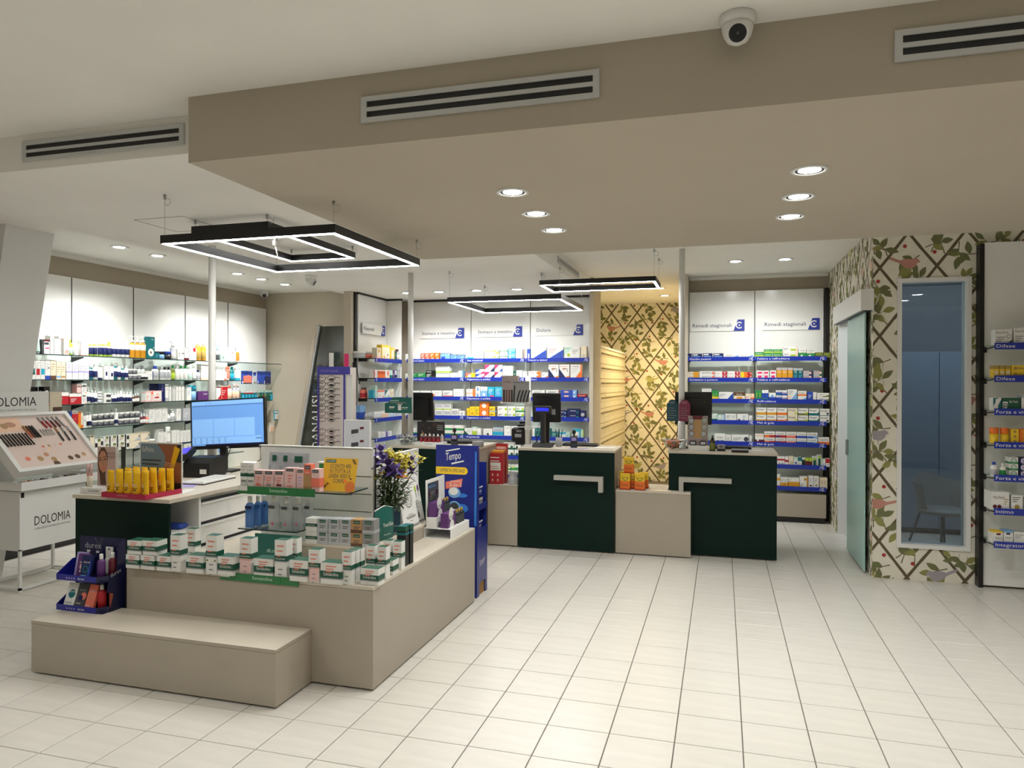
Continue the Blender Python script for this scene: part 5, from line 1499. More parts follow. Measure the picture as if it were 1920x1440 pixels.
G1 = ['m:dgreen:.46:.60', 'ln:silver:.2:.8:.85', 'x:grey:.1:.9:.25:.33']
on_shelf(C(76), C(160), 867.5, 'white', G1, 'white green banded carton at the desk end of the upper glass shelf'); on_shelf(C(165), C(248), 868, 'white', G1, 'white green banded carton second from the desk end of the upper shelf')
on_shelf(C(78), C(250), 866.5, 'white', ['ln:silver'], 'plain white carton at the back of the upper glass shelf', Y=SY+.09)
for i, (x0, x1, c) in enumerate(((252, 366, 'coral'), (376, 500, 'grey'), (508, 634, 'maroon'))):
    on_shelf(C(x0), C(x1), 882+i*.4, 'pink', PK(c), f'pink carton with {word(c)} tab on the upper glass shelf')
on_shelf(C(641), C(786), 877.5, 'pink', ['x:dgrey:.15:.8:.85:.96', 'T:white:.22:.89:.045:.5:Somatoline', 'ln:coral:.3:.7:.66', 'ln:coral:.25:.7:.2'], 'widest pink carton on the upper glass shelf')
on_shelf(C(797), C(888), 879, 'pink', ['x:dgrey:.12:.88:.82:.95', 'T:white:.2:.86:.05:.6:Somatoline', 'ln:lilac:.2:.8:.6'], 'slim pale pink carton beside the widest pink one')
on_shelf(C(891), C(982), 870.5, 'coral', ['x:dgrey:.1:.9:.82:.94', 'T:white:.18:.86:.045:.64:Somatoline', 'ln:pink:.2:.8:.7', 'm:tan:.08:.62'], 'tall copper pink carton on the upper glass shelf')
on_shelf(C(988), C(1092), 879.5, 'pink', ['x:dgrey:.1:.85:.83:.96', 'T:white:.16:.87:.05:.6:Somatoline', 'm:coral:.2:.6'], 'pink carton next to the yellow offer sign')
on_shelf(C(1060), C(1150), 866.5, 'white', ['x:green:.3:.98:.2:.95'], 'white carton with green face behind the offer sign', Y=SY+.12)
# sachets
mat('foil', (178,182,186), .32, metal=.35)
for i, (x0, x1) in enumerate(((418, 566), (560, 706), (655, 930))):
    Y = SY+.20-i*.03; z = ZS1+.0085
    A, B = on(C(x0), 800, 'y', Y), on(C(x1), 800, 'y', Y); h = on(500, 848+i*.3, 'y', Y).z-z; W_ = B.x-A.x
    t = thing('foil_sachet', f'silver foil sachet with green badge, {ordw(i+1)} behind the pink cartons', 'sachet', (A.x, Y, z), 0, 'foil sachets on the upper glass shelf')
    b = MB(); n = 6
    for q in range(n):
        for r in range(n):
            f_ = lambda a, c_: (W_*a/n, .012*math.sin(PI*a/n)*math.sin(PI*c_/n)*-1+.03*c_/n, h*c_/n)
            b.face([f_(q, r), f_(q+1, r), f_(q+1, r+1), f_(q, r+1)], 'foil', True)
    b.obj('pouch', t)
    yb = lambda a, c_: -.0155+.03*c_
    MB().face([(W_*.38, yb(.4, .76)-.001, h*.74), (W_*.75, yb(.7, .76)-.001, h*.74), (W_*.75, yb(.7, .92)-.001, h*.92), (W_*.38, yb(.4, .92)-.001, h*.92)], 'dgreen').obj('badge', t)
    b = MB()
    for q in (.2, .3): b.face([(W_*q, yb(0, .4)-.004, h*.36), (W_*(q+.04), yb(0, .4)-.004, h*.36), (W_*(q+.03), yb(0, .6)-.004, h*.62), (W_*(q+.01), yb(0, .6)-.004, h*.62)], 'dgrey')
    b.face([(W_*.5, yb(0, .4)-.004, h*.40), (W_*.9, yb(0, .4)-.004, h*.40), (W_*.9, yb(0, .4)-.004, h*.46), (W_*.5, yb(0, .4)-.004, h*.46)], 'dgrey'); b.obj('print', t)
# yellow offer sign in acrylic
t = thing('offer_sign', 'yellow acrylic offer sign with black Italian lettering leaning on the slatted panel', 'sign', (0, 0, 0))
mat('sign_yellow', (214,168,48), .2)
q = [on(600, 922, 'y', SY+.07), on(663.5, 922.5, 'y', SY+.07), on(672.5, 858.5, 'y', SY+.13), on(609, 858, 'y', SY+.13)]
for v_ in q[:2]: v_.z = ZS1+.0095
q[1].y = q[0].y; q[2] = q[3]+(q[1]-q[0])
u_ = (q[1]-q[0]); wS = u_.length; u_ = u_.normalized(); v_ = (q[3]-q[0]); hS = v_.length; v_ = v_.normalized(); n_ = u_.cross(v_)
b = MB(); b.face(q, 'sign_yellow'); b.face([p-n_*.003 for p in q[::-1]], 'sign_yellow')
for i in range(4): b.face([q[i], q[i]-n_*.003, q[(i+1) % 4]-n_*.003, q[(i+1) % 4]], 'sign_yellow')
b.obj('plate', t); b = MB()
PT = lambda a, c_, e=.0006: q[0]+u_*(a*wS)+v_*(c_*hS)+n_*e
for i, (tx, wd) in enumerate((('SCONTO 40%', .62), ('SU TUTTA LA', .62), ('LINEA VISO E', .64), ('CORPO', .36))):
    b.text(tx, PT(.52, .70-i*.15), u_, v_, .026, 'dgrey', wd*wS, center=True)
b.face([PT(.06, .86), PT(.36, .86), PT(.36, .95), PT(.06, .95)], 'dgreen'); b.text('Somatoline', PT(.08, .885, .001), u_, v_, .012, 'white', .26*wS)
b.obj('lettering', t); b = MB()
b.disc(PT(.86, .145, .0008), .035, u_, v_, 'sign_orange' if 'sign_orange' in _M else 'orange', 20); b.disc(PT(.70, .31, .0008), .012, u_, v_, 'orange', 12); b.disc(PT(.86, .38, .0008), .006, u_, v_, 'maroon', 10)
for i in range(5):
    for sx, sy in ((.06+.035*i, .05+.045*i), (.86+.02*i, .96-.03*i)):
        if sx < .95: b.disc(PT(sx, sy, .0008), .012, (u_+v_*(.6 if i % 2 else -.3)).normalized(), (v_-u_*.6).normalized(), 'brown', 8, .004)
b.obj('print', t)
# bottles on the lower shelf
BT = 'bottles on the lower glass shelf'
for i, (x0, x1, yt, dy) in enumerate(((100, 222, 931, 0), (216, 312, 930, .06), (300, 396, 929, .12))):
    Y = SY+.03+dy; A, B = on(C(x0), 900, 'y', Y), on(C(x1), 900, 'y', Y); h = on(C(x0), yt, 'y', Y).z-ZS2-.0085
    o = put('bot', (B.x-A.x)*.92, h, .04, 'blue_liquid' if 'blue_liquid' in _M else 'blue', ['cap:white'], ((A.x+B.x)/2, Y+.03, ZS2+.0085), 0, f'blue cleansing bottle with white cap, {ordw(i+1)} on the lower glass shelf', BT)
    W_ = (B.x-A.x)*.92
    MB().box(-W_*.36, W_*.36, -W_*.32, -W_*.305, h*.60, h*.70, 'navy').obj('label', o)
for i, (x0, x1, yt, dy) in enumerate(((402, 556, 929, 0), (566, 712, 932, 0), (716, 852, 933, .02), (862, 982, 931, .06))):
    Y = SY+.03+dy; A, B = on(C(x0), 900, 'y', Y), on(C(x1), 900, 'y', Y); h = on(C(x0), yt, 'y', Y).z-ZS2-.0085; W_ = (B.x-A.x)*.92
    o = put('bot', W_, h, .04, 'clear_plastic' if 'clear_plastic' in _M else 'silver', ['cap:white'], ((A.x+B.x)/2, Y+.03, ZS2+.0085), 0, f'clear micellar bottle with white cap, {ordw(i+1)} after the blue ones', BT)
    b = MB().box(-W_*.36, W_*.2, -W_*.32, -W_*.305, h*.62, h*.71, 'dgrey'); b.obj('label', o)
    MB().disc((0, -W_*.315, h*.18), W_*.1, (1, 0, 0), (0, 0, 1), 'magenta', 12).obj('badge', o)
# green pouch and hashtag card
t = thing('gift_pouch', 'green zip pouch with white lettering standing on the riser', 'pouch', (0, 0, 0))
pa, pb = on(687, 1017, 'z', .65), on(743, 1006, 'z', .65); 
pa = Vector((-2.075, 4.07, .6505)); pb = Vector((-2.038, 4.255, .6505)); u_ = (pb-pa).normalized(); n_ = u_.cross(Vector((0, 0, 1))); Lp = (pb-pa).length
b = MB(); N = 8
mat('pouch_green', (18,92,82), .5)
for sd in (1, -1):
    for i in range(N):
        for j in range(5):
            g = lambda a, c_: pa+u_*(Lp*a/N)+Vector((0, 0, (.19+.02*math.sin(a/N*PI))*c_/5))+n_*(sd*(.022*math.sin(PI*a/N)*math.sin(PI*min(.97, (c_+.6)/5.6))+.002))
            b.face([g(i, j), g(i+1, j), g(i+1, j+1), g(i, j+1)] if sd > 0 else [g(i, j+1), g(i+1, j+1), g(i+1, j), g(i, j)], 'pouch_green', True)
b.obj('pouch', t)
MB().tube([pa+Vector((0, 0, .192)), pa+u_*Lp*.5+Vector((0, 0, .213)), pb+Vector((0, 0, .192))], .004, 'white', 6).obj('zip', t)
MB().text('YourSkin', pa+u_*.055+n_*.0255+Vector((0, 0, .085)), u_, (0, 0, 1), .026, 'white', .105).text('somatoline', pa+u_*.065+n_*.024+Vector((0, 0, .03)), u_, (0, 0, 1), .012, 'mint', .07).obj('lettering', t)
X0, X1, Y, h = spotat(473, 560, 1052, 1008, .556)
t = thing('promo_card', 'dark green card with hashtag lettering behind the tall cartons', 'card', (X0, 3.80, .557))
MB().box(0, .31, 0, .004, 0, .165, 'pouch_green').obj('card', t); MB().text('#LoveYourSkin', (.085, -.0006, .055), (1, 0, 0), (0, 0, 1), .022, 'mint', .2).obj('lettering', t)
# ---- flower vase
vp = on(724, 1001, 'z', .649); vx, vy = -2.103, 4.335
t = thing('flower_vase', 'dark green vase of irises, yellow blossom and orange daisies', 'flowers', (vx, vy, .6495))
mat('vase_glass', (22,66,66), .08, coat=.5)
MB().box(-.058, .058, -.058, .058, 0, .185, 'vase_glass', bev=.008).obj('vase', t)
mat('leaf_green', (54,74,34), .6, noise=.25, nscale=30); mat('stem_green', (72,92,46), .6); mat('iris', (84,66,140), .55, noise=.3, nscale=40); mat('iris_dark', (52,34,84), .55); mat('bloom_yellow', (216,204,96), .6, noise=.15, nscale=60); mat('daisy', (236,150,30), .5)
rnd = random.Random(5)
b = MB(); tips = []
for i in range(38):
    a = rnd.uniform(0, 2*PI); r0 = rnd.uniform(0, .045); r1 = rnd.uniform(.02, .16); hh = rnd.uniform(.30, .56)-r1*.5
    if math.cos(a) < 0: r1 *= .45
    p0 = Vector((r0*math.cos(a), r0*math.sin(a), .02)); p1 = Vector((r0*1.2*math.cos(a), r0*1.2*math.sin(a), .19)); p2 = Vector((r1*math.cos(a), r1*math.sin(a), hh))
    b.tube([p0, p1, (p1+p2)/2+Vector((0, 0, .02)), p2], .0028, 'stem_green', 5, r2=.0018); tips.append(p2)
b.obj('stem', t)['kind'] = 'stuff'
def petal(b, c, d, L, w_, k, droop=.3):
    d = d.normalized(); s = d.cross(Vector((0, 0, 1))); s = s.normalized() if s.length > .01 else Vector((1, 0, 0)); up = s.cross(d)
    pts = [c+d*L*q+s*w_*ws*sg-up*droop*L*q*q for q, ws, sg in ((0, .2, -1), (.35, .8, -1), (.7, 1, -1), (1, .3, -1), (1, .3, 1), (.7, 1, 1), (.35, .8, 1), (0, .2, 1))]
    b.face(pts[:4]+pts[4:], k, True)
b = MB()
for i in range(430):
    a = rnd.uniform(0, 2*PI); z = rnd.uniform(.17, .40); r = rnd.uniform(.03, .075+.09*(z-.17)/.2)*(.55 if math.cos(a) < 0 else 1)
    petal(b, Vector((r*math.cos(a), r*math.sin(a), z)), Vector((math.cos(a+rnd.uniform(-.8, .8)), math.sin(a+rnd.uniform(-.8, .8)), rnd.uniform(-.3, .9))), rnd.uniform(.03, .065), rnd.uniform(.005, .011), 'leaf_green', rnd.uniform(-.2, .5))
b.obj('foliage', t)['kind'] = 'stuff'
def iris(c, s, k):
    b = MB()
    for i in range(6):
        a = i*PI/3+rnd.uniform(-.2, .2)
        petal(b, c, Vector((math.cos(a), math.sin(a), .9 if i % 2 else -.1)), .055*s, .020*s, k, .5 if i % 2 == 0 else -.1)
    for i in range(3): petal(b, c, Vector((math.cos(i*2.1+.5), math.sin(i*2.1+.5), 1.6)), .045*s, .014*s, 'iris', -.3)
    b.obj('iris_flower', t)
def fpos(px, py, dy): p = on(px, py, 'y', vy+dy); return p-Vector((vx, vy, .6495))
for px, py, dy, s, k in ((714, 846, -.04, 1.0, 'iris'), (718, 862, -.07, .9, 'iris'), (708, 870, -.06, .9, 'iris_dark'), (727, 873, -.10, 1.15, 'iris_dark'), (739, 882, -.10, 1.1, 'iris'), (729, 888, -.09, .9, 'iris_dark'), (750, 889, -.05, .8, 'iris'), (768, 873, .05, .7, 'iris_dark'), (772, 884, .03, .7, 'iris_dark'), (772, 863, .08, .7, 'iris')):
    iris(fpos(px, py, dy), s, k)
for px, py, dy, n in ((733, 855, -.02, 20), (745, 855, .0, 22), (752, 867, .02, 20), (757, 877, .02, 18), (762, 861, .06, 16), (740, 864, 0, 16), (713, 890, -.05, 14), (753, 885, 0, 16), (768, 873, .06, 12), (787, 863, .12, 7), (726, 850, 0, 12)):
    c = fpos(px, py, dy); b = MB()
    for i in range(int(n*1.5)):
        p = c+Vector((rnd.gauss(0, .02), rnd.gauss(0, .02), rnd.gauss(0, .018)))
        for j in range(4):
            a = j*PI/2+rnd.uniform(0, 1); petal(b, p, Vector((rnd.gauss(0, 1), rnd.gauss(0, 1)-.4, rnd.gauss(0, 1))), .017, .009, 'bloom_yellow', 0)
    b.obj('blossom_spray', t)['kind'] = 'stuff'
for px, py, dy, s in ((752, 895, -.10, 1.1), (719, 887, -.10, .6), (758, 887, -.04, .6), (765, 898, .0, .5)):
    c = fpos(px, py, dy); b = MB()
    for i in range(18): petal(b, c, Vector((math.cos(i*PI/9), math.sin(i*PI/9), .25+.2*(i % 2))), .034*s, .006*s, 'daisy', .2)
    b.lathe([(.008*s, 0), (.009*s, .004), (.003*s, .008)], 'brown', 10, tuple(c)); b.obj('daisy_flower', t)
ba = MB().tube([Vector((.01, .0, .15)), fpos(765, 900, .02), fpos(788, 863, .12)], .004, 'stem_green', 6, r2=.002).obj('stem', t)
# ---- cards leaning on the side panel and the multivitamin stand
def leaning(name, label, cat, y0, y1, xb, xt, h, draw, z=.6495, tilt_len=None):
    """a card facing +X whose foot is at xb and whose top leans back to xt"""
    t = thing(name, label, cat, (xb, y0, z), 0); W_ = y1-y0
    u = Vector((0, 1, 0)); v = Vector((xt-xb, 0, h)).normalized(); n = u.cross(v); L = math.hypot(xt-xb, h)
    b = MB(); q = [Vector((0, 0, 0)), u*W_, u*W_+v*L, v*L]; q2 = [p-n*.003 for p in q]
    b.face(q, 'matt_white'); b.face(q2[::-1], 'matt_white')
    for i in range(4): b.face([q[i], q2[i], q2[(i+1) % 4], q[(i+1) % 4]], 'matt_white')
    b.obj('card', t); b = MB(); draw(b, lambda a, c, e=.0006: u*(a*W_)+v*(c*L)+n*e, u, v, W_, L); b.obj('print', t)
    return t
def d1(b, P, u, v, W_, L):
    c = P(.55, .58)
    for i in range(22):
        a = i*2*PI/22; e1 = u*math.cos(a)+v*math.sin(a); e2 = v*math.cos(a)-u*math.sin(a)
        b.face([c+e1*.050-e2*.006, c+e1*.066, c+e1*.050+e2*.006], 'black')
    b.ring(c, .036, .0385, u, v, 'black', 24); b.ring(c, .030, .031, u, v, 'dgrey', 24); b.disc(c+Vector((0, 0, .01)), .004, u, v, 'black', 8, .010); b.disc(c-Vector((0, 0, .006)), .009, u, v, 'dgrey', 8, .003)
    for i, (w0, y) in enumerate(((.3, .27), (.62, .235), (.62, .215), (.5, .195), (.2, .14))): b.face([P(.55-w0/2, y), P(.55+w0/2, y), P(.55+w0/2, y+.010), P(.55-w0/2, y+.010)], 'dgrey')
    b.face([P(.02, .01), P(.98, .01), P(.98, .06), P(.02, .06)], 'grey')
def d2(b, P, u, v, W_, L):
    b.ring(P(.5, .68), W_*.40, W_*.415, u, v, 'lilac', 20, .1, PI-.1)
    for x, k in ((.12, 'lilac'), (.3, 'coral'), (.62, 'lime'), (.86, 'purple')): b.disc(P(x, .66), W_*.09, u, v, k, 9, W_*.13); b.face([P(x-.02, .50), P(x+.02, .50), P(x+.02, .62), P(x-.02, .62)], 'dgreen')
    for i in range(5): b.face([P(.12, .42-i*.03), P(.70-.1*(i % 2), .42-i*.03), P(.70-.1*(i % 2), .43-i*.03), P(.12, .43-i*.03)], 'dgrey')
    b.disc(P(.42, .49), .006, u, v, 'dgreen', 8, .010); b.face([P(.52, .10), P(.64, .10), P(.64, .2), P(.52, .2)], 'black'); b.face([P(.56, .2), P(.60, .2), P(.60, .26), P(.56, .26)], 'black'); b.face([P(.3, .10), P(.42, .10), P(.42, .22), P(.3, .22)], 'silver')
    b.face([P(.02, .01), P(.98, .01), P(.98, .05), P(.02, .05)], 'grey')
leaning('leaflet_card', 'white card with a black sunburst emblem beside the vase', 'card', 4.43, 4.675, -2.035, -2.10, .335, d1, .649)
leaning('leaflet_card', 'white card with flower drawings behind the sunburst card', 'card', 4.635, 4.83, -2.06, -2.13, .36, d2, .649)
st = thing('vitamin_stand', 'white cardboard counter stand holding dark multivitamin bottles', 'display stand', (-2.003, 4.68, .556))
# local: +Y along the edge, +X towards the aisle
MB().box(0, .20, 0, .38, .0005, .004, 'matt_white').box(.197, .20, 0, .38, .004, .072, 'matt_white').box(0, .196, 0, .38, .068, .072, 'matt_white').box(.0, .003, 0, .38, .004, .068, 'matt_white').obj('tray', st)
MB().box(.02, .09, .003, .375, .0722, .145, 'matt_white').obj('step', st)
MB().prism([(.002, .40), (.008, .072), (.012, .072), (.006, .40)], 'y', .02, .37, 'matt_white').obj('back_card', st)
b = MB(); P = lambda a, c: Vector((.0067+.006*(1-(c-.072)/.328), a, c))
b.face([P(.05, .20), P(.25, .20), P(.25, .375), P(.05, .375)], 'dgrey'); b.face([P(.09, .25), P(.20, .25), P(.20, .31), P(.09, .31)], 'white'); b.face([P(.06, .28), P(.10, .28), P(.10, .31), P(.06, .31)], 'maroon'); b.face([P(.19, .28), P(.24, .28), P(.24, .31), P(.19, .31)], 'maroon'); b.face([P(.06, .34), P(.2, .34), P(.2, .365), P(.06, .365)], 'sky')
b.obj('print', st)
def wand(loc, i, row_):
    return put('bot', .042, .10, .042, 'black', ['lab:dgrey:.1:.75', 'cap:gold'], loc, PI/2, f'dark multivitamin bottle with gold cap, {ordw(i)} on the {row_} tier', 'multivitamin bottles on the white stand')
for i in range(3):
    wand((-2.003+.16, 4.90+i*.052, .6286), i+1, 'front'); wand((-2.003+.055, 4.88+i*.052, .7016), i+1, 'rear')
for k, (xx, z_, yy, nm) in enumerate(((-2.003+.145, .6286, 4.69, 'front'), (-2.003+.056, .7016, 4.69, 'rear'))):
    put('box', .155, .10, .055, 'purple', ['d:white:.4:.95:.45', 'd:white:.5:.1:.42', 'T:dgrey:.2:.66:.16:.45:ULILA'], (xx-.0, yy+.085, z_), PI/2, f'purple and white sleeve with lettering on the {nm} tier of the stand', 'purple sleeves on the white stand', 'multipack_sleeve')
# ---------------------------------------------------------------- navy two-tier stand on the step
mat('navy_card', (18,22,66), .35); mat('navy_edge', (28,34,140), .3)
NX, NY = -3.772, 3.335
ns = thing('counter_stand', 'navy two-tier cardboard stand with white lettering on the low step', 'display stand', (NX, NY, .3005))
NW, ND, NH = .345, .165, .405
MB().box(.005, NW, ND-.006, ND, 0, NH, 'navy_card').obj('back_panel', ns)
MB().prism([(.05, .0), (ND-.007, 0), (ND-.007, NH-.01), (.11, NH-.02), (.10, .22), (.05, .215), (.03, .12), (.08, .10)], 'x', NW-.005, NW, 'navy_card').obj('side_panel', ns)
for z0, nm in ((.0, 'lower'), (.178, 'upper')):
    MB().box(0, NW-.05, 0, .003, z0, z0+.034, 'navy_edge').prism([(0, z0), (.15, z0), (.15, z0+.10), (.11, z0+.10), (0, z0+.034)], 'x', 0, .004, 'navy_edge').box(.004, NW-.007, .004, ND-.008, z0+.0005, z0+.003, 'navy_card').prism([(NW-.05, 0), (NW-.005, .05), (NW-.005, .054), (NW-.053, .003)], 'z', z0, z0+.034, 'navy_card').obj('tray', ns)
    b = MB().text('durex', (NW*.46, -.0006, z0+.010), (1, 0, 0), (0, 0, 1), .014, 'white', .05)
    for i in range(4): b.box(.075+i*.018, .083+i*.018, -.0012, -.0004, z0+.010, z0+.02, 'lilac')
    b.obj('lettering', ns)
bl = MB().text('durex', (.045, ND-.0068, .335), (1, 0, 0), (0, 0, 1), .036, 'silver', .125)
for (xa, za), (xb, zb) in (((.12, .40), (.185, .29)), ((.175, .40), (.125, .29))): bl.face([(xa, ND-.0066, za), (xa+.0015, ND-.0066, za), (xb+.0015, ND-.0066, zb), (xb, ND-.0066, zb)], 'silver')
for x, z in ((.06, .31), (.13, .308), (.29, .335)): bl.box(x, x+.024, ND-.0075, ND-.0062, z, z+.013, 'white')
bl.obj('lettering', ns)
MB().text('durex', (NW+.0006, .055, .20), (0, .97, .24), (0, -.24, .97), .026, 'silver', .08).obj('lettering', ns)
def leanbox(x, z0, yb, w_, h, c, st, lab, tilt=-.36):
    o = put('box', w_, h, .018, c, st, (NX+x, NY+yb, .3005+z0+.008), 0, lab, 'cartons in the navy stand', 'leaning_carton'); o.rotation_euler = (tilt, 0, .0); return o
for x, c, w_, nm in ((.070, 'white', .074, 'white'), (.148, 'dgrey', .070, 'dark grey'), (.220, 'coral', .062, 'red')):
    st_ = {'white': ['d:teal:.55:.55:.34', 'T:white:.2:.6:.09:.7:durex', 'ln:silver:.1:.8:.2'], 'dgrey': ['T:silver:.15:.7:.09:.6:durex', 'd:coral:.7:.5:.3', 'd:navy:.45:.42:.24', 'ln:silver:.1:.6:.2'], 'coral': ['T:white:.15:.7:.09:.6:durex', 'o:tan:.5:.5:.24', 'ln:pink:.1:.6:.15']}[c]
    leanbox(x, .004, .022, w_, .142, c, st_, f'{nm} carton leaning on the lower tier of the navy stand')
for x, c, w_, yb, st_, nm in ((.095, 'lilac', .072, .075, ['T:navy:.2:.66:.09:.7:durex', 'd:grey:.6:.45:.2', 'ln:silver'], 'silver lilac'), (.142, 'purple', .078, .045, ['T:white:.2:.6:.09:.7:durex', 'd:pink:.5:.45:.25', 'x:white:.3:.7:.22:.30'], 'purple'), (.195, 'navy', .07, .018, ['T:white:.2:.68:.09:.7:durex', 'o:teal:.5:.42:.3', 'tr:blue:.7:.9', 'ln:sky:.1:.7:.15'], 'blue')):
    leanbox(x, .182, yb, w_, .135, c, st_, f'{nm} carton leaning on the upper tier of the navy stand', -.20)
for i, (x, y, z0, c) in enumerate(((.275, .062, .004, 'red'), (.305, .112, .004, 'coral'), (.268, .062, .182, 'purple'), (.302, .112, .182, 'maroon'))):
    put('bot', .046, .150, .046, c, ['lab:%s:.3:.7' % c, 'cap:white'], (NX+x, NY+y, .3005+z0), 0, f"{word(c)} gel bottle with white cap on the {'lower' if z0 < .1 else 'upper'} tier of the navy stand", 'gel bottles in the navy stand')
put('pkt', .05, .17, .03, 'white', ['lab:white'], (NX+.245, NY+.145, .3005+.184), 0, 'white hang-tab packet at the back of the navy stand', None, 'hanging_packet')
# ---------------------------------------------------------------- blue tissue tower beyond the island
mat('tempo_blue', (28,40,120), .3); mat('tempo_light', (52,120,200), .3); mat('cardboard', (150,112,66), .8)
tw = thing('tissue_tower', 'tall blue cardboard tower with white lettering and yellow offer band', 'display stand', (-2.128, 5.205, 0)); TWW, TWD, TWH = .338, .25, 1.165
MB().box(0, TWW, 0, .006, .0, TWH, 'tempo_blue').obj('front_panel', tw)
MB().box(TWW-.006, TWW, .007, TWD, .10, .52, 'tempo_blue').box(TWW-.006, TWW, .007, .05, .52, TWH, 'tempo_blue').prism([(.007, 0), (.06, 0), (.06, .10), (.007, .10)], 'x', TWW-.006, TWW, 'tempo_blue').prism([(TWD-.05, 0), (TWD, 0), (TWD, .10), (TWD-.05, .10)], 'x', TWW-.006, TWW, 'tempo_blue').obj('side_panel', tw)
MB().box(0, .006, .007, TWD, 0, TWH-.1, 'tempo_blue').obj('side_panel', tw); MB().box(.007, TWW-.007, TWD-.006, TWD, 0, TWH-.15, 'tempo_blue').obj('back_panel', tw)
for z in (.12, .40, .66): MB().box(.007, TWW-.008, .007, TWD-.007, z, z+.006, 'cardboard').box(TWW-.006, TWW-.001, .051, TWD, z, z+.05, 'tempo_blue').obj('tray', tw)
MB().box(.01, TWW-.01, .01, TWD-.01, .0, .10, 'cardboard').obj('base', tw)
b = MB(); F = lambda a, c, e=.0006: Vector((a*TWW, -e, c))
b.text('Tempo', F(.24, 1.045), Vector((.985, 0, .15)), (0, 0, 1), .058, 'white', .125)
for p in ([(.24, 1.112), (.58, 1.135), (.58, 1.144), (.24, 1.122)], [(.38, 1.015), (.68, 1.04), (.68, 1.05), (.38, 1.027)]): b.face([F(*q_) for q_ in p], 'white')
b.obj('lettering', tw)
b = MB(); pts = [F(.0, .940), F(.70, .940)]+[F(.70+.075*math.cos(q), .968+.027*math.sin(q)) for q in [(-.5+k/6)*PI for k in range(1, 6)]]+[F(.70, .996), F(0, .996)]
b.face(pts, 'yellow'); b.text('OFFERTA SPECIALE', F(.10, .957, .001), (1, 0, 0), (0, 0, 1), .026, 'navy', .60*TWW); b.obj('offer_band', tw)
b = MB(); b.face([F(.24, .825), F(.62, .845), F(.65, .91), F(.24, .88)], 'coral'); b.text('NUOVO', F(.36, .878, .001), (1, 0, .05), (0, 0, 1), .014, 'white', .08).text('3-in-1', F(.33, .843, .001), (1, 0, .05), (0, 0, 1), .030, 'white', .095)
b.disc(F(.45, .80, .0006), .050, (1, 0, 0), (0, 0, 1), 'sky', 20, .042); b.disc(F(.43, .81, .001), .038, (1, 0, 0), (0, 0, 1), 'white', 18, .03)
b.disc(F(.45, .69, .0006), .050, (1, 0, 0), (0, 0, 1), 'sky', 20, .046); b.disc(F(.45, .69, .001), .036, (1, 0, 0), (0, 0, 1), 'dgrey', 16, .034); b.disc(F(.62, .78, .0004), .05, (1, 0, 0), (0, 0, 1), 'tempo_light', 18, .016); b.disc(F(.62, .68, .0004), .055, (1, 0, 0), (0, 0, 1), 'tempo_light', 18, .035); b.disc(F(.6, .57, .0004), .05, (1, 0, 0), (0, 0, 1), 'tempo_light', 18, .03)
b.face([F(.93, .55, .0004), F(.985, .55, .0004), F(.985, 1.12, .0004), F(.95, 1.12, .0004)], 'tempo_light'); b.obj('print', tw)
MB().text('Tempo', (TWW+.0007, .06, .22), (0, .97, .22), (0, 0, 1), .05, 'white', .13).obj('lettering', tw)
for i, (z, c) in enumerate(((.126, 'tempo_blue'), (.406, 'tempo_blue'), (.49, 'tempo_blue'), (.666, 'grey'), (.76, 'tempo_blue'))):
    o = MB().box(-.12, .118, -.075, .075, 0, .075, c).obj('tissue_pack', None, (-2.128+.19, 5.205+.15, z+.0005)); tag(o, f'tissue pack on the open side of the blue tower, {ordw(i+1)} from the floor', 'tissues', 'tissue packs in the blue tower')
    b = MB(); b.text('Tempo', (.1186, -.06, .025), (0, 1, 0), (0, 0, 1), .026, 'white', .10); b.box(.1182, .1188, -.07, .07, .06, .07, 'white'); b.obj('lettering', o)
# ---------------------------------------------------------------- make-up display by the pylon
mk = thing('makeup_display', 'white make-up display stand with a sloping tester tray and black lettering', 'display stand', (-5.25, 4.32, 0))   # local x: -0.42..0, y: 0..0.66
MX, MY = -.42, .66
for a, b_ in ((0, 0), (MX+.02, 0), (0, MY-.02), (MX+.02, MY-.02)): MB().box(a-.02, a, b_, b_+.02, 0, .33, 'metal_white').obj('leg', mk)
for q in ((MX, 0, 0, .02), (MX, 0, MY-.02, MY), (-.02, 0, .02, MY-.02), (MX, MX+.02, .02, MY-.02)): MB().box(q[0], q[1], q[2], q[3], .012, .032, 'metal_white').obj('rail', mk)
MB().box(MX, 0, 0, MY, .32, .785, 'matt_white').obj('body', mk)
MB().text('DOLOMIA', (.0008, .125, .50), (0, 1, 0), (0, 0, 1), .072, 'black', .33).text('LA BELLEZZA È UN PRINCIPIO NATURALE', (.0008, .125, .465), (0, 1, 0), (0, 0, 1), .013, 'dgrey', .33).obj('lettering', mk)
for y in (.01, MY-.05): MB().box(-.03, .003, y, y+.025, .735, .775, 'plastic_black').obj('hinge_block', mk)
MB().box(MX-.03, .055, -.03, MY+.03, .795, .805, 'matt_white').box(.045, .055, -.03, MY+.03, .805, .862, 'matt_white').box(MX-.03, .045, -.03, -.02, .805, .862, 'matt_white').box(MX-.03, .045, MY+.02, MY+.03, .805, .862, 'matt_white').obj('drawer_tray', mk)
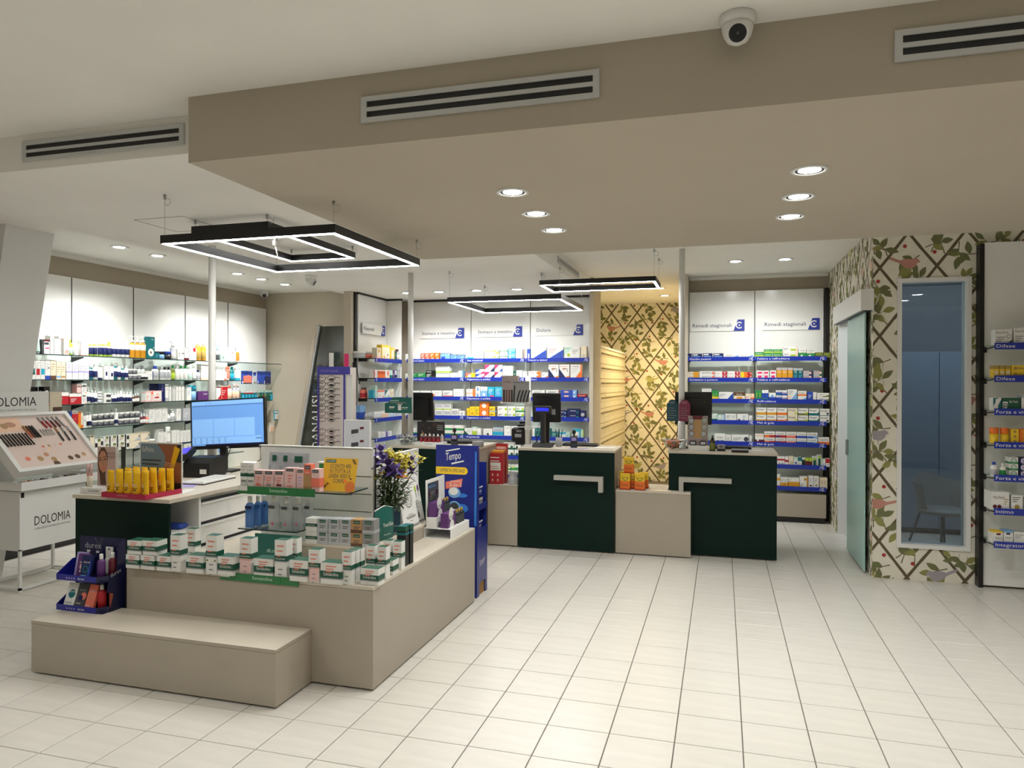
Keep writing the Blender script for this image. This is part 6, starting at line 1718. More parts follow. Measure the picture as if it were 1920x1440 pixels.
# sloping tray: local frame s (along +Y), r (up the slope)
O_ = Vector((.07, -.06, .95)); su = Vector((0, 1, 0)); top_ = Vector((-.36, 0, 1.385)); sr = (top_-Vector((.07, 0, .95))); SL = sr.length; sr.normalize(); sn = su.cross(sr) * 1.0
if sn.x < 0: sn = -sn
SWd = MY+.14
def SP(a, c, e=0): return O_+su*(a*SWd)+sr*(c*SL)+sn*e
b = MB()
def slab(b, a0, a1, c0, c1, e0, e1, k):
    p = [SP(a0, c0, e0), SP(a1, c0, e0), SP(a1, c1, e0), SP(a0, c1, e0)]; q = [SP(a0, c0, e1), SP(a1, c0, e1), SP(a1, c1, e1), SP(a0, c1, e1)]
    b.face(p[::-1], k); b.face(q, k)
    for i in range(4): b.face([p[i], p[(i+1) % 4], q[(i+1) % 4], q[i]], k)
slab(b, 0, 1, 0, 1, -.075, -.06, 'matt_white')
for a0, a1, c0, c1 in ((0, 1, 0, .05), (0, 1, .95, 1), (0, .05, .05, .95), (.95, 1, .05, .95)): slab(b, a0, a1, c0, c1, -.06, .0, 'matt_white')
b.obj('tester_tray', mk)
mat('blush', (226,206,196), .35); b = MB(); slab(b, .05, .95, .05, .95, -.06, -.02, 'blush'); b.obj('tray_insert', mk)
b = MB(); slab(b, .12, .40, .70, .94, -.0198, -.0190, 'peach'); b.disc(SP(.27, .82, -.0188), .05, su, sr, 'skin', 14, .03); b.disc(SP(.2, .8, -.0186), .03, su, sr, 'tan', 12, .03); b.obj('print', mk)
MB().box(MX, MX+.02, .02, MY-.06, 1.30, 1.56, 'matt_white').obj('header_board', mk)
MB().text('DOLOMIA', (MX+.0208, .05, 1.44), (0, 1, 0), (0, 0, 1), .075, 'black', .43).text('LA BELLEZZA È UN PRINCIPIO NATURALE', (MX+.0208, .05, 1.40), (0, 1, 0), (0, 0, 1), .013, 'dgrey', .43).obj('lettering', mk)
MB().box(MX+.02, MX+.03, MY-.055, MY+.06, 1.30, 1.555, 'cream').box(MX+.0302, MX+.031, MY-.03, MY+.06, 1.30, 1.42, 'brown').obj('side_card', mk)
def tester(a, c, L, k, k2, lab, ang=0, w_=.011, nm='makeup_tester', g='make-up testers in the sloping tray'):
    """a pencil or gloss lying in the tray"""
    p = Vector((-5.25, 4.32, 0))+SP(a, c, -.012); d = (sr*math.cos(ang)+su*math.sin(ang))
    o = MB().tube([Vector((0, 0, 0)), d*L*.62], w_/2, k, 7).obj(nm, None, p); tag(o, lab, 'make-up', g)
    MB().tube([d*L*.62, d*L], w_/2*1.05, k2, 7).obj('cap', o)
n = 0
for i, k in enumerate(('red', 'red', 'maroon', 'maroon', 'silver')): tester(.64+i*.055, .72, .12, k, 'silver', f'{word(k)} lip gloss, {ordw(i+1)} along the top row of the sloping tray', -.15, .014)
for i in range(9): tester(.09+i*.035, .44, .13, 'black', 'dgrey' if i % 2 else 'black', f'black eye pencil, {ordw(i+1)} along the middle row of the sloping tray', -.1)
for i in range(4): tester(.40+i*.032, .56, .13, ('coral', 'brown', 'black', 'black')[i], ('tan', 'brown', 'black', 'dgrey')[i], f'{word(("coral", "brown", "black", "black")[i])} mascara, {ordw(i+1)} beside the eye pencils in the sloping tray', -.1, .014)
for i in range(5): tester(.55+i*.03, .58, .07, 'silver', 'grey', f'short silver pencil, {ordw(i+1)} beside the mascaras in the sloping tray', -.1, .008)
for i in range(3): tester(.72+i*.075, .46, .16, 'dgrey', 'silver' if i else 'tan', f'slim dark liner, {ordw(i+1)} along the aisle end of the sloping tray', .05, .013)
def pan(a, c, r, k, lab, ell=1.):
    p = Vector((-5.25, 4.32, 0))+SP(a, c, -.0185)
    o = MB().disc((0, 0, 0), r, su, sr, k, 14, r*ell).ring((0, 0, 0), r, r*1.1, su, sr, 'cream', 14).obj('powder_pan', None, p); tag(o, lab, 'make-up', 'powder pans in the sloping tray')
i = 0
for a, c, r, k in ((.45, .38, .013, 'coral'), (.52, .385, .013, 'tan'), (.59, .39, .013, 'pink'), (.66, .395, .013, 'coral'), (.43, .32, .014, 'pink'), (.49, .325, .014, 'peach'), (.20, .20, .022, 'coral'), (.33, .18, .026, 'tan'), (.42, .24, .022, 'skin'), (.47, .15, .024, 'tan'), (.47, .07, .03, 'brown'), (.66, .14, .024, 'brown'), (.75, .15, .024, 'brown'), (.84, .18, .020, 'tan')):
    i += 1; pan(a, c+.02, r, k, f'{word(k)} powder pan, {ordw(i)} counted from the top of the sloping tray')
for i in range(10):
    o = MB().box(-.05, .05, -.022, .022, 0, .012, ('pink', 'brown', 'cream', 'dgrey', 'silver', 'silver', 'silver', 'brown', 'tan', 'grey')[i], bev=.003).obj('powder_compact', None, (-5.25-.02, 4.32+.08+i*.055, .832)); o.rotation_euler = (0, .35, .1)
    tag(o, f'slim powder compact, {ordw(i+1)} from the near end of the lower tray', 'make-up', 'powder compacts in the lower tray')
    MB().box(-.046, .046, -.018, .018, .0122, .014, ('peach', 'tan', 'silver', 'black', 'white', 'grey', 'white', 'dgrey', 'brown', 'silver')[i]).obj('window', o)
for i in range(2):
    o = MB().lathe([(.018, 0), (.018, .09)], 'silver', 12, ks=['silver']).obj('brush_pot', None, (-5.25-.06-i*.0, 4.32+.0+i*.048-.005, .84)); o.rotation_euler = (0, PI/2, 0); tag(o, f'clear cylinder pot lying in the lower tray, {ordw(i+1)} from its near end', 'make-up', 'clear pots in the lower tray'); MB().lathe([(.0165, .0902), (.0165, .0915)], 'dgrey', 12).obj('lid', o)
# ---------------------------------------------------------------- cash desk goods
DZ = .9125
mn = thing('monitor', 'large flat monitor with a blue screen facing the cash desk chair', 'monitor', (-3.935, 4.97, DZ), -.02)
MB().box(-.09, .09, -.03, .17, 0, .012, 'plastic_dark').obj('foot', mn)
MB().box(-.03, .03, .05, .075, .012, .38, 'plastic_dark').obj('stand', mn)
mx0, mx1, mz0, mz1 = -.238, .425, .185, .585
MY0 = -.05
hd = MB().box(-.335, .335, 0, .035, -.20, .20, 'plastic_black').obj('housing', mn, (.085, -.0, .395)); hd.rotation_euler = (-.05, -.058, .10)
b = MB(); f = lambda a, c, e: (a, -e, c)
b.face([f(-.323, -.172, .0006), f(.323, -.172, .0006), f(.323, .19, .0006), f(-.323, .19, .0006)], 'screen_light')
for x0, x1, z0, z1, k in ((-.32, .32, .150, .153, 'navy'), (-.32, .32, .160, .188, 'screen_light2'), (-.318, -.21, .165, .184, 'screen_light3'), (-.315, -.13, -.10, .045, 'screen_light2'), (-.125, .06, -.10, .045, 'screen_light2'), (.065, .245, -.10, .045, 'screen_light2'), (-.32, .30, -.158, -.105, 'screen_light2'), (-.20, .323, -.172, -.160, 'navy'), (-.19, -.185, .168, .178, 'navy'), (-.17, -.165, .168, .178, 'navy'), (-.15, -.145, .168, .178, 'navy'), (.25, .30, -.13, -.118, 'navy')):
    b.face([f(x0, z0, .001), f(x1, z0, .001), f(x1, z1, .001), f(x0, z1, .001)], k)
for i in range(6):
    for j in range(3): b.face([f(-.30+i*.055, -.118-j*.016, .0014), f(-.292+i*.055, -.118-j*.016, .0014), f(-.292+i*.055, -.112-j*.016, .0014), f(-.30+i*.055, -.112-j*.016, .0014)], 'navy')
b.obj('screen', hd); MB().box(-.012, .012, -.001, -.0002, -.192, -.184, 'silver').obj('badge', hd)
pr = thing('receipt_printer', 'black receipt printer with a tilted customer display on the cash desk', 'printer', (-3.86, 4.62, DZ), .12)
MB().prism([(0, 0), (.23, 0), (.23, .15), (.06, .15), (0, .11)], 'x', -.11, .11, 'plastic_black').obj('housing', pr)
MB().box(.03, .085, -.001, -.0002, .03, .065, 'white').obj('label', pr)
d_ = MB().prism([(-.02, 0), (.11, 0), (.11, .04), (-.02, .055)], 'x', -.05, .05, 'plastic_black').obj('display_head', pr, (-.13, .05, .13)); d_.rotation_euler = (.5, -.2, 0); MB().box(-.035, .04, .0, .09, .05, .0535, 'scan_blue').obj('display_window', d_)
kb = thing('keyboard', 'white keyboard lying along the edge of the cash desk', 'keyboard', (-3.55, 4.30, DZ+.006), .10)
MB().box(-.15, .02, 0, .40, 0, .014, 'matt_white', bev=.003).box(-.152, .022, -.002, .402, -.0055, -.0002, 'plastic_black').obj('base', kb)
b = MB()
for i in range(5):
    for j in range(14): b.box(-.142+i*.031, -.142+i*.031+.026, .01+j*.0272, .01+j*.0272+.023, .0142, .0175, 'white')
b.obj('key', kb)['kind'] = 'stuff'
for pts, lab in ((((-3.86, 5.02, 1.10), (-3.84, 4.92, .98), (-3.80, 4.86, 1.075)), 'thin black cable dropping from the monitor to the printer'), (((-3.60, 5.05, 1.12), (-3.58, 5.03, 1.02), (-3.66, 4.93, .95), (-3.73, 4.85, .93)), 'black cable looping from the monitor behind the keyboard'), (((-3.66, 4.95, .918), (-3.58, 4.90, .93), (-3.50, 4.98, .918), (-3.58, 5.04, .918), (-3.66, 4.97, .922)), 'tangle of black cable lying on the cash desk')):
    o = MB().tube(pts, .004, 'plastic_black', 6).obj('cable'); tag(o, lab, 'cable')
def paper(lab, x, y, z, w_, d, rz, c='white', cat='paper', nm='paper_sheet', tz=.0012):
    o = MB().box(-w_/2, w_/2, -d/2, d/2, 0, tz, c).obj(nm, None, (x, y, z+.0004), rz); tag(o, lab, cat); return o
paper('white receipt lying on the cash desk before the keyboard', -3.45, 4.02, DZ, .08, .2, .3)
paper('blue leaflet on the cash desk behind the sunscreen tray', -3.62, 4.24, DZ, .12, .16, .5, 'lilac')
paper('folded white sheet on the cash desk by the printer', -3.78, 4.38, DZ, .12, .10, -.3)
o = MB().box(-.12, .10, -.04, .05, 0, .03, 'blue', bev=.008).obj('paper_bundle', None, (-3.46, 3.90, .6915), .1); tag(o, 'blue bundle on the open shelf of the cash desk', 'bundle')
o = MB().tube([(-.12, -.05, .02), (-.05, 0, .035), (.02, -.04, .03), (.08, .02, .02)], .018, 'plastic_black', 8).obj('cable', None, (-3.56, 3.86, .694)); tag(o, 'coiled black lead on the open shelf of the cash desk', 'cable')
# sunscreen display
mat('poster_blue', (112,136,152), .4); mat('poster_dark', (44,38,40), .4); mat('skin_tan', (150,92,62), .45); mat('sun_yellow', (236,184,24), .35)
sd = thing('sunscreen_tray', 'crimson cardboard tray with a tanned figure poster holding yellow tubes', 'display stand', (0, 0, 0))
ta, tb, tc = on(190, 932, 'z', DZ), on(272, 938, 'z', DZ), on(315, 923, 'z', DZ)
mat('crimson', (176,34,70), .4)
ux_ = (tb-ta).normalized(); uy_ = Vector((-ux_.y, ux_.x, 0)); TW_ = (tb-ta).length; TD_ = .30
sd.location = ta; sd.rotation_euler.z = math.atan2(ux_.y, ux_.x)
MB().box(0, TW_, 0, .004, .0005, .032, 'crimson').box(0, .004, .004, TD_, .0005, .032, 'crimson').box(TW_-.004, TW_, .004, TD_, .0005, .032, 'crimson').box(.004, TW_-.004, .004, TD_, .0005, .004, 'crimson').obj('tray', sd)
b = MB().text('LA NATURA IN UNA CREMA', (TW_*.35, -.0006, .014), (1, 0, 0), (0, 0, 1), .007, 'pink', .09); b.obj('lettering', sd)
PW, PH = TW_*1.0, .33
MB().box(-.0, PW, TD_, TD_+.004, .0, PH, 'matt_white').obj('back_card', sd)
b = MB(); y_ = TD_-.0006; f = lambda a, c, e=0: (a*PW, y_-e, c*PH)
b.face([f(.02, .02), f(.98, .02), f(.98, .97), f(.02, .97)], 'poster_blue'); b.face([f(.55, .02, .0003), f(.98, .02, .0003), f(.98, .97, .0003), f(.42, .97, .0003), f(.62, .75, .0003), f(.66, .5, .0003)], 'poster_dark')
for P_ in ([(.44, .96), (.9, .96), (.82, .72), (.84, .55), (.62, .52), (.6, .75)], [(.52, .40), (.62, .60), (.80, .58), (.86, .40), (.70, .34)], [(.78, .20), (.98, .20), (.98, .60), (.86, .62), (.80, .50)]): b.face([f(*p, .0006) for p in P_], 'skin_tan')
b.face([f(.70, .42, .001), f(.80, .46, .001), f(.96, .88, .001), f(.83, .94, .001)], 'sun_yellow'); 
for i in range(4): b.face([f(.55+i*.02, .46+i*.04, .0013), f(.78+i*.01, .42+i*.045, .0013), f(.78+i*.01, .445+i*.045, .0013), f(.55+i*.02, .49+i*.04, .0013)], 'skin')
b.text('EuPhidra', f(.06, .80, .0008), (1, 0, 0), (0, 0, 1), .034, 'white', PW*.28)
for i, w0 in enumerate((.46, .40, .42)): b.face([f(.05, .62-i*.08, .0008), f(.05+w0, .62-i*.08, .0008), f(.05+w0, .645-i*.08, .0008), f(.05, .645-i*.08, .0008)], 'poster_dark')
b.face([f(.02, .25, .0008), f(.44, .25, .0008), f(.44, .37, .0008), f(.02, .37, .0008)], 'crimson'); b.obj('print', sd)
mat('poster_blue', (112,136,152), .4); mat('poster_dark', (44,38,40), .4); mat('skin_tan', (150,92,62), .45); mat('sun_yellow', (236,184,24), .35)
b = None; k = 0
for r in range(4):
    for c in range(5):
        if r in (1, 3) and c == 4: pass
        k += 1
        lx, ly = .036+c*(TW_-.072)/4, .038+r*.066
        p = ta+ux_*lx+uy_*ly+Vector((0, 0, .0045))
        put('tube', .052, .165, .036, 'sun_yellow', ['cap:amber', 'T:cream:.12:.42:.11:.7:50', 'x:brown:.08:.9:.35:.375', 'x:black:.3:.7:.27:.31'], p, math.atan2(ux_.y, ux_.x)+rnd.uniform(-.25, .25), f'yellow sunscreen tube, {ordw(c+1)} in the {ordw(r+1)} row of the crimson tray', 'sunscreen tubes in the crimson tray', 'sunscreen_tube')
# portrait card with two lip pencils
pc = thing('portrait_stand', 'small white stand with a woman portrait card and two lip pencils', 'display stand', (-4.02, 3.76, DZ), .06)
MB().box(-.03, .135, 0, .11, .0005, .038, 'matt_white').obj('base', pc); MB().text('DOLOMIA', (.03, -.0006, .012), (1, 0, 0), (0, 0, 1), .014, 'dgrey', .085).obj('lettering', pc)
MB().box(.012, .175, .10, .104, .0385, .30, 'matt_white').obj('card', pc)
b = MB(); y_ = .0994; f = lambda a, c, e=0: (.012+a*.163, y_-e, .0385+c*.26)
b.face([f(0, 0), f(.86, 0), f(.86, 1), f(0, 1)], 'portrait_bg')
mat('portrait_bg', (196,168,160), .5)
b.face([f(.0, .55, .0002), f(.06, .85, .0002), f(.18, .98, .0002), f(.34, .98, .0002), f(.46, .86, .0002), f(.5, .7, .0002), f(.38, .30, .0002), f(.42, .02, .0002), f(.15, .02, .0002), f(.10, .3, .0002)], 'brown')
b.face([f(.05, .55, .0005), f(.08, .78, .0005), f(.2, .90, .0005), f(.36, .88, .0005), f(.46, .72, .0005), f(.48, .52, .0005), f(.40, .38, .0005), f(.26, .33, .0005), f(.12, .42, .0005)], 'skin')
for x, z in ((.14, .66), (.36, .68)): b.disc(f(x, z, .0008), .012, (1, 0, .1), (0, 0, 1), 'dgrey', 10, .004); b.disc(f(x, z+.06, .0008), .014, (1, 0, .15), (0, 0, 1), 'brown', 10, .0025)
b.face([f(.25, .68, .0008), f(.29, .68, .0008), f(.32, .54, .0008), f(.23, .53, .0008)], 'tan'); b.disc(f(.28, .45, .0008), .016, (1, 0, .1), (0, 0, 1), 'coral', 12, .007)
b.text('PHYTO', f(.5, .80, .0008), (1, 0, 0), (0, 0, 1), .017, 'brown', .055).text('TOUCH', f(.5, .71, .0008), (1, 0, 0), (0, 0, 1), .017, 'brown', .055)
b.obj('portrait_print', pc)
b = MB().box(.178, .21, .12, .124, .0, .30, 'dgreen_card' if 'dgreen_card' in _M else 'dgrey').obj('rear_card', pc)
for i, x in enumerate((-.005, .022)):
    o = MB().lathe([(.0075, 0), (.0075, .075)], 'cream', 10).obj('lip_pencil', None, Vector((-4.02, 3.76, DZ))+Vector((x, .035, .0386))); tag(o, f'pale lip pencil standing before the portrait card, {ordw(i+1)} from its outer edge', 'make-up', 'lip pencils before the portrait')
    MB().lathe([(.0076, .075), (.0076, .085)], 'coral', 10).obj('ring', o); MB().lathe([(.0078, .0852), (.0078, .15), (.006, .153)], 'pink', 10).obj('cap', o)
# ---------------------------------------------------------------- goods on the sales counters
def pos(label, x, y, z, rz, W_, H_, tiltx, cat='monitor', foot=True, cz=.36):
    t = thing('till_screen', label, 'monitor', (x, y, z), rz, 'black till screens')
    MB().box(-.09, .09, -.07, .09, 0, .012, 'plastic_black', bev=.003).obj('foot', t)
    MB().prism([(.0, .012), (.03, .012), (.05, cz), (.02, cz)], 'x', -.025, .025, 'plastic_black').obj('neck', t)
    h = MB().box(-W_/2, W_/2, -.03, 0, -H_/2, H_/2, 'plastic_black', bev=.006).box(-W_*.35, W_*.35, -.045, -.03, -H_*.32, H_*.32, 'plastic_black').obj('housing', t, (0, .0, cz)); h.rotation_euler.x = tiltx
    b = MB()
    for a in (-.3, .3): b.disc((W_*a, -.0456, H_*.2), .003, (1, 0, 0), (0, 0, 1), 'grey', 8)
    b.obj('screw', h)
    return t
C1, C2, C3 = .9955, .9955, 1.0105
pos('black till screen on the middle counter behind the customer display', -1.775, 7.42, C1, .10, .30, .31, .10, cz=.39)
pos('black till screen on the counter behind the tissue tower', -3.07, 7.14, C3, -.12, .27, .30, .12, cz=.38)
pos('black till screen on the counter nearest the sliding door', -.275, 7.48, C2, .06, .36, .33, .08, cz=.40)
cd = thing('customer_display', 'black pole display with a blue screen on the middle counter', 'display', (-1.735, 7.08, C1), 0)
MB().prism([(-.06, 0), (.06, 0), (.06, .02), (.03, .045), (-.05, .035)], 'x', -.095, .095, 'plastic_dark').obj('base', cd); MB().box(-.024, .024, -.012, .02, .04, .34, 'plastic_dark').obj('column', cd)
MB().box(-.088, .088, -.03, .012, .345, .415, 'plastic_dark', bev=.005).obj('head', cd); MB().box(-.066, .066, -.0315, -.0302, .365, .398, 'lcd_blue').obj('screen', cd); MB().box(.09, .125, .0, .012, .33, .385, 'grey').obj('card_reader', cd)
for pts, lab in ((((-1.80, 7.22, 1.25), (-1.83, 7.18, 1.10), (-1.82, 7.20, 1.005)), 'black cable hanging behind the blue customer display'), (((-1.76, 7.24, 1.22), (-1.80, 7.20, 1.12), (-1.845, 7.20, 1.02)), 'second black cable hanging beside the blue customer display')):
    tag(MB().tube(pts, .004, 'plastic_black', 6).obj('cable'), lab, 'cable')
# jumbo file display on the short post
pt = thing('post_shelf', 'small white shelf clamped to the short post of the middle counter', 'shelf', (-1.913, 7.16, 1.435))
MB().box(-.27, .02, -.09, -.031, 0, .012, 'metal_white').obj('plate', pt); MB().lathe([(.034, -.02), (.034, .03)], 'metal_white', 14, cap0=False, cap1=False).obj('clamp', pt)
jb = thing('file_display', 'grey display box of large nail files standing on the post shelf', 'display stand', (-2.165, 7.07, 1.4475))
mat('card_grey', (158,142,138), .5)
MB().box(0, .17, 0, .055, 0, .27, 'card_grey').obj('box', jb); MB().box(.115, .29, -.006, -.0005, 0, .215, 'grey').obj('front_card', jb)
b = MB().text('Floxia', (.012, -.0006, .235), (1, 0, 0), (0, 0, 1), .014, 'dgrey', .05).text('JUMBO', (.012, -.0006, .195), (1, 0, 0), (0, 0, 1), .026, 'dgrey', .085)
b.ring((.27, -.0068, .185), .010, .012, (1, 0, 0), (0, 0, 1), 'dgrey', 14); b.box(.12, .25, -.0072, -.0064, .198, .204, 'dgrey'); b.obj('lettering', jb)
for i in range(4):
    o = MB().box(-.008, .008, -.003, .0, 0, .125, ('black', 'brown', 'brown', 'black')[i]).obj('nail_file', None, (-2.165+.022+i*.028, 7.0695, 1.448)); tag(o, f'straight nail file in the grey display, {ordw(i+1)} from its outer edge', 'nail file', 'nail files in the grey display')
for i in range(5):
    x = -2.165+.128+i*.034; pts = [(0, 0, 0), (.012, 0, .06), (.034, 0, .12)] if i else [(0, 0, 0), (.004, 0, .09), (.01, 0, .17)]
    b = MB()
    for (p, q) in zip(pts, pts[1:]): b.face([(p[0]-.007, -.002, p[2]), (p[0]+.007, -.002, p[2]), (q[0]+.007, -.002, q[2]), (q[0]-.007, -.002, q[2])], 'black'); b.face([(p[0]+.007, .001, p[2]), (p[0]-.007, .001, p[2]), (q[0]-.007, .001, q[2]), (q[0]+.007, .001, q[2])], 'black')
    o = b.obj('nail_file', None, (x, 7.062, 1.450)); tag(o, f'curved black nail file on the front card, {ordw(i+1)} from its inner edge', 'nail file', 'nail files in the grey display')
pt2 = thing('post_shelf', 'lower white shelf on the short post with a card terminal', 'shelf', (-1.913, 7.16, 1.182))
MB().box(-.12, .12, .031, .15, 0, .010, 'metal_white').obj('plate', pt2); MB().lathe([(.034, -.02), (.034, .03)], 'metal_white', 14, cap0=False, cap1=False).obj('clamp', pt2)
ct = thing('card_terminal', 'black card terminal resting on the lower post shelf', 'terminal', (-2.0, 7.25, 1.1925), .2)
MB().prism([(-.06, 0), (.06, 0), (.06, .045), (-.06, .02)], 'x', -.045, .045, 'plastic_black').obj('housing', ct); MB().box(-.03, .03, .0, .045, .043, .048, 'dgrey').obj('screen', ct)
bx = thing('terminal_box', 'black rounded till box with two grey labels beside the short post', 'till box', (-2.02, 7.30, .996), .05)
MB().box(-.10, .09, -.05, .10, .03, .178, 'plastic_black', bev=.014).obj('housing', bx); MB().box(-.045, .012, -.0515, -.0503, .135, .155, 'grey').box(-.06, .01, -.0515, -.0503, .08, .115, 'silver').obj('label', bx); MB().box(-.06, .08, -.03, .1, 0, .029, 'plastic_dark').obj('foot', bx)
def stamp(label, x, y, z):
    t = thing('hand_stamp', label, 'stamp', (x, y, z), .1, 'self-inking hand stamps')
    MB().box(-.034, .034, -.02, .02, 0, .058, 'plastic_black', bev=.004).obj('base', t); MB().box(-.032, .032, -.018, .018, .060, .115, 'plastic_black', bev=.004).obj('bridge', t); MB().box(-.024, .024, -.0195, -.0182, .068, .104, 'lilac').obj('window', t)
    MB().lathe([(.008, .115), (.008, .135), (.018, .142), (.018, .17), (.012, .178)], 'plastic_black', 12).obj('handle', t)
    MB().box(-.03, .03, -.0205, -.0202, .012, .045, 'dgrey').obj('plate', t)
stamp('black hand stamp on the middle green counter', -1.425, 7.13, C1); stamp('black hand stamp on the counter behind the tissue tower', -2.58, 6.80, C3)
pp = thing('pen_pot', 'grey pen pot behind the customer display', 'pen pot', (-1.60, 7.22, C1))
MB().lathe([(.032, 0), (.035, .09), (.032, .09), (.029, .01)], 'silver', 14, cap1=False).obj('pot', pp)
for i in range(4):
    a = i*1.6; o = MB().tube([(.012*math.cos(a), .012*math.sin(a), .012), (.034*math.cos(a), .02*math.sin(a), .165)], .005, 'plastic_black', 6).obj('pen', None, (-1.60, 7.22, C1)); tag(o, f'black pen in the grey pot, {ordw(i+1)} around its rim', 'pen', 'pens in the grey pot')
    MB().tube([(.034*math.cos(a), .02*math.sin(a), .165), (.036*math.cos(a), .021*math.sin(a), .178)], .003, 'dgrey', 6).obj('cap', o)
def kbd(label, x, y, z, w_=.36):
    t = thing('keyboard', label, 'keyboard', (x, y, z), 0); MB().box(-w_/2, w_/2, -.07, .07, 0, .022, 'plastic_black', bev=.004).obj('base', t)
    b = MB()
    for i in range(12):
        for j in range(4): b.box(-w_/2+.01+i*.0285, -w_/2+.033+i*.0285, -.06+j*.03, -.036+j*.03, .0222, .027, 'plastic_dark')
    b.obj('key', t)['kind'] = 'stuff'
kbd('black keyboard at the back of the middle green counter', -1.40, 7.36, C1); kbd('black keyboard at the back of the counter behind the tissue tower', -2.62, 7.08, C3); kbd('black keyboard at the back of the counter nearest the sliding door', .10, 7.50, C2)
paper('white paper stack on the middle counter near its corridor end', -1.12, 7.16, C1, .2, .15, .05, tz=.004); paper('white receipt sheet on the middle counter beside the display base', -1.56, 7.02, C1, .12, .07, .1)
paper('blue and grey card lying before the stamp on the middle counter', -1.36, 7.04, C1, .2, .08, .08, 'lilac'); paper('white paper stack at the end of the counter behind the tissue tower', -2.40, 6.93, C3, .2, .22, 0, tz=.004); paper('white slip on the counter edge behind the tissue tower', -2.76, 6.72, C3, .14, .08, .1)
paper('white paper sheet on the counter nearest the sliding door', .28, 7.36, C2, .22, .16, .05)
gr = MB().lathe([(.055, 0), (.058, .004), (.058, .05), (.052, .054)], 'grey', 18).obj('tape_roll', None, (-2.325, 6.78, C3)); tag(gr, 'grey round container at the end of the tissue tower counter', 'container')
# wrapped sweets bowls
glass('bowl_glass', (.90, .93, .92), 1.2, .02)
def bowl(label, x, y, z, r, fill, lab2):
    t = thing('glass_bowl', label, 'bowl', (x, y, z), 0, 'clear sweet bowls')
    MB().lathe([(r*.45, 0), (r*.7, r*.18), (r*.95, r*.6), (r, r*.86), (r*1.02, r*.88), (r*.97, r*.86), (r*.9, r*.6), (r*.65, r*.22), (r*.40, .006)], 'bowl_glass', 22, cap1=False).obj('bowl', t)
    MB().tube([(r*1.01*math.cos(q*PI/12), r*1.01*math.sin(q*PI/12), r*.87) for q in range(24)], .003, 'silver', 5, closed=True).obj('rim', t)
    b = MB()
    for i in range(90):
        a = rnd.uniform(0, 2*PI); zz = rnd.uniform(.15, 1.0 if lab2 else .8); rr = rnd.uniform(0, r*(.42+.42*min(zz, .7)))
        if zz > .8: rr *= (1.1-zz)*2.4
        c = Vector((rr*math.cos(a), rr*math.sin(a), zz*r)); s = r*.16; u1 = Vector((rnd.uniform(-1, 1), rnd.uniform(-1, 1), rnd.uniform(-1, 1))).normalized(); v1 = u1.orthogonal().normalized(); w1 = u1.cross(v1)
        k = rnd.choice(fill)
        b.face([c-u1*s-v1*s*.5, c+u1*s*.2-v1*s*.5+w1*s*.3, c+u1*s+v1*s*.3, c-u1*s*.3+v1*s*.6-w1*s*.2], k, False); b.face([c-u1*s*.5, c+w1*s*.7, c+v1*s*.8], k)
    b.obj('wrapped_sweets', t)['kind'] = 'stuff'
bowl('clear glass bowl of silver wrapped sweets behind the flowers', -3.08, 6.74, C3, .105, ('silver', 'silver', 'grey', 'white', 'dgrey'), True)
bowl('clear bowl of orange packets beside the pole by the corridor', -.44, 7.20, C2, .115, ('coral', 'orange', 'coral', 'brown', 'olive'), False)
# spray dispensers with small bottles behind the stamp
vs_ = thing('sample_stand', 'dark printed counter stand holding small red-filled bottles', 'display stand', (-2.98, 6.72, C3))
MB().box(0, .30, 0, .13, .0005, .035, 'matt_white').obj('base', vs_); MB().text('LA SANA', (.11, -.0006, .010), (1, 0, 0), (0, 0, 1), .014, 'print_line', .08).obj('lettering', vs_)
MB().box(-.03, .27, .132, .137, .0, .235, 'poster_dark').obj('back_card', vs_)
b = MB()
for i in range(14): b.disc((rnd.uniform(0, .18), .1314, rnd.uniform(.06, .21)), rnd.uniform(.006, .022), (1, 0, 0), (0, 0, 1), rnd.choice(('dgrey', 'brown', 'grey', 'tan')), 9)
for i in range(3): b.box(.19, .255, .1310, .1316, .19-i*.02, .20-i*.02, 'grey')
b.obj('print', vs_)
for r_ in range(2):
    for i in range(5): put('bot', .034, .075, .034, 'maroon' if r_ == 0 else 'silver', ['cap:white', 'lab:%s:.1:.5' % ('red' if r_ == 0 else 'pink')], (-2.98+.06+i*.045+r_*.02, 6.72+.035+r_*.055, C3+.0355+(.0 if r_ == 0 else .001)), 0, f"small {'red' if r_ == 0 else 'pink'} bottle with white cap, {ordw(i+1)} in the {'front' if r_ == 0 else 'rear'} row of the dark stand", 'small bottles in the dark printed stand', None)
gc = thing('promo_board', 'dark green promotional board on the pole behind the flowers', 'board', (-3.40, 6.90, 1.325), .02)
MB().prism([(.04, .11), (.09, .165), (.30, .165), (.305, .0), (0, 0), (0, .10)], 'y', 0, .006, 'pouch_green').obj('board', gc)
b = MB()
for x0, x1, z0, k in ((.06, .16, .125, 'mint'), (.06, .24, .105, 'grey'), (.14, .20, .088, 'pink'), (.05, .11, .055, 'white'), (.05, .10, .040, 'grey'), (.15, .185, .03, 'white'), (.19, .26, .055, 'mint'), (.19, .25, .04, 'grey')): b.box(x0, x1, -.0010, -.0003, z0, z0+(.008 if k != 'white' or x0 > .14 else .014)+(.045 if x0 == .15 else 0), k)
b.obj('print', gc); MB().box(.25, .29, .0065, .018, .06, .10, 'metal_white').obj('clip', gc)
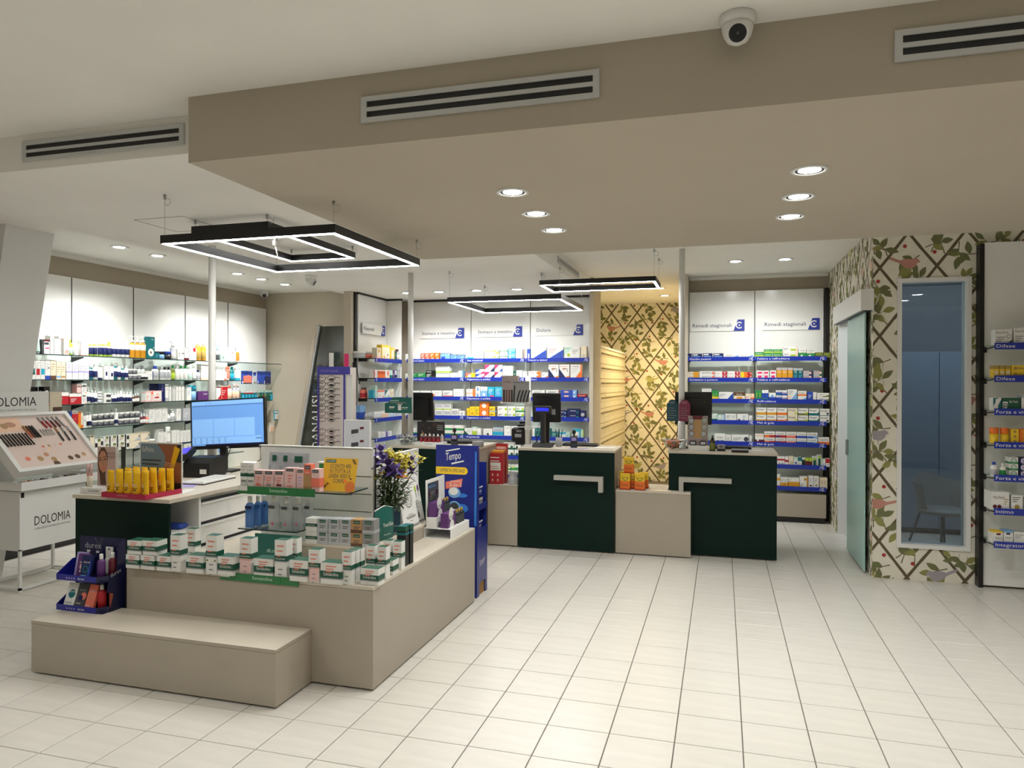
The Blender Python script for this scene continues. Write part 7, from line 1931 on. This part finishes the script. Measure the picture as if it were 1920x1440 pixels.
def tagc(label, x, c, tx):
    t = thing('hanging_card', label, 'card', (x, 7.29, 1.27), 0, 'arched cards on the counter pole')
    pts = [(-.054, 0), (.054, 0), (.054, .175)]+[(.054-.012, .18)]+[(.040*math.cos(q*PI/8), .18+.035*math.sin(q*PI/8)) for q in range(0, 9)]+[(-.054, .175)]
    MB().prism(pts, 'y', 0, .004, c).obj('card', t); b = MB().text(tx, (-.025, -.0006, .175), (1, 0, 0), (0, 0, 1), .018, 'silver', .05)
    for i in range(5): b.box(-.04, .02+.02*(i % 2), -.001, -.0003, .03+i*.024, .036+i*.024, 'print_line')
    b.obj('print', t)
tagc('dark teal arched card hanging on the pole by the corridor', -.470, 'vase_teal' if 'vase_teal' in _M else 'teal_dark', 'ROXY'); tagc('plum red arched card hanging on the pole by the corridor', -.352, 'plum', 'ROXY')
hs = thing('soothing_stand', 'upright counter stand with cosmetic jars printed on kraft card', 'display stand', (-.312, 7.16, C2), .03)
MB().box(0, .185, 0, .08, .0005, .05, 'matt_white').obj('base', hs); MB().box(0, .185, .03, .036, .05, .335, 'card_grey').obj('card', hs)
b = MB(); y_ = .0294
b.box(.045, .125, y_-.0004, y_, .12, .30, 'tan'); b.face([(.035, y_-.0008, .335), (.14, y_-.0008, .335), (.125, y_-.0008, .30), (.05, y_-.0008, .30)], 'maroon')
for x, z, k in ((.03, .285, 'dgreen'), (.03, .225, 'dgrey'), (.033, .16, 'dgrey'), (.155, .29, 'olive'), (.152, .225, 'olive'), (.145, .16, 'olive')): b.disc((x, y_-.001, z), .028, (1, 0, 0), (0, 0, 1), k, 16); b.disc((x, y_-.0014, z), .022, (1, 0, 0), (0, 0, 1), 'silver', 16); b.box(x-.012, x+.012, y_-.002, y_-.0016, z-.006, z-.002, 'dgrey')
b.obj('print', hs)
for x in (.045, .14):
    o = MB().box(-.03, .03, -.012, .012, 0, .045, 'plastic_black', bev=.006).obj('soap_tin', None, (-.312+x, 7.173, C2+.0512)); tag(o, f"black tin on the base of the kraft stand, {'nearer the pole' if x < .1 else 'nearer the dropper bottle'}", 'tin', 'black tins on the kraft stand'); MB().box(-.022, .022, -.0135, -.0125, .01, .035, 'silver').obj('label', o)
put('drop', .055, .15, .055, 'bottle_brown' if 'bottle_brown' in _M else 'brown', ['lab:olive:.1:.7', 'cap:black'], (-.085, 7.20, C2), 0, 'dark brown dropper bottle beside the kraft stand', None, 'dropper_bottle')
sp = thing('soap_dispenser', 'grey box dispenser beside the dark dropper bottle', 'dispenser', (-.005, 7.23, C2)); MB().box(-.038, .038, -.03, .03, 0, .06, 'grey', bev=.003).obj('body', sp); MB().box(-.036, .036, -.032, -.0305, 0, .02, 'plastic_black').obj('slot', sp); MB().disc((0, -.0304, .042), .009, (1, 0, 0), (0, 0, 1), 'dgrey', 12).obj('logo_disc', sp)
tm = thing('tablet', 'silver edged black tablet lying on the counter nearest the sliding door', 'tablet', (.165, 7.12, C2), .02); MB().box(-.075, .075, -.03, .06, 0, .022, 'plastic_black').obj('base', tm); MB().box(-.075, .075, -.0315, .061, .0222, .030, 'steel').obj('bezel', tm)
tag(MB().tube([(-.42, 7.41, 1.24), (-.43, 7.40, 1.15), (-.44, 7.39, 1.05), (-.43, 7.38, 1.0)], .004, 'plastic_black', 6).obj('cable'), 'black cable running down behind the counter pole', 'cable')
# ---- low counters
rb = thing('remedy_display', 'tall red display carton on the low counter by the tissue tower', 'display stand', (-2.268, 6.99, .6145), .0)
MB().box(0, .14, 0, .16, 0, .315, 'red').obj('body', rb); MB().prism([(.16, .0), (.16, .40), (.155, .40), (.09, .315), (.09, 0)], 'x', .141, .146, 'red').box(.012, .14, .1605, .165, .0, .40, 'red').obj('header', rb)
b = MB(); b.box(.005, .115, -.001, -.0002, .14, .22, 'white'); b.box(.005, .10, -.0014, -.0011, .155, .16, 'red'); b.box(.005, .09, -.0014, -.0011, .175, .18, 'red')
for i in range(2): b.box(.005, .10, -.001, -.0002, .265-i*.035, .275-i*.035, 'white')
for x in (.03, .085):
    for z in (.03, .085): b.disc((x, -.0006, z+.015), .009, (1, 0, 0), (0, 0, 1), 'pink', 10); b.box(x-.014, x+.014, -.001, -.0002, z-.002, z+.002, 'pink')
b.box(.02, .12, .1602, .1604, .34, .37, 'pink'); b.obj('print', rb)
MB().box(.01, .13, .02, .14, .3155, .335, 'amber').obj('insert', rb)
for o in (): pass
wrp = thing('wrapped_bundle', 'bundle in clear wrap on the low counter beside the red display', 'bundle', (-2.03, 7.03, .6145))
b = MB(); n = 10
for i in range(n):
    a0, a1 = 2*PI*i/n, 2*PI*(i+1)/n
    for z0, z1, r0, r1 in ((0, .05, .055, .06), (.05, .085, .06, .045), (.085, .125, .045, .055+.01*(i % 2))):
        b.face([(r0*math.cos(a0), r0*math.sin(a0)*.8, z0), (r0*math.cos(a1), r0*math.sin(a1)*.8, z0), (r1*math.cos(a1), r1*math.sin(a1)*.8, z1), (r1*math.cos(a0), r1*math.sin(a0)*.8, z1)], 'silver', False)
b.obj('wrap', wrp); MB().box(-.04, .04, -.03, .03, .001, .04, 'grey').obj('filling', wrp)
paper('white leaflet on the low counter by the wrapped bundle', -2.10, 6.99, .6145, .12, .06, .1); paper('small leaflet on the low counter before the corridor', -.56, 7.03, .6165, .18, .10, -.1, 'cream')
MG = 'yellow and orange magnesium cartons on the low counter'
MS = ['b:orange:.55', 'd:yellow:.5:.72:.34', 'd:olive:.5:.74:.30', 'd:yellow:.5:.78:.28', 'T:dgreen:.12:.72:.11:.76:Supradyn', 'T:brown:.14:.26:.10:.7:Energy', 'm:red:.0:.06']
for x, y, z, lab in ((-.895, 7.02, 0, 'front yellow and orange carton nearer the middle green counter'), (-.755, 7.025, 0, 'front yellow and orange carton nearer the sliding door counter'), (-.83, 7.10, 0, 'yellow and orange carton standing between the two front ones'), (-.925, 7.16, 0, 'yellow and orange carton at the back by the middle counter'), (-.735, 7.16, 0, 'yellow and orange carton at the back by the leaflet'), (-.868, 7.085, .1535, 'yellow and orange carton stacked on top of the others')):
    put('box', .092, .152, .058 if z == 0 else .06, 'yellow', MS, (x, y, .6165+z), rnd.uniform(-.05, .05) if z else 0, lab, MG, 'supplement_carton')
# ---------------------------------------------------------------- reading glasses tower and white case board behind the panel
rk = thing('glasses_tower', 'tall white reading glasses tower with blue header and edges', 'display stand', (-3.98, 6.55, 0), .06)
RW, RH, RD = .30, 1.80, .26
MB().box(0, RW, 0, RD, .06, RH-.0, 'cream_card').obj('body', rk); MB().box(-.03, RW+.03, -.03, RD+.03, 0, .058, 'plastic_dark').obj('base', rk)
MB().box(-.004, .016, -.010, -.001, .3, RH, 'rack_blue').box(RW-.016, RW+.004, -.010, -.001, .3, RH, 'rack_blue').obj('edge_profile', rk)
MB().box(-.004, RW+.06, -.012, -.011, RH-.075, RH+.005, 'rack_blue').obj('header', rk); MB().text('OUTLET GLASSES', (.03, -.0126, RH-.05), (1, 0, 0), (0, 0, 1), .022, 'lilac', .2).obj('lettering', rk)
MB().box(.07, .12, .1, .104, RH, RH+.15, 'white').obj('sign_card', rk); MB().box(RW-.06, RW-.01, .1, .104, RH, RH+.14, 'magenta').obj('sign_card', rk)
MB().box(RW+.005, RW+.07, .02, .03, .3, RH-.08, 'white').obj('side_card', rk)
def specs(k, rim):
    b = MB()
    for s in (-1, 1): b.tube([(s*.033+.026*math.cos(q*PI/8), -.002*abs(math.cos(q*PI/8)), .020*math.sin(q*PI/8)) for q in range(16)], rim, k, 5, closed=True)
    b.tube([(-.009, 0, .006), (0, -.002, .010), (.009, 0, .006)], rim, k, 5)
    for s in (-1, 1): b.tube([(s*.060, 0, .008), (s*.066, .012, .010), (s*.060, .10, .006)], rim*1.3, k, 5)
    return b.mesh('reading_glasses')
SM = {k: specs(k, r) for k, r in (('black', .0022), ('maroon', .0018), ('brown', .0016))}
RM = rk.matrix_basis if False else Matrix.Translation(rk.location) @ Matrix.Rotation(.06, 4, 'Z')
for i in range(17):
    z = RH-.115-i*.059
    if i == 8: continue
    k = 'black' if i < 6 else 'maroon' if i < 12 else 'brown'
    o = D.objects.new('reading_glasses', SM[k]); COL.objects.link(o); o.location = RM @ Vector((RW*.52, -.115, z)); o.rotation_euler.z = .06; o.scale = (1.55, 1, 1.25)
    tag(o, f'{word(k)} reading glasses on the tower front, {ordw(i+1)} below the blue header', 'glasses', 'reading glasses on the tower front')
    MB().box(-.012, .012, .09, .114, -.012, .0, 'plastic_black').obj('holder_clip', o)
for i in range(18):
    z = RH-.115-i*.057; k = 'black' if i % 5 < 4 else 'brown'
    o = D.objects.new('reading_glasses', SM[k]); COL.objects.link(o); o.location = RM @ Vector((-.070, RD*.5, z)); o.rotation_euler.z = .06-PI/2; o.scale = (1.4, .55, 1.25)
    tag(o, f'{word(k)} reading glasses on the tower side by the glass panel, {ordw(i+1)} from the top', 'glasses', 'reading glasses on the tower side')
for i in range(6):
    z = RH-.70-i*.06
    o = D.objects.new('reading_glasses', SM['black']); COL.objects.link(o); o.location = RM @ Vector((RW+.075, RD*.5, z)); o.rotation_euler.z = .06+PI/2; o.scale = (1.3, .6, 1.2)
    tag(o, f'black reading glasses on the tower side by the black upright, {ordw(i+1)} from the top', 'glasses', 'reading glasses on the far tower side')
cb_ = thing('case_board', 'pale grey display board with pictured glasses cases beside the tower', 'board', (-3.48, 6.20, .95), .05)
MB().box(0, .26, 0, .012, -.95, .33, 'card_light').box(-.004, 0, -.004, .016, -.95, .334, 'matt_white').box(.26, .272, -.004, .016, -.95, .334, 'matt_white').box(-.004, .272, -.004, .016, .33, .338, 'matt_white').obj('board', cb_)
b = MB()
for z in (.20, .075): b.face([(.07, -.0006, z), (.145, -.0006, z+.012), (.145, -.0006, z+.05), (.07, -.0006, z+.04)], 'dgrey'); b.face([(.16, -.0006, z+.045), (.20, -.0006, z+.05), (.20, -.0006, z+.072), (.16, -.0006, z+.068)], 'maroon'); b.box(.07, .105, -.001, -.0003, z-.02, z-.017, 'grey')
b.obj('print', cb_)
# phone leads hanging on the black upright
tag(MB().tube([(-4.46, 8.16, 1.90), (-4.44, 8.13, 1.75), (-4.43, 8.14, 1.62), (-4.47, 8.15, 1.60)], .006, 'plastic_black', 6).tube([(-4.42, 8.16, 1.90), (-4.38, 8.13, 1.74), (-4.36, 8.14, 1.62)], .006, 'plastic_black', 6).obj('cable'), 'black leads hanging on the upright by the glasses tower', 'cable')
# ---------------------------------------------------------------- corridor: tall drawer cabinets with wire handles
dc = thing('drawer_cabinet', 'tall cream pharmacy drawer cabinet along the papered corridor', 'cabinet', (-1.575, 9.62, 0), PI/2)
MB().box(0, 2.55, .002, .46, .05, 2.12, 'drawer_cream').obj('carcass', dc); MB().box(-.01, 2.56, -.02, .47, 2.12, 2.15, 'matt_white').obj('top_board', dc); MB().box(.01, 2.54, .03, .45, 0, .05, 'plastic_dark').obj('plinth', dc)
me1 = MB().box(.004, .421, -.012, 0, .004, .196, 'drawer_cream').mesh('drawer'); hb_ = MB().tube([(.03, -.02, .14), (.03, -.038, .14), (.395, -.038, .14), (.395, -.02, .14)], .0022, 'olive_wire', 5)
for q in range(5): hb_.box(.06+q*.075, .085+q*.075, -.026, -.012, .128, .150, 'olive_wire')
me2 = hb_.mesh('handle_rail')
for i in range(6):
    for j in range(10):
        o = D.objects.new('drawer', me1); COL.objects.link(o); o.parent = dc; o.location = (i*.425, 0, .08+j*.203); h = D.objects.new('handle_rail', me2); COL.objects.link(h); h.parent = o
